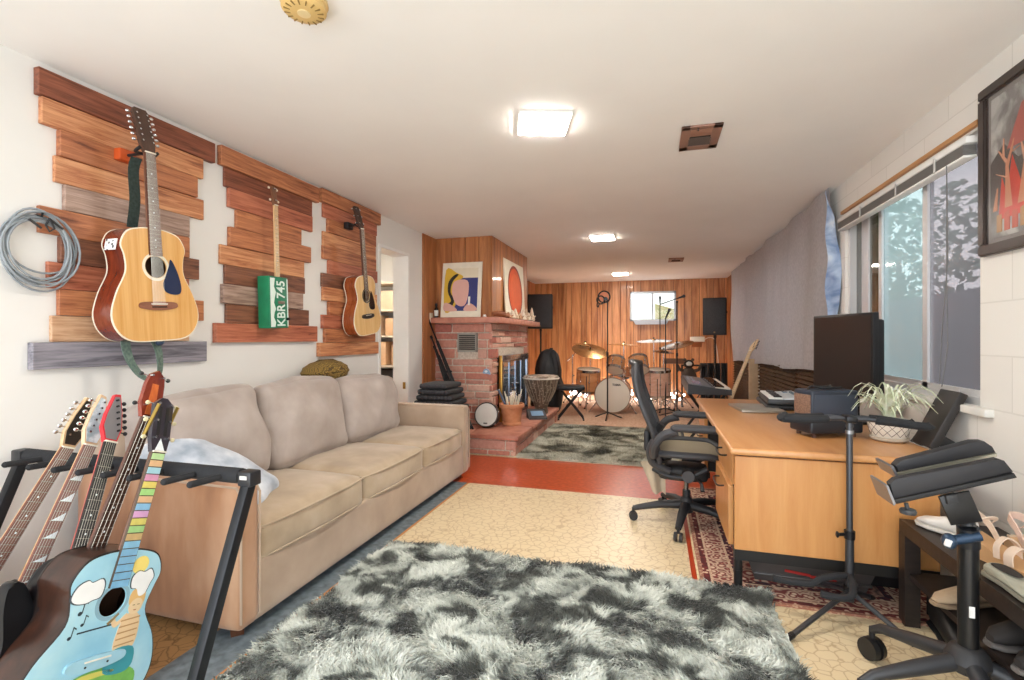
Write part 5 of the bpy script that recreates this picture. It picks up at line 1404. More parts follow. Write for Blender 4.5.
def wedge_sandal(label, loc, rz, strap, wedge, flip=1):
    t = thing('sandal', label, 'sandal', loc, rot=(0, 0, rz), group='wedge sandals on the bench top')
    mb = MB(); out = [(-.125, 0), (-.13, .055), (-.11, .072), (-.02, .052), (.05, .026), (.12, .022), (.13, .010), (.12, 0), (.03, 0), (-.02, 0)]
    mb.prism(out, -.036, .036); mb.build('wedge_sole', wedge, t)
    mb = MB(); mb.grid(lambda u, v: Vector((-.128 + .255 * u, (-.5 + v) * .07 * (1 - .25 * (2 * u - 1) ** 4), .073 - .050 * min(1, max(0, (u - .05) / .6)) + .0)), 12, 4, thick=.005); mb.build('insole', plain('cbb49b', .7), t)
    for x, z, h, w in ((.06, .028, .052, .030), (.02, .036, .062, .02)):
        mb = MB(); pts = [(x, -.038, z - .004), (x - .004, -.034, z + h * .6), (x - .008, 0, z + h), (x - .004, .034, z + h * .6), (x, .038, z - .004)]; ribbon(mb, pts, w, (1, 0, .1), .004); mb.build('toe_strap', strap, t)
    mb = MB(); pts = [(-.05, -.037, .062), (-.085, -.034, .11), (-.125, -.022, .135), (-.137, 0, .14), (-.125, .022, .135), (-.085, .034, .11), (-.05, .037, .062)]; ribbon(mb, pts, .026, (.25, 0, 1), .004); mb.build('heel_strap', strap, t)
    mb = MB(); pts = [(-.085, -.036, .105), (-.05, -.03, .135), (-.04, 0, .145), (-.05, .03, .135), (-.085, .036, .105)]; ribbon(mb, pts, .016, (.7, 0, .7), .004); mb.build('ankle_strap', strap, t)
    return t
BEIGE = plain('e0c9b4', .6); BEIGE_P = plain('dcbfae', .6)
p = on_z(985, 566, .43)
wedge_sandal('beige wedge sandal on the bench top, nearest the tray stand', (1.13, 2.06, .4305), R_(-74), BEIGE, plain('c79c6e', .6))
wedge_sandal('beige wedge sandal on the bench top, beside the wall', (1.25, 2.04, .4305), R_(-78), BEIGE_P, plain('cda47a', .6))
closed_shoe('white shoe at the far end of the bench top', (1.10, 2.33, .4305), R_(118), plain('e9e5de', .6), plain('d8d4cb', .6), hh=.085, L=.22)
closed_shoe('grey-green flat shoe on the bench top by the pole', (1.055, 1.83, .4305), R_(-84), plain('a8a492', .7), plain('8b8676', .7), hh=.05, L=.26)
closed_shoe('tan fleece slipper on the lower bench shelf beside the far leg', (1.10, 2.19, .2225), R_(200), plain('b79f82', .95, bump=.4, nscale=50), plain('8f7a62', .8), hh=.085, cuff=plain('cbb699', 1, bump=.5, nscale=60))
closed_shoe('tan fleece slipper on the lower shelf behind the pole', (1.20, 2.02, .2225), R_(-100), plain('a98a5e', .95, bump=.4, nscale=50), plain('8f7a62', .8), hh=.085, cuff=plain('b9975f', 1, bump=.5, nscale=60))
DKS = plain('2f2b29', .8); GSO = plain('6d6864', .7)
closed_shoe('dark suede shoe with grey sole on the lower shelf, just right of the pole', (1.13, 1.94, .2225), R_(195), DKS, GSO, hh=.12, L=.25)
closed_shoe('dark suede shoe with grey sole on the lower shelf, nearest the camera', (1.13, 1.80, .2225), R_(190), DKS, GSO, hh=.12, L=.25)
closed_shoe('black boot on the floor under the bench behind its far leg', (1.11, 2.33, 0.0), R_(-95), plain('1a1918', .5), plain('111111', .6), hh=.16, L=.26)
closed_shoe('dark shoe on the floor under the middle of the bench', (1.22, 1.98, 0.0), R_(-170), plain('1f1d1c', .5), plain('111111', .6), hh=.12, L=.26)
# ================================================================== HANGING CLOTH, FOAM, FRAMED PRINTS
def cloth_mat():
    m, nt, b = _new('grey_cloth')
    tc = nt.nodes.new('ShaderNodeTexCoord'); n = nt.nodes.new('ShaderNodeTexNoise'); n.inputs['Scale'].default_value = 40; n.inputs['Detail'].default_value = 6
    nt.links.new(tc.outputs['Object'], n.inputs['Vector'])
    r = ramp(nt, [(.35, 'b4afb1'), (.65, 'c6c2c3')]); nt.links.new(n.outputs['Fac'], r.inputs['Fac']); nt.links.new(r.outputs[0], b.inputs['Base Color'])
    b.inputs['Roughness'].default_value = .9
    tr = nt.nodes.new('ShaderNodeBsdfTranslucent'); tr.inputs['Color'].default_value = lin('d2d3da')
    mx = nt.nodes.new('ShaderNodeMixShader'); mx.inputs[0].default_value = .25
    out = nt.nodes['Material Output']
    nt.links.new(b.outputs[0], mx.inputs[1]); nt.links.new(tr.outputs[0], mx.inputs[2]); nt.links.new(mx.outputs[0], out.inputs['Surface'])
    return m
CXC = 1.275
za, zb = on_x(815, 371, CXC).z, on_x(735, 361, CXC).z
t = thing('hanging_cloth', 'large grey sheet hung over the far part of the window wall', 'curtain', (CXC, 6.8, 0))
Y0c, Y1c = 4.33, 9.15
def cloth_pt(u, v):
    y = Y0c + (Y1c - Y0c) * u
    top = 2.362 - .025 * abs(math.sin(u * PI * 4.5)) - (.03 if u < .0 else 0)
    bot = za + (zb - za) * u + .012 * math.sin(u * 17)
    z = bot + (top - bot) * v
    amp = .008 + .020 * (1 - v * .8)
    x = CXC + amp * math.sin(u * 40 + 1.8 * math.sin(u * 9) + 2.2 * v) + .010 * (1 - v) * math.sin(u * 97 + v * 3) + .008 * math.sin(v * 9 + u * 20)
    return Vector((x, y - 6.8, z)) - Vector((CXC, 0, 0))
mb = MB(); mb.grid(cloth_pt, 150, 24, thick=.003); mb.build('sheet', cloth_mat(), t, smooth=80)
def edge_pt(u, v):
    # near edge turned back towards the wall
    bot, top = za - .0, 2.34
    z = bot + (top - bot) * v
    w = .02 + .055 * math.sin(PI * min(1, (1 - v) * 1.15)) ** 2 + .02 * (1 - v)
    x = .0 + u * w + .006 * math.sin(v * 23)
    y = Y0c - 6.8 + .015 * math.sin(v * 17 + u * 3) - .06 * u * math.sin(PI * v) + .08 * u * (v > .85) * (v - .85) / .15
    return Vector((x, y, z))
mb = MB(); mb.grid(edge_pt, 10, 40, thick=.003); mb.build('turned_edge', mixed('noise', [(.35, '6f8bb8'), (.6, 'b9cde6'), (.75, 'e6eef6')], scale=3, mscale=(1, 1, 1.6), rough=.35, distort=1.5, sheen=.2), t, label='satin lining of the sheet with blue window light and highlights painted in', smooth=80)  # blue window light and white highlights are mixed into the lining colour

FOAM_BR = mixed('noise', [(.3, '44301f'), (.7, '6a4c33')], scale=22, rough=1, bump=.4)
def foam_panel(label, y0, y1, z0, z1, mat, horiz=True):
    t = thing('acoustic_foam', label, 'acoustic foam', (RX - .004, (y0 + y1) / 2, (z0 + z1) / 2), group='foam tiles under the hanging sheet')
    mb = MB(); wallbox(mb, -.02, 0, -(y1 - y0) / 2, (y1 - y0) / 2, -(z1 - z0) / 2, (z1 - z0) / 2); mb.build('base', mat, t)
    mb = MB(); n = max(3, int((z1 - z0) / .042)); h = (z1 - z0) / n
    for k in range(n):
        z = -(z1 - z0) / 2 + k * h
        mb.prism([(-.02, z + .001), (-.05, z + h / 2), (-.02, z + h - .001)], -(y1 - y0) / 2 + .002, (y1 - y0) / 2 - .002)
    mb.build('ridges', mat, t)
for k, (a, b) in enumerate([(4.45, 5.35), (5.36, 6.26), (6.27, 7.17), (7.55, 8.45), (8.46, 9.3)]):
    foam_panel(['brown ridged foam panel below the grey sheet, behind the monitor', 'brown ridged foam panel below the grey sheet, behind the small synthesizer', 'brown ridged foam panel below the sheet beside the scalloped beige strip',
                'brown ridged foam panel below the sheet beyond the leaning guitar', 'brown ridged foam panel below the sheet nearest the corner speaker'][k], a, b, .0, .93 - k * .01, FOAM_BR)
t = thing('foam_strip', 'beige scalloped foam strip standing against the wall below the sheet', 'foam strip', (1.27, 7.2, 0))
out = [(-.06, 0), (-.06, .92)]
for k in range(12):
    z = .92 - k * .076; out += [(.045, z), (.06, z - .02), (.06, z - .05), (.045, z - .07)]
out += [(.045, 0)]
mb = MB(); mb.prism(out, -.03, .03, plane='yz' if False else 'xz'); mb.build('foam', plain('c7ad8e', .95, noise=.1), t)

# framed print on the window wall
t = thing('framed_print', 'large dark-framed print with red flames hanging beside the window', 'picture', (RX - .012, 2.28, 1.9))
fy0, fy1, fz0, fz1 = 1.93, 2.585, 1.545, 2.253
FR = wood('2d2522', '443833', (9, 1, 1), .35)
for (a, b, c, d) in ((fy0, fy1, fz1 - .045, fz1), (fy0, fy1, fz0, fz0 + .045), (fy0, fy0 + .045, fz0 + .044, fz1 - .044), (fy1 - .045, fy1, fz0 + .044, fz1 - .044)):
    mb = MB(); wallbox(mb, -.018, .012, a - 2.28, b - 2.28, c - 1.9, d - 1.9)
    es = list(mb.bm.edges); bmesh.ops.bevel(mb.bm, geom=es, offset=.006, segments=2, affect='EDGES'); mb.build('frame_bar', FR, t)
def art(name, pts, hexc, lift, parent, smooth=False, x=-.004, **k):
    q = catmull(pts, 4, True) if smooth else pts
    mb = MB(); mb.prism(q, x - lift, x, plane='yz'); return mb.build(name, plain(hexc, .6, **k), parent)
A0, A1, B0, B1 = fy0 + .045 - 2.28, fy1 - .045 - 2.28, fz0 + .045 - 1.9, fz1 - .045 - 1.9
art('mount', [(A0, B0), (A1, B0), (A1, B1), (A0, B1)], '8f8986', .001, t, x=0)
mb = MB(); mb.prism([(A0 + .02, B0 + .02), (A1 - .02, B0 + .02), (A1 - .02, B1 - .02), (A0 + .02, B1 - .02)], -.003, -.001, plane='yz')
mb.build('print_ground', mixed('noise', [(.35, '6f6a68'), (.5, '8d8a88'), (.62, 'c4c4c0')], scale=5, rough=.5, distort=1), t)
art('painted_mountain', [(A1 - .02, .02), (A1 - .10, .08), (A1 - .18, .0), (A0 + .02, .02), (A0 + .02, -.16), (A1 - .02, -.16)], '5d5653', .0012, t)
art('painted_slope', [(A1 - .12, .05), (A1 - .2, .20), (A1 - .26, .22), (A0 + .1, .05)], 'b5655c', .0015, t)
art('painted_flame', [(A1 - .07, -.22), (A1 - .09, -.05), (A1 - .12, -.13), (A1 - .15, .02), (A1 - .2, -.1), (A1 - .26, .03), (A1 - .32, -.1), (A1 - .42, .0), (A1 - .48, -.22)], 'cf4a3a', .0018, t, noise=.15)
for k, (ya, za_, yb, zb_, w_) in enumerate([(.13, -.18, .12, .0, .022), (.12, .0, .07, .06, .010), (.12, -.02, .16, .08, .010), (.10, .02, .10, .10, .007), (.145, .03, .19, .04, .007), (.12, -.06, .055, -.03, .008), (.2, -.18, .22, -.02, .018), (.22, -.02, .2, .05, .008), (.05, -.18, .065, -.09, .012)]):
    art('painted_twig', [(A1 - ya - w_, za_), (A1 - ya + w_, za_), (A1 - yb + w_ * .3, zb_), (A1 - yb - w_ * .3, zb_)], 'd9a184' if k % 2 else 'cf8f70', .0020 + .0001 * k, t)
for k in range(9):
    y = A1 - .06 - k * .045
    art('title_mark', [(y, -.27), (y - .03, -.27), (y - .03, -.2 + .01 * (k % 2)), (y, -.2)], 'c0553f' if k % 3 else 'b98a5c', .0024, t)
mb = MB(); wallbox(mb, -.0105, -.009, A0, A1, B0, B1); mb.build('glazing', glass('fafafa', .0, .25), t)

# prints standing on the mantel: plain colour-block stand-ins
def leaning_print(name, label, p0, ux, w, h, lean, th=.012):
    """p0 base centre, ux along the width, leaning back by 'lean' radians"""
    up = Vector((0, 0, 1)); ux = Vector(ux).normalized(); nb = ux.cross(up) * -1      # back direction
    z = (up * math.cos(lean) + nb * math.sin(lean)).normalized(); y = z.cross(ux)
    M = Matrix((ux, y, z)).transposed().to_4x4(); M.translation = Vector(p0)
    t = thing(name, label, 'picture', matrix=M, group='prints standing on the mantel')
    mb = MB(); mb.box((0, th / 2, h / 2), (w, th, h), bev=.002, seg=1); mb.build('board', plain('efe6d2', .6), t)
    return t
MT_ = 1.4355
t = leaning_print('art_print', 'cream print with yellow, pink and navy colour blocks on the mantel front', (-2.14, 5.21, MT_), (1, 0, 0), .49, .645, R_(7))
def flat(name, pts, hexc, lift, t, smooth=True, noise=.03):
    mb = MB(); mb.prism(catmull(pts, 4, True) if smooth else pts, -.0012 - lift, .002); return mb.build(name, plain(hexc, .6, noise=noise), t)
flat('blue_field', [(-.2, .075), (.2, .075), (.2, .46), (-.2, .46)], '3a3f7c', .0, t, False)
flat('pale_field', [(-.2, .46), (.2, .46), (.2, .575), (-.2, .575)], 'e8dcc2', .0002, t, False)
flat('yellow_shape', [(-.2, .09), (-.10, .09), (-.05, .20), (-.06, .40), (.02, .47), (-.06, .52), (-.2, .56)], 'e2b83c', .0006, t)
flat('black_curve', [(-.19, .15), (-.12, .12), (-.08, .20), (-.13, .3), (-.11, .42), (-.04, .5), (-.09, .5), (-.16, .42), (-.165, .3), (-.12, .19)], '26221f', .001, t)
flat('pink_shape', [(-.09, .42), (-.11, .28), (-.05, .15), (.05, .14), (.09, .28), (.07, .43)], 'e3b2a6', .0012, t)
flat('pink_shape', [(-.2, .08), (-.04, .08), (-.12, .15), (-.2, .17)], 'dfae9f', .0012, t); flat('pink_shape', [(.04, .08), (.2, .08), (.16, .14), (.09, .16)], 'dfae9f', .0012, t)


flat('white_tab', [(.09, .14), (.115, .14), (.115, .24), (.09, .24)], 'e9e7e0', .0014, t, False)
t = leaning_print('art_print', 'cream print with a large orange oval on the mantel side', (-1.735, 6.17, MT_), (0, 1, 0), .90, .75, R_(3), .02)
def oval(rx, rz, cz, n=40): return [(rx * math.cos(2 * PI * k / n), cz + rz * math.sin(2 * PI * k / n)) for k in range(n)]
flat('brown_oval', oval(.335, .335, .37), '8e3b1e', .0002, t, False); flat('orange_oval', oval(.30, .305, .365), 'd9541e', .0006, t, False, .06); flat('orange_centre', oval(.24, .24, .36), 'e2622a', .001, t, False, .06)

# ================================================================== CEILING FITTINGS
def ceiling_light(x, y, w, rz, label):
    t = thing('ceiling_light', label, 'ceiling light', (x, y, CZ), rot=(0, 0, rz), group='flush ceiling lights')
    mb = MB(); mb.box((0, 0, -.006), (w + .02, w + .02, .012), bev=.003); mb.build('rim', WHITE, t)
    mb = MB(); mb.box((0, 0, -.0145), (w, w, .007), bev=.002); mb.build('diffuser', emit('fff7ec', LAMP), t)
LAMP = 60.0
ceiling_light(-.58, 2.60, .26, R_(18), 'square ceiling light nearest the camera, glowing white')
ceiling_light(-.585, 5.75, .26, 0, 'square ceiling light in the middle of the room')
ceiling_light(-.60, 9.1, .26, 0, 'square ceiling light nearest the back wall')
ceiling_light(-3.3, 4.7, .26, 0, 'unseen square ceiling light added to brighten the side room')  # unseen lamp, added so the view through the doorway isn't black
def ceiling_vent(x, y, w, d, rz, label):
    t = thing('ceiling_vent', label, 'vent', (x, y, CZ), rot=(0, 0, rz), group='ceiling vents')
    BR = plain('9a7463', .5, metal=.1)
    for (cx, cy, sx, sy) in ((0, d / 2 - .03, w, .06), (0, -d / 2 + .02, w, .04), (-w / 2 + .025, 0, .05, d), (w / 2 - .025, 0, .05, d)):
        mb = MB(); mb.box((cx, cy, -.006), (sx, sy, .012), bev=.003); mb.build('frame', BR, t)
    mb = MB(); mb.box((0, -.08, -.005), (w - .06, .10, .008), bev=.002); mb.build('damper_plate', plain('a87d69', .5, metal=.1), t)
    mb = MB(); mb.box((0, 0, -.003), (w - .06, d - .06, .004)); mb.build('duct', plain('120f0e', .9), t)
    for k in range(6):
        mb = MB(); mb.box((0, .0 + .018 * k, -.009), (w - .09, .003, .012), rot=(.6, 0, 0)); mb.build('louvre', plain('4c3a30', .5, metal=.3), t)
    mb = MB(); mb.box((-.02, -d / 2 + .02, -.016), (.008, .012, .02)); mb.build('lever', plain('3d2a20', .5), t)
ceiling_vent(.25, 3.04, .215, .35, 0, 'brown metal ceiling vent above the desk')
ceiling_vent(.30, 7.7, .215, .35, 0, 'small brown ceiling vent near the drum kit')
t = thing('smoke_alarm', 'yellowed round smoke alarm on the ceiling above the sofa', 'smoke alarm', (-1.165, 1.425, CZ))
YEL = plain('d9b878', .45); 
mb = MB(); mb.lathe([(0, -.001), (.078, -.001), (.08, -.012), (.078, -.016), (0, -.016)], 32); mb.build('base', plain('e0c48c', .45), t)
mb = MB(); mb.lathe([(.072, -.016), (.074, -.036), (.066, -.044), (.045, -.048), (0, -.048)], 32); mb.build('cover', YEL, t)
mb = MB()
for k in range(16):
    a = 2 * PI * k / 16; mb.box((.055 * math.cos(a), .055 * math.sin(a), -.0465), (.02, .004, .004), rot=(0, 0, a))
mb.build('slots', plain('8d7038', .6), t)
mb = MB(); mb.lathe([(0, -.047), (.022, -.047), (.022, -.051), (0, -.052)], 20); mb.build('test_button', plain('e6cf9c', .45), t)

# ================================================================== ON THE MANTEL AND HEARTH
t = thing('bottle', 'small dark bottle with white label at the left end of the mantel', 'bottle', (-2.44, 5.22, MT_))
mb = MB(); mb.lathe([(0, 0), (.022, 0), (.023, .005), (.023, .10), (.015, .118), (.012, .125), (.012, .138), (0, .138)], 18); mb.build('glass_body', plain('2a211c', .15, coat=.5), t)
mb = MB(); mb.lathe([(.0235, .02), (.0238, .021), (.0238, .085), (.0235, .086)], 18); mb.build('label', plain('e9e7df', .6), t)
mb = MB(); mb.lathe([(0, .136), (.0145, .136), (.0145, .165), (0, .166)], 18); mb.build('cap', BLACK, t)
t = thing('white_knob', 'tiny white knob on the mantel right of the colour-block print', 'knob', (-1.835, 5.19, MT_))
mb = MB(); mb.lathe([(0, 0), (.02, 0), (.021, .012), (.014, .02), (.014, .028), (0, .03)], 14); mb.build('knob', WHITE, t)
t = thing('driftwood', 'brown driftwood piece on the mantel corner', 'driftwood', (-1.70, 5.30, MT_))
mb = MB(); mb.tube(catmull([(-.08, -.02, .035), (-.03, .02, .045), (.02, .08, .035), (.015, .18, .03), (.02, .28, .02)], 5), [.014] + [.03] * 6 + [.036] * 6 + [.03] * 7 + [.012], 10); mb.build('branch', wood('7c4326', 'a4633c', (6, 2, 6), .6), t)
rnd = random.Random(4)
shells = [(-1.685, 5.62, .075, 'c9a184'), (-1.68, 5.78, .11, 'e2d2bd'), (-1.69, 5.95, .14, 'd4bda2'), (-1.685, 6.12, .10, 'b98f6e'), (-1.68, 6.28, .15, 'eadfce'), (-1.685, 6.46, .17, 'cbb196'), (-1.69, 6.62, .12, 'e6d9c6'), (-1.685, 6.78, .20, 'd9c6ae')]
names = ['nearest the driftwood', 'second from the driftwood', 'third from the driftwood', 'fourth from the driftwood', 'fifth from the driftwood', 'sixth from the driftwood', 'next to the tallest one', 'tallest, at the far end']
for k, (x, y, h, c) in enumerate(shells):
    t = thing('seashell', 'pale spiky seashell standing on the mantel side, ' + names[k], 'shell', (x, y, MT_), rot=(0, 0, k), group='shells on the mantel')
    mb = MB(); prof = [(0, 0)]
    for j in range(9): prof.append((.045 * (1 - j / 9) ** .8 * (1 + .18 * (j % 2)), .008 + h * j / 9))
    prof.append((0, h)); mb.lathe(prof, 12); mb.build('spire', plain(c, .45, noise=.15, nscale=40), t)
    mb = MB()
    for j in range(6):
        a = j * 1.05; q = Vector((.036 * math.cos(a), .036 * math.sin(a), h * .3)); mb.tube([q, q * 1.0 + Vector((.03 * math.cos(a), .03 * math.sin(a), .02))], [.011, .002], 6)
    mb.build('spikes', plain(c, .45, noise=.15, nscale=40), t)
t = thing('light_switch', 'cream switch plate on the panelling at the left end of the mantel', 'switch', (LX + .020, 5.17, 1.43))
mb = MB(); mb.box((0, 0, 0), (.008, .075, .12), bev=.003); mb.build('plate', plain('e7dcc6', .5), t)
mb = MB(); mb.box((.008, 0, 0), (.014, .01, .022), rot=(0, .3, 0)); mb.build('toggle', plain('efe6d4', .4), t)
# blue plaque on the stones
pp = on_y(486, 372, 5.265)
t = thing('wall_plaque', 'small blue and white oval plaque on the fireplace stones', 'plaque', (pp.x, 5.278, pp.z))
mb = MB(); mb.prism(catmull([(-.04, -.01), (-.02, .032), (.02, .032), (.045, .0), (.05, -.03), (.02, -.022), (-.02, -.02)], 4, True), -.012, .0); mb.build('plaque', plain('8fb0cf', .3), t)
mb = MB(); mb.prism(oval(.018, .013, .006, 16), -.015, -.011); mb.build('centre', plain('eaf1f5', .3), t)
# drum leaning on the stones
dc = on_y(488, 412, 5.17)
HT = .2105
t = thing('frame_drum', 'round white-headed drum leaning on the fireplace above the hearth', 'drum', (dc.x, 5.12, HT), rot=(R_(-14), 0, 0))
rD = .132
T = Matrix.Translation((0, 0, rD + .005)) @ Matrix.Rotation(PI / 2, 4, 'X')
mb = MB(); mb.lathe([(rD * .97, -.055), (rD, -.055), (rD, .045), (rD * .97, .045), (rD * .97, -.055)], 40, M=T); mb.build('shell', plain('2a2624', .4), t)
mb = MB(); mb.lathe([(0, .049), (rD * .5, .0485), (rD * .95, .046), (rD * .95, .040), (0, .042)], 40, M=T); mb.build('drum_head', plain('dedcd4', .5, noise=.03), t)
mb = MB(); mb.lathe([(rD * .95, .044), (rD * .96, .053), (rD * 1.03, .053), (rD * 1.03, .03), (rD * 1.0, .03)], 40, M=T); mb.build('hoop', plain('55504d', .3, metal=.7), t)
mb = MB(); mb.box((0, -.052, rD - .09), (.045, .003, .016), bev=.001); mb.build('maker_mark', plain('6a6863', .5), t)
for k in range(6):
    a = k * PI / 3 + .3; mb = MB(); mb.box((rD * 1.02 * math.cos(a), 0, rD + .005 + rD * 1.02 * math.sin(a)), (.014, .06, .014), rot=(0, -a, 0), bev=.003); mb.build('lug', CHROME, t)
# terracotta pot of white stakes
tp_ = on_z(509, 426, HT)
t = thing('terracotta_pot', 'terracotta pot holding white sticks on the hearth corner', 'pot', (tp_.x, tp_.y + .11, HT))
mb = MB(); mb.lathe([(0, .02), (.098, .02), (.10, .0), (.108, .004), (.108, .028), (.10, .034), (.122, .17), (.124, .195), (.146, .20), (.148, .235), (.140, .243), (.128, .240), (.122, .2), (.1, .06), (0, .05)], 36)
mb.build('pot', mixed('noise', [(.3, 'c07850'), (.7, 'd9996e')], scale=9, rough=.75), t)
mb = MB(); mb.lathe([(.122, .205), (.06, .212), (0, .212)], 20); mb.build('filling', plain('5a4636', .95), t)
rnd = random.Random(12)
for k in range(15):
    a = rnd.uniform(0, 6.28); r0 = rnd.uniform(.01, .075); p0 = Vector((r0 * math.cos(a), r0 * math.sin(a), .215 - HT + HT))
    L = rnd.uniform(.10, .20); d = Vector((.25 * math.cos(a), .25 * math.sin(a), 1)).normalized()
    mb = MB(); mb.box((0, 0, L / 2), (.012, .012, L), bev=.002, seg=1)
    o = mb.build('wooden_stick', plain('e9dfca', .6, noise=.1), None)
    o.matrix_world = Matrix.Translation(t.location + Vector((p0.x, p0.y, .2125))) @ Vector((0, 0, 1)).rotation_difference(d).to_matrix().to_4x4()
    tag(o, 'pale wooden stick standing in the terracotta pot on the hearth', 'stick', 'sticks in the terracotta pot')
t = thing('paper_tube', 'dark blue tube leaning out of the terracotta pot', 'tube', t.location + Vector((-.06, -.03, .2125)))
mb = MB(); mb.tube([(0, 0, 0), (-.085, -.01, .18)], .013, 12); mb.build('tube', plain('51647c', .4), t)
mb = MB(); mb.tube([(-.084, -.01, .178), (-.087, -.01, .186)], .0145, 12); mb.build('tube_cap', plain('c7ccd2', .4), t)
# small device leaning on the hearth
dp = on_z(535, 419, HT)
t = thing('drum_machine', 'small dark tilted device with blue screen on the hearth beside the pot', 'device', (dp.x + .01, dp.y + .05, HT), rot=(0, 0, R_(25)))
mb = MB(); mb.prism([(-.10, 0), (.10, 0), (.10, .10), (.085, .105), (-.10, .02)], -.11, .11, plane='yz' if False else 'xz', M=Matrix.Rotation(PI / 2, 4, 'Z')); mb.build('case', plain('4a4646', .5), t)
mb = MB(); mb.box((0.0, -.02, .066), (.15, .10, .004), rot=(R_(25), 0, 0)); mb.build('screen', plain('86a5c4', .2), t)
# goblet drum
jp = Vector(on_y(541, 411, 6.05)); jp.z = HT
t = thing('djembe', 'large silver-brown djembe with laced sides on the hearth end', 'drum', (on_y(541, 411, 6.3).x, 6.3, HT))
t.scale = (1.08, 1.08, 1.16)
mb = MB(); mb.lathe([(0, 0), (.085, 0), (.085, .03), (.075, .06), (.10, .13), (.16, .24), (.20, .34), (.212, .42), (.205, .425), (0, .425)], 36); mb.build('shell', mixed('voronoi', [(.15, 'c8b8a4'), (.3, '8d7a68'), (.6, '6d5c4e')], scale=38, rough=.4, metal=.3), t)
mb = MB(); mb.lathe([(.0, .430), (.2, .428), (.214, .42), (.216, .39), (.21, .39)], 36); mb.build('skin', mixed('noise', [(.4, 'cdbfae'), (.55, '7a6a5c')], scale=14, rough=.8), t)
mb = MB()
for k in range(24):
    a = 2 * PI * k / 24; b = a + PI / 24; mb.tube([(.216 * math.cos(a), .216 * math.sin(a), .40), (.176 * math.cos(b), .176 * math.sin(b), .26), (.11 * math.cos(b), .11 * math.sin(b), .14)], .004, 5)
mb.build('lacing', plain('a89682', .7), t)
mb = MB(); mb.tube([(.219 * math.cos(2 * PI * k / 30), .219 * math.sin(2 * PI * k / 30), .40) for k in range(30)], .008, 8, closed=True); mb.build('rim_ring', plain('e4ddd0', .4, metal=.3), t)
# folded tripod stands leaning on the stones
for k, (u0, v0, u1, v1, lab) in enumerate([(428, 318, 471, 424, 'black folded tripod leaning on the fireplace, tallest of three'), (431, 336, 466, 424, 'black folded tripod leaning on the fireplace, middle of three'), (434, 346, 461, 424, 'black folded tripod leaning on the fireplace, shortest of three')]):
    topp = on_y(u0, v0, 5.14); bot = on_y(u1, v1, 4.98); bot.z = HT + .012
    t = thing('folded_tripod', lab, 'tripod', bot, group='folded tripods by the fireplace')
    d = topp - bot
    mb = MB(); mb.tube([d * .1, d * .99], .010, 8); mb.tube([d * .97, d * 1.0], .016, 8); mb.build('centre_tube', DARK_METAL, t)
    for j in range(3):
        a = j * 2.09; off = Vector((math.cos(a), math.sin(a), 0)) * .016
        m2 = MB(); m2.tube([off * 1.2, d * .45 + off, d * .78 + off * .6], [.0085, .010, .009], 8); o = m2.build('leg', BLACK, t)
        m2 = MB(); m2.tube([off * 1.2 - d.normalized() * .012, off * 1.2 + d.normalized() * .02], .011, 8); m2.build('rubber_foot', BLACK_SOFT, o)
        m2 = MB(); m2.ball(d * .5 + off * 1.5, .014, 8); m2.build('clamp', DARK_METAL, o)
# stacked black trays behind the sofa arm
for k in range(5):
    zz = .489 + k * .055
    t = thing('stacking_pad', ['black ridged pad, lowest of the stack behind the sofa arm', 'black ridged pad, second lowest of the stack behind the sofa arm', 'black ridged pad, middle of the stack behind the sofa arm', 'black ridged pad, second from top of the stack behind the sofa arm', 'black ridged pad, topmost of the stack behind the sofa arm'][k], 'pad', (-2.03, 4.45, zz), rot=(0, 0, .04 * (k % 3 - 1)), group='stacked black pads')
    w = .46 - k * .04
    mb = MB(); mb.soft((0, 0, .027), (w, .36, .052), r=.022, n=10, bulge=(0, 0, .003)); mb.build('pad', plain('323234', .9, bump=.3, nscale=60), t)
    mb = MB()
    for j in range(9): mb.ball((-w / 2 + .03 + (w - .06) * j / 8, -.178, .03), .022, 8, (1, .5, .9))
    mb.build('edge_ridges', plain('3c3c40', .8), t)
t = thing('storage_crate', 'black slatted crate holding up the stacked pads behind the sofa', 'crate', (-2.03, 4.45, 0)); t.scale = (1, 1, 1.1)
mb = MB()
for z in (.03, .13, .23, .33, .42): mb.box((0, -.17, z), (.44, .018, .05)); mb.box((0, .17, z), (.44, .018, .05)); mb.box((-.215, 0, z), (.018, .34, .05)); mb.box((.215, 0, z), (.018, .34, .05))
for x in (-.215, .215):
    for y in (-.17, .17): mb.box((x, y, .222), (.03, .03, .444))
mb.build('slatted_body', BLACK, t)
mb = MB(); mb.box((0, 0, .4365), (.45, .36, .015)); mb.build('lid', BLACK, t)
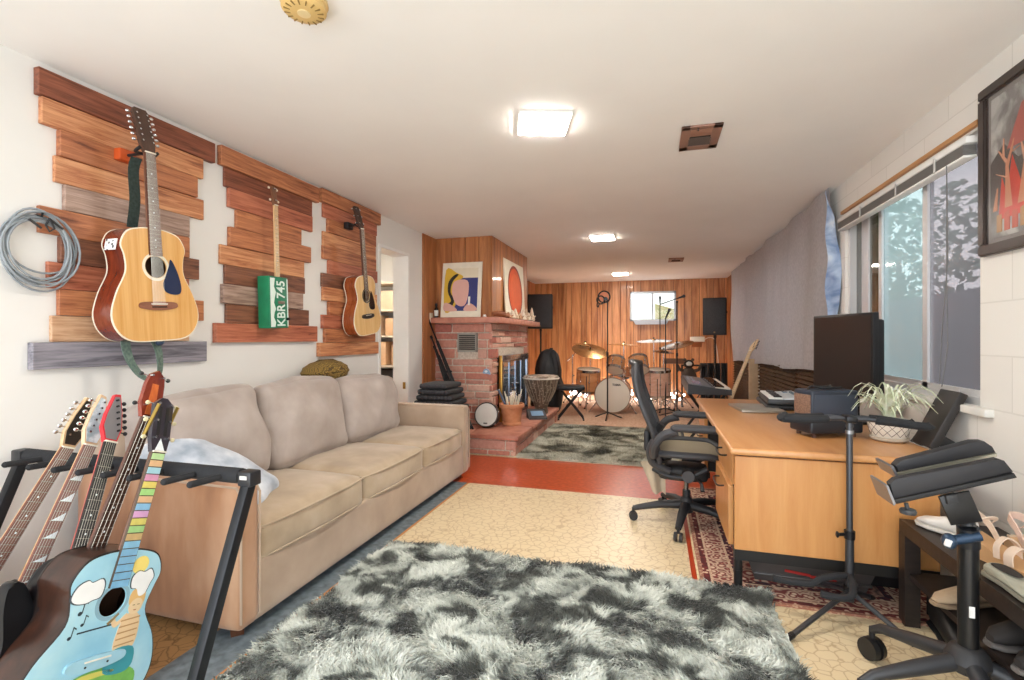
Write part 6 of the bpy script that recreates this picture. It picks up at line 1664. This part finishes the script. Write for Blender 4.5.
# ================================================================== DRUM KIT
DRUMW = wood('c98552', 'e0a878', (3, 3, 9), .25, coat=.5, fine=2)
HEADM = plain('e6dccb', .5, noise=.05, nscale=3)
def drum(name, label, loc, r, depth, axis, shell, head_a, legs=False, logo=None, group='drums of the kit', hoopm=CHROME, lugs=8):
    """axis: direction from the lower/back head to the front/top head; loc = centre"""
    t = thing(name, label, 'drum', loc, group=group)
    q = Vector((0, 0, 1)).rotation_difference(Vector(axis).normalized()).to_matrix().to_4x4()
    h = depth / 2
    mb = MB(); mb.lathe([(r * .97, -h), (r, -h), (r, h), (r * .97, h), (r * .97, -h)], 40, M=q); mb.build('shell', shell, t)
    for s in (1, -1):
        mb = MB(); mb.lathe([(0, s * (h + .006)), (r * .94, s * (h + .006)), (r * .985, s * h), (r * .97, s * (h - .01)), (0, s * (h - .004))], 40, M=q); mb.build('drum_head', head_a, t)
        mb = MB(); mb.lathe([(r * .985, s * (h + .012)), (r * 1.03, s * (h + .012)), (r * 1.03, s * (h - .028)), (r * 1.01, s * (h - .028)), (r * .985, s * (h + .012))], 40, M=q); mb.build('hoop', hoopm, t)
    for k in range(lugs):
        a = 2 * PI * k / lugs + .2; e = Vector((r * 1.025 * math.cos(a), r * 1.025 * math.sin(a), 0))
        mb = MB(); mb.tube([q @ (e + Vector((0, 0, -h))), q @ (e + Vector((0, 0, h)))], .005, 6); mb.ball(q @ e, .016, 8, (1, 1, 1)); mb.build('lug', CHROME, t)
    return t, q
kx, ky, kz = -.648, 7.88, .295
t, q = drum('bass_drum', 'large bass drum with cream front head at the centre of the kit', (kx, ky + .22, kz), .275, .44, (0, -1, 0), DRUMW, HEADM, hoopm=plain('8a6a52', .4))
mb = MB(); mb.box((.065, -.2285, .165), (.105, .002, .038)); mb.build('logo_badge', plain('e0d5c3', .5), t)
text_mesh('TAMA', .048, plain('2c2422', .5), 'logo_lettering', t, Matrix.Translation((.065, -.231, .165)) @ Matrix.Rotation(PI / 2, 4, 'X'), .001, .0016)
for s in (-1, 1):
    mb = MB(); mb.tube([(s * .24, -.12, -.10), (s * .37, -.22, -.283)], .009, 8); mb.build('spur', CHROME, t)
mb = MB(); mb.cyl((0, .0, .26), (0, .0, .44), .016, n=12); mb.build('tom_post', CHROME, t)
drum('tom_drum', 'left rack tom of orange wood above the bass drum', (-.60, 7.95, .775), .135, .20, (.12, .55, .8), DRUMW, HEADM, lugs=6)
drum('tom_drum', 'right rack tom of orange wood above the bass drum', (-.25, 7.98, .78), .15, .21, (-.12, .55, .8), DRUMW, HEADM, lugs=6)
def with_legs(t, r, z, q=None):
    for k in range(3):
        a = 2 * PI * k / 3 + .5; e = Vector((r * 1.07 * math.cos(a), r * 1.07 * math.sin(a), 0))
        mb = MB(); mb.tube([e + Vector((0, 0, .08)), Vector((e.x * 1.05, e.y * 1.05, -z + .012))], .007, 8); mb.build('leg', CHROME, t)
t, q = drum('floor_drum', 'orange floor tom standing left of the bass drum', (-1.06, 8.15, .50), .19, .36, (.05, -.12, 1), DRUMW, HEADM); with_legs(t, .19, .50)
t, q = drum('floor_drum', 'pale pink floor tom standing right of the bass drum', (.04, 8.2, .48), .20, .42, (0, -.08, 1), wood('d9a58c', 'ecc4ae', (3, 3, 9), .3, coat=.4), HEADM); with_legs(t, .20, .48)
t, q = drum('snare_drum', 'chrome snare drum behind the bass drum on its right', (-.30, 8.55, .62), .18, .14, (0, .1, 1), CHROME, HEADM)
for k in range(3):
    a = 2 * PI * k / 3; mb = MB(); mb.tube([(0, 0, -.30), (.26 * math.cos(a), .26 * math.sin(a), -.61)], .008, 8); mb.build('stand_leg', CHROME, t)
mb = MB(); mb.cyl((0, 0, -.40), (0, 0, -.08), .011); mb.build('stand_post', CHROME, t)

BRONZE = mixed('noise', [(.35, '7d5a33'), (.65, 'a67c48')], scale=8, rough=.25, metal=.9)
BRASS_B = mixed('noise', [(.35, 'c9a468'), (.65, 'ecd6a6')], scale=8, rough=.2, metal=.85)
def cymbal_stand(label, x, y, cz, r, tilt, mat=BRONZE, boom=None, extra=None):
    t = thing('cymbal_stand', label, 'cymbal stand', (x, y, 0), group='cymbal stands of the kit')
    for k in range(3):
        a = 2 * PI * k / 3 + .3
        mb = MB(); mb.tube([(.0, 0, .34), (.26 * math.cos(a), .26 * math.sin(a), .02)], .010, 8); o = mb.build('leg', CHROME, t)
        mb = MB(); mb.tube([(.0, 0, .12), (.15 * math.cos(a), .15 * math.sin(a), .155)], .006, 6); mb.build('brace', CHROME, o)
        mb = MB(); mb.tube([(.25 * math.cos(a), .25 * math.sin(a), .03), (.275 * math.cos(a), .275 * math.sin(a), .013)], .014, 8); mb.build('rubber_foot', BLACK, o)
    top = Vector((0, 0, cz)) if not boom else Vector(boom)
    hp = Vector((0, 0, cz - .02)) if not boom else Vector((0, 0, boom[3] if len(boom) > 3 else cz - .15))
    if boom: top = Vector(boom[:3])
    mb = MB(); mb.cyl((0, 0, .1), (0, 0, hp.z * .6), .0125); mb.cyl((0, 0, hp.z * .55), (0, 0, hp.z), .009); mb.build('tube', CHROME, t)
    mb = MB(); mb.cyl((0, 0, hp.z * .6 - .02), (0, 0, hp.z * .6 + .02), .018); mb.box((.022, 0, hp.z * .6), (.03, .008, .012)); mb.build('clamp', CHROME, t)
    if boom:
        d = top - hp; mb = MB(); mb.tube([hp - d * .45, top], .0075, 8); mb.ball(hp, .022, 10); mb.build('boom_arm', CHROME, t)
    M = Matrix.Translation(top) @ Euler(tilt).to_matrix().to_4x4()
    mb = MB(); mb.lathe([(.006, .030), (.03, .028), (.045, .014), (r * .5, .006), (r, -.012), (r, -.014), (r * .5, .003), (.045, .010), (.006, .024)], 40, M=M); mb.build('cymbal', mat, t)
    mb = MB(); mb.cyl(M @ Vector((0, 0, -.03)), M @ Vector((0, 0, .055)), .005); mb.lathe([(0, .034), (.016, .034), (.016, .048), (0, .05)], 12, M=M); mb.build('wing_nut', BLACK, t)
    return t
cymbal_stand('cymbal stand with big dark tilted crash cymbal left of the tall microphone', -1.07, 8.45, .99, .31, (.35, .22, 0))
cymbal_stand('cymbal stand with long chrome boom at the far left of the kit', -1.42, 8.75, 1.0, .20, (.05, .15, 0), BRASS_B, boom=(.22, .0, 1.09, .88))
cymbal_stand('hi-hat stand with bright brass cymbal above the left rack tom', -.52, 8.7, 1.085, .30, (-.05, .06, 0), BRASS_B)
cymbal_stand('cymbal stand with dark ride cymbal below the small window', -.02, 8.6, 1.16, .30, (.08, -.03, 0))
cymbal_stand('cymbal stand with crash cymbal right of the straight microphone stand', .36, 8.75, 1.09, .27, (.2, -.22, 0))
cymbal_stand('cymbal stand with low splash cymbal beside the pink floor tom', .13, 8.35, .985, .17, (.1, .1, 0), plain('9a9a9c', .2, metal=.9))
# drum stool
t = thing('drum_stool', 'round black drum stool behind the kit', 'stool', (-.62, 9.2, 0))
mb = MB(); mb.lathe([(0, .45), (.16, .45), (.175, .47), (.175, .51), (.15, .53), (0, .535)], 28); mb.build('seat', BLACK, t)
mb = MB(); mb.cyl((0, 0, .18), (0, 0, .46), .016); mb.build('post', CHROME, t)
for k in range(3):
    a = 2 * PI * k / 3; mb = MB(); mb.tube([(0, 0, .3), (.24 * math.cos(a), .24 * math.sin(a), .012)], .011, 8); mb.build('leg', CHROME, t)

# ================================================================== MICROPHONE STANDS
def round_base_stand(t, h, tripod=True, spread=.28):
    mb = MB(); mb.cyl((0, 0, .07), (0, 0, h * .55), .011); mb.build('lower_tube', BLACK, t)
    mb = MB(); mb.cyl((0, 0, h * .5), (0, 0, h), .0085); mb.build('upper_tube', BLACK, t)
    mb = MB(); mb.cyl((0, 0, h * .55 - .03), (0, 0, h * .55 + .02), .017); mb.build('clutch', BLACK, t)
    for k in range(3):
        a = 2 * PI * k / 3 + .5; mb = MB(); mb.tube([(0, 0, .10), (spread * .5 * math.cos(a), spread * .5 * math.sin(a), .06), (spread * math.cos(a), spread * math.sin(a), .012)], .009, 8); o = mb.build('leg', BLACK, t)
        mb = MB(); mb.tube([(spread * .94 * math.cos(a), spread * .94 * math.sin(a), .018), (spread * 1.02 * math.cos(a), spread * 1.02 * math.sin(a), .011)], .0115, 8); mb.build('rubber_foot', BLACK, o)
def mic(t, p, d, L=.16):
    d = Vector(d).normalized(); p = Vector(p)
    mb = MB(); mb.tube([p, p + d * L * .75], [.011, .017], 12); o = mb.build('microphone', plain('26272a', .4), t)
    mb = MB(); mb.ball(p + d * L * .86, .025, 12); mb.build('grille', plain('4a4b4e', .5, metal=.5), o)
s0 = on_z(607, 413, 0); s0 = Vector((s0.x, 7.35, 0)) ; s0.x = on_y(607.5, 400, 7.35).x
t = thing('microphone_stand', 'tall black stand with round pop shield and coiled cable before the bass drum', 'microphone stand', s0, group='microphone stands')
zt = on_y(607, 300, 7.35).z
round_base_stand(t, zt, spread=.22)
rc = on_y(604, 297, 7.35) - s0
mb = MB(); mb.tube([(rc.x + .085 * math.cos(2 * PI * k / 30), 0, rc.z + .085 * math.sin(2 * PI * k / 30)) for k in range(30)], .011, 8, closed=True); o = mb.build('pop_shield_ring', BLACK, t)
mb = MB(); mb.lathe([(0, -.003), (.078, -.002), (.078, .002), (0, .003)], 28, M=Matrix.Translation(rc) @ Matrix.Rotation(PI / 2, 4, 'X')); mb.build('shield_mesh', plain('d98f6c', .8, noise=.1), o)
mb = MB()
pts = [(rc.x - .045 + .055 * math.cos(a * .55) * (1 + .1 * math.sin(a)), -.025 + .012 * math.sin(a * .9), rc.z - .045 + .06 * math.sin(a * .55)) for a in range(0, 60)]
mb.tube(pts, .008, 6); mb.tube(catmull([(rc.x - .085, -.02, rc.z - .05), (rc.x - .1, -.02, rc.z - .12), (rc.x - .085, -.02, rc.z - .15), (rc.x - .07, -.02, rc.z - .10)], 5), .009, 6); mb.build('coiled_lead', BLACK, t)
mb = MB(); mb.tube([(0, 0, zt - .02), (rc.x * .6, -.01, rc.z - .08)], .012, 8); mb.tube([(rc.x + .03, -.05, rc.z - .03), (rc.x + .03, .06, rc.z - .03)], .026, 14); mb.build('condenser_microphone', plain('3b3c40', .35, metal=.4), t)
s1_ = Vector((on_y(665.5, 400, 8.05).x, 8.05, 0))
t = thing('microphone_stand', 'straight black microphone stand left of the boom stand, before the small window', 'microphone stand', s1_, group='microphone stands')
zt = on_y(665, 318, 8.05).z; round_base_stand(t, zt, spread=.26); mic(t, (0, 0, zt - .01), (.42, 0, 1), .17)
t = thing('microphone_stand', 'thin black microphone stand rising in front of the small window', 'microphone stand', (on_y(660, 400, 9.35).x, 9.35, 0), group='microphone stands')
zt = on_y(660, 303, 9.35).z; round_base_stand(t, zt, spread=.24); mic(t, (0, 0, zt - .02), (0, 0, 1), .14)
s2_ = Vector((on_y(677, 400, 7.7).x, 7.7, 0))
t = thing('microphone_stand', 'black boom microphone stand with angled arm beside the keyboard', 'microphone stand', s2_, group='microphone stands')
zt = on_y(674, 302, 7.7).z; round_base_stand(t, zt, spread=.3)
b0, b1 = on_y(660, 304.5, 7.7) - s2_, on_y(680, 297.5, 7.7) - s2_
mb = MB(); mb.tube([b0, b1], .0075, 8); mb.ball((0, 0, zt), .018, 10); mb.build('boom_arm', BLACK, t); mic(t, b1 - (b1 - b0) * .1, (b1 - b0), .10)

# ================================================================== SPEAKERS
def pa_speaker(label, loc, w, d, h, rz):
    t = thing('loudspeaker', label, 'speaker', loc, rot=(0, 0, rz), group='loudspeakers on stands')
    mb = MB(); mb.prism([(-w / 2, -d / 2), (w / 2, -d / 2), (w / 2, 0), (w * .30, d / 2), (-w * .30, d / 2), (-w / 2, 0)], 0, h, plane='xy')
    bmesh.ops.bevel(mb.bm, geom=list(mb.bm.edges), offset=.012, segments=2, affect='EDGES', profile=.5); mb.build('cabinet', plain('1f2226', .6, bump=.1, nscale=90), t)
    mb = MB(); mb.box((0, -d / 2 - .004, h / 2), (w * .90, .014, h * .92), bev=.006); mb.build('grille', mixed('voronoi', [(.2, '16181b'), (.5, '35383d')], scale=120, rough=.6), t)
    mb = MB(); mb.box((0, -d / 2 - .013, .05), (.028, .003, .028), bev=.001); mb.build('badge', plain('8b7454', .4, metal=.5), t)
    for s in (-1, 1):
        mb = MB(); mb.box((s * (w / 2 + .004), -.03, h * .62), (.014, .10, .04), bev=.005); mb.build('handle', BLACK, t)
    return t
def speaker_stand(label, loc, h):
    t = thing('speaker_stand', label, 'speaker stand', loc, group='speaker stands')
    mb = MB(); mb.cyl((0, 0, .12), (0, 0, h - .001), .0175); mb.build('pole', BLACK, t)
    mb = MB(); mb.cyl((0, 0, .60), (0, 0, .68), .027); mb.build('collar', BLACK, t)
    mb = MB(); mb.cyl((0, 0, h - .05), (0, 0, h - .001), .024); mb.build('socket', BLACK, t)
    for k in range(3):
        a = 2 * PI * k / 3 + .9; mb = MB(); mb.tube([(0, 0, .62), (.34 * math.cos(a), .34 * math.sin(a), .02)], .012, 8); o = mb.build('leg', BLACK, t)
        mb = MB(); mb.tube([(0, 0, .22), (.2 * math.cos(a), .2 * math.sin(a), .27)], .008, 6); mb.build('brace', BLACK, o)
        mb = MB(); mb.tube([(.33 * math.cos(a), .33 * math.sin(a), .03), (.355 * math.cos(a), .355 * math.sin(a), .014)], .016, 8); mb.build('rubber_foot', BLACK_SOFT, o)
yS = 9.6
a, b = on_y(704.5, 298, yS), on_y(728, 335, yS)
pa_speaker('black loudspeaker on a pole in the corner right of the small window', ((a.x + b.x) / 2, yS + .16, b.z), b.x - a.x, .36, a.z - b.z, R_(-10))
speaker_stand('speaker stand in the window-side corner', ((a.x + b.x) / 2, yS + .16, 0), b.z)
yS2 = 9.55
a, b = on_y(527, 294.5, yS2), on_y(551, 328.5, yS2)
pa_speaker('black loudspeaker on a pole half hidden behind the chimney', ((a.x + b.x) / 2, yS2 + .16, b.z), b.x - a.x, .34, a.z - b.z, R_(8))
speaker_stand('speaker stand beyond the chimney', ((a.x + b.x) / 2, yS2 + .16, 0), b.z)

# ================================================================== STAGE KEYBOARD AND OTHER THINGS AT THE BACK
kq = Vector((.54, 6.05, .615))
t = thing('stage_keyboard', 'long dark grey stage keyboard on a stand beyond the desk', 'keyboard', kq, rot=(0, 0, R_(0)))
KW, KL = .42, 1.30
mb = MB(); mb.prism([(-KW / 2, 0), (KW / 2, 0), (KW / 2, .055), (.06, .07), (-KW / 2, .105)], -KL / 2, KL / 2); mb.build('case', plain('2d3136', .45), t)
mb = MB(); mb.prism([(-KW / 2 + .012, .1045), (.02, .0765), (.02, .0785), (-KW / 2 + .012, .1065)], -KL / 2 + .02, KL / 2 - .02); mb.build('control_panel', plain('5a626b', .35), t)
mb = MB(); mb.prism([(-.15, .0985), (-.06, .088), (-.06, .0905), (-.15, .101)], -.45, -.1); mb.build('display', plain('6f86b8', .2), t)
for k in range(5):
    for j in range(2):
        mb = MB(); mb.box((-.16 + .05 * j, .02 + k * .09, .100 - .0055 * j), (.022, .04, .010), bev=.002); mb.build('button', plain('8d99a8', .4), t)
for k in range(36):
    mb = MB(); mb.box((.128, -.615 + k * .0352, .066), (.145, .0335, .018), rot=(0, .06, 0)); mb.build('white_key', plain('ece6da', .3), t)
for k in range(35):
    if k % 7 in (2, 6): continue
    mb = MB(); mb.box((.098, -.5975 + k * .0352, .08), (.088, .017, .016)); mb.build('black_key', BLACK_GLOSS, t)
t = thing('keyboard_stand', 'black crossed-leg stand under the stage keyboard', 'keyboard stand', (kq.x, kq.y, 0))
for yy in (-.35, .35):
    for s in (-1, 1):
        mb = MB(); mb.tube([(s * .22, yy, .03), (-s * .19, yy, .60)], .015, 8); mb.build('leg', BLACK, t)
for s in (-1, 1):
    mb = MB(); mb.tube([(s * .19, -.42, .60), (s * .19, .42, .60)], .0145, 8); mb.build('top_bar', BLACK, t)
    mb = MB(); mb.tube([(s * .22, -.45, .022), (s * .22, .45, .022)], .019, 8); mb.build('foot_bar', BLACK, t)
# leaning electric guitar by the window wall
bar = on_y(737, 388, 6.55); hd = on_y(757.5, 338, 6.72)
ax = (hd - bar).normalized(); o = bar + ax * ((.12 - bar.z) / ax.z); tot = (hd - o).length
t = thing('electric_guitar', 'pale-necked electric guitar standing by the window wall beyond the desk', 'guitar', matrix=basis(o, ax, (-.75, -.65, 0)))
electric(t, wood('a2673c', 'c98d58', (6, 6, 1), .25, coat=.6), min(tot, 1.2), MAPLE, wood('d6b48c', 'e8ccA6'.lower(), (14, 14, 1)), DBL, headm=wood('d6b48c', 'e8cca6', (14, 14, 1)), pegm=plain('2b2b2d', .4, metal=.5), side=1)
gb = Vector((o.x, o.y, 0))
t = thing('guitar_stand', 'black A-frame guitar stand under the pale-necked guitar', 'guitar stand', gb + Vector((.0, .05, 0)))
for s in (-1, 1):
    mb = MB(); mb.tube([(s * .15, -.14, .012), (s * .04, .10, .52)], .010, 8); mb.build('leg', BLACK, t)
    mb = MB(); mb.tube([(s * .11, -.06, .10), (s * .12, -.20, .10), (s * .12, -.22, .13)], .011, 8); mb.build('cradle_arm', BLACK, t)
mb = MB(); mb.tube([(0, .09, .50), (0, .26, .012)], .010, 8); mb.build('rear_leg', BLACK, t)
mb = MB(); mb.tube([(-.06, .10, .51), (.06, .10, .51)], .014, 8); mb.build('neck_rest', BLACK, t)
# open-frame stand with plush animal
t = thing('metal_frame', 'black open metal frame standing by the back wall beside the boom stand', 'frame', (.57, 9.1, 0))
fx0, fx1 = on_y(682, 380, 9.1).x - .57, on_y(706.5, 380, 9.1).x - .57; fzt = on_y(690, 364.5, 9.1).z
for x in (fx0, fx1):
    mb = MB(); mb.box((x, 0, fzt / 2), (.03, .03, fzt), bev=.003); mb.build('upright', BLACK, t)
    mb = MB(); mb.box((x, 0, .012), (.035, .4, .024), bev=.003); mb.build('foot', BLACK, t)
for z in (fzt - .015, .42):
    mb = MB(); mb.box(((fx0 + fx1) / 2, 0, z), (fx1 - fx0, .03, .03), bev=.003); mb.build('rail', BLACK, t)
mb = MB(); mb.box(((fx0 + fx1) / 2, 0, .42), (fx1 - fx0, .34, .02), bev=.003); mb.build('shelf', BLACK, t)
t = thing('plush_toy', 'small grey and white plush animal sitting in the black metal frame', 'plush toy', (.565, 9.06, .436))
FUR = plain('55483f', 1, bump=.5, nscale=50); FURW = plain('e8e2d8', 1, bump=.5, nscale=50)
mb = MB(); mb.lathe([(0, 0), (.11, .01), (.135, .08), (.11, .18), (.07, .24), (0, .26)], 20); mb.build('body', FUR, t)
mb = MB(); mb.ball((0, -.02, .31), .085, 16, (1, .95, .9)); o = mb.build('head', plain('3b332e', 1, bump=.5, nscale=50), t)
mb = MB(); mb.ball((.0, -.075, .315), .048, 14, (1.1, .6, .9)); mb.build('muzzle', FURW, o)
for s in (-1, 1):
    mb = MB(); mb.ball((s * .065, .0, .385), .028, 10); mb.build('ear', FUR, o)
    mb = MB(); mb.tube([(s * .09, -.02, .19), (s * .16, -.06, .22), (s * .19, -.05, .30)], [.032, .028, .02], 10); mb.build('arm', FUR, t)
    mb = MB(); mb.ball((s * .08, -.12, .03), .045, 10, (.9, 1.4, .8)); mb.build('leg', FUR, t)
# small router on a bracket
rp0, rp1 = on_y(690, 342, 10.2), on_y(704.5, 336, 10.2)
t = thing('wifi_router', 'small white box on a bracket on the back wall below the corner speaker', 'router', ((rp0.x + rp1.x) / 2, 10.2, rp0.z))
mb = MB(); mb.box((0, 0, .055), (rp1.x - rp0.x, .10, .10), bev=.008); mb.build('case', plain('ece3d3', .5), t)
mb = MB(); mb.prism([(.06, 0), (.095, 0), (.095, -.10)], -.09, .09, plane='yz'); mb.box((0, .02, -.006), (.22, .15, .012)); mb.build('bracket', plain('9b5a2c', .5), t)
mb = MB(); mb.tube(catmull([(.13, .03, .05), (.24, .04, .09), (.33, .05, .02), (.38, .06, -.3), (.40, .07, -.7)], 6), .008, 6); mb.build('cable', plain('d9cdb9', .6), t)
# window tray under the small window
wp0, wp1 = on_y(636, 324.5, 10.22), on_y(666, 320.5, 10.22)
t = thing('window_ledge', 'pale blue plastic ledge tray under the small back window', 'ledge', ((wp0.x + wp1.x) / 2, 10.24, wp0.z))
mb = MB(); mb.prism([(-.30, .0), (.30, .0), (.34, .075), (-.34, .075)], -.075, .04); 
bmesh.ops.bevel(mb.bm, geom=list(mb.bm.edges), offset=.006, segments=1, affect='EDGES'); mb.build('tray', plain('b9c4d0', .4), t)
mb = MB(); mb.box((0, -.02, .078), (.70, .13, .012), bev=.003); mb.build('rim', plain('cfd6dd', .4), t)
# tall dark foam boards leaning in the corner
for k, (u0, u1) in enumerate([(700.5, 707), (707.5, 714), (714.5, 721), (721.5, 728)]):
    y = 9.15 + .06 * (k % 2)
    a, b = on_y(u0, 363, y), on_y(u1, 396, y)
    t = thing('foam_board', ['dark grey ribbed foam board in the corner, next to the metal frame', 'dark grey ribbed foam board in the corner, second from the metal frame', 'dark grey ribbed foam board in the corner, third from the metal frame', 'dark grey ribbed foam board in the corner, nearest the window wall'][k], 'foam board', ((a.x + b.x) / 2, y, 0), rot=(R_(-4), 0, 0), group='foam boards in the corner')
    w = b.x - a.x; h = a.z
    mb = MB(); mb.box((0, .03, h / 2), (w, .03, h), bev=.006); mb.build('board', plain('2e3032', .95, bump=.3, nscale=70), t)
    mb = MB()
    for j in range(3): mb.prism([(-w / 2 + w * (j + .06) / 3, .015), (-w / 2 + w * (j + .5) / 3, -.025), (-w / 2 + w * (j + .94) / 3, .015)], .005, h - .005, plane='xy')
    mb.build('ribs', plain('3b3d3f', .95, bump=.3, nscale=70), t)
# gig bag beyond the chimney
t = thing('gig_bag', 'bulky black gig bag standing beyond the fireplace', 'bag', (-1.62, 7.42, 0), rot=(0, R_(3), R_(15)))
mb = MB(); mb.soft((0, 0, .50), (.44, .26, .98), r=.11, n=14, bulge=(.02, .03, 0), wob=.05, seed=3, fn=lambda p, q: Vector((p.x * (1 - .35 * max(0, q[2])), p.y * (1 - .3 * max(0, q[2])), p.z))); mb.build('bag_body', plain('141416', .55, bump=.3, nscale=18), t)
mb = MB(); ribbon(mb, [(-.06, -.13, .55), (-.08, -.19, .75), (-.03, -.15, .95), (.03, -.08, 1.05)], .05, (1, 0, 0)); ribbon(mb, [(.08, -.13, .5), (.11, -.19, .72), (.07, -.15, .92), (.02, -.08, 1.03)], .05, (1, 0, 0)); mb.build('shoulder_strap', plain('232326', .7), t)
mb = MB(); mb.soft((0, -.13, .34), (.24, .07, .36), r=.03, n=8, bulge=(0, .01, 0)); mb.build('front_pocket', plain('1c1c1f', .6, bump=.3, nscale=20), t)
# folding keyboard bench
t = thing('folding_bench', 'black folding bench beyond the end of the hearth', 'bench', (-1.19, 7.18, 0), rot=(0, 0, R_(10)))
mb = MB(); mb.soft((0, 0, .47), (.40, .28, .07), r=.025, n=8, bulge=(0, 0, .006)); mb.build('seat', BLACK, t)
for s in (-1, 1):
    for yy in (-.1, .1):
        mb = MB(); mb.tube([(s * .18, yy, .03), (-s * .15, yy, .44)], .012, 8); mb.build('leg', BLACK, t)
    mb = MB(); mb.tube([(s * .18, -.17, .015), (s * .18, .17, .015)], .0145, 8); mb.build('foot_bar', BLACK, t)
# low cabinet behind the cymbals, part-hidden
t = thing('music_stand', 'dark low music stand between the floor tom and the metal frame', 'music stand', (.33, 9.35, 0))
mb = MB(); mb.box((0, 0, .78), (.34, .02, .10), rot=(-.3, 0, 0), bev=.003); mb.build('desk', plain('6b4a36', .5), t)
mb = MB(); mb.cyl((0, .02, .1), (0, .02, .76), .010); mb.build('post', BLACK, t)
for k in range(3):
    a = 2 * PI * k / 3; mb = MB(); mb.tube([(0, .02, .2), (.22 * math.cos(a), .02 + .22 * math.sin(a), .012)], .008, 8); mb.build('leg', BLACK, t)
# string lights along the back wall floor
t = thing('string_lights', 'tangled string of small white lights on the floor along the back wall', 'string lights', (-.4, 9.7, .0))
rnd = random.Random(31); pts = []
for k in range(101):
    f = k / 100
    pts.append((-1.25 + 2.1 * f + .10 * math.sin(k * 1.3), .35 * math.sin(k * .7) - .0, .03 + .09 * abs(math.sin(k * 1.1)) + .05 * abs(math.sin(k * .37))))
mb = MB(); mb.tube(catmull(pts, 3), .0035, 5); mb.build('wire', plain('d9d9d2', .6), t)
bm_ = MB(); bm_.ball((0, 0, 0), .017, 8, (1, 1, 1.3)); b0 = bm_.build('bulb', emit('fdf3ec', 16.0), t); b0.location = pts[0]
for p in pts[1:99]:
    c = b0.copy(); COL.objects.link(c); c.parent = t; c.location = Vector(p) + Vector((rnd.uniform(-.02, .02), rnd.uniform(-.02, .02), rnd.uniform(0, .02)))

# ================================================================== LIGHT, WORLD, CAMERA
w = bpy.data.worlds.new('sky'); SC.world = w; w.use_nodes = True
nt = w.node_tree; bg = nt.nodes['Background']
tc = nt.nodes.new('ShaderNodeTexCoord'); n = nt.nodes.new('ShaderNodeTexNoise'); n.inputs['Scale'].default_value = 3.5; n.inputs['Detail'].default_value = 6
nt.links.new(tc.outputs['Generated'], n.inputs['Vector'])
r = ramp(nt, [(.4, 'cfdcea'), (.6, 'ffffff')]); nt.links.new(n.outputs['Fac'], r.inputs['Fac']); nt.links.new(r.outputs[0], bg.inputs['Color'])
bg.inputs['Strength'].default_value = 2.45

cam = bpy.data.cameras.new('camera'); co = bpy.data.objects.new('camera', cam); COL.objects.link(co)
cam.sensor_width = 36.0; cam.sensor_fit = 'HORIZONTAL'; cam.lens = 36.0 * FOC / 1024.0
cam.shift_y = -2.0 / 1024.0; cam.clip_start = .05
co.location = (0, 0, CAM_H); co.rotation_euler = (PI / 2, 0, YAW)
SC.camera = co
vs = SC.view_settings; vs.view_transform = 'Standard'; vs.look = 'None'; vs.gamma = 1.0; vs.use_curve_mapping = False; vs.exposure = 1.0
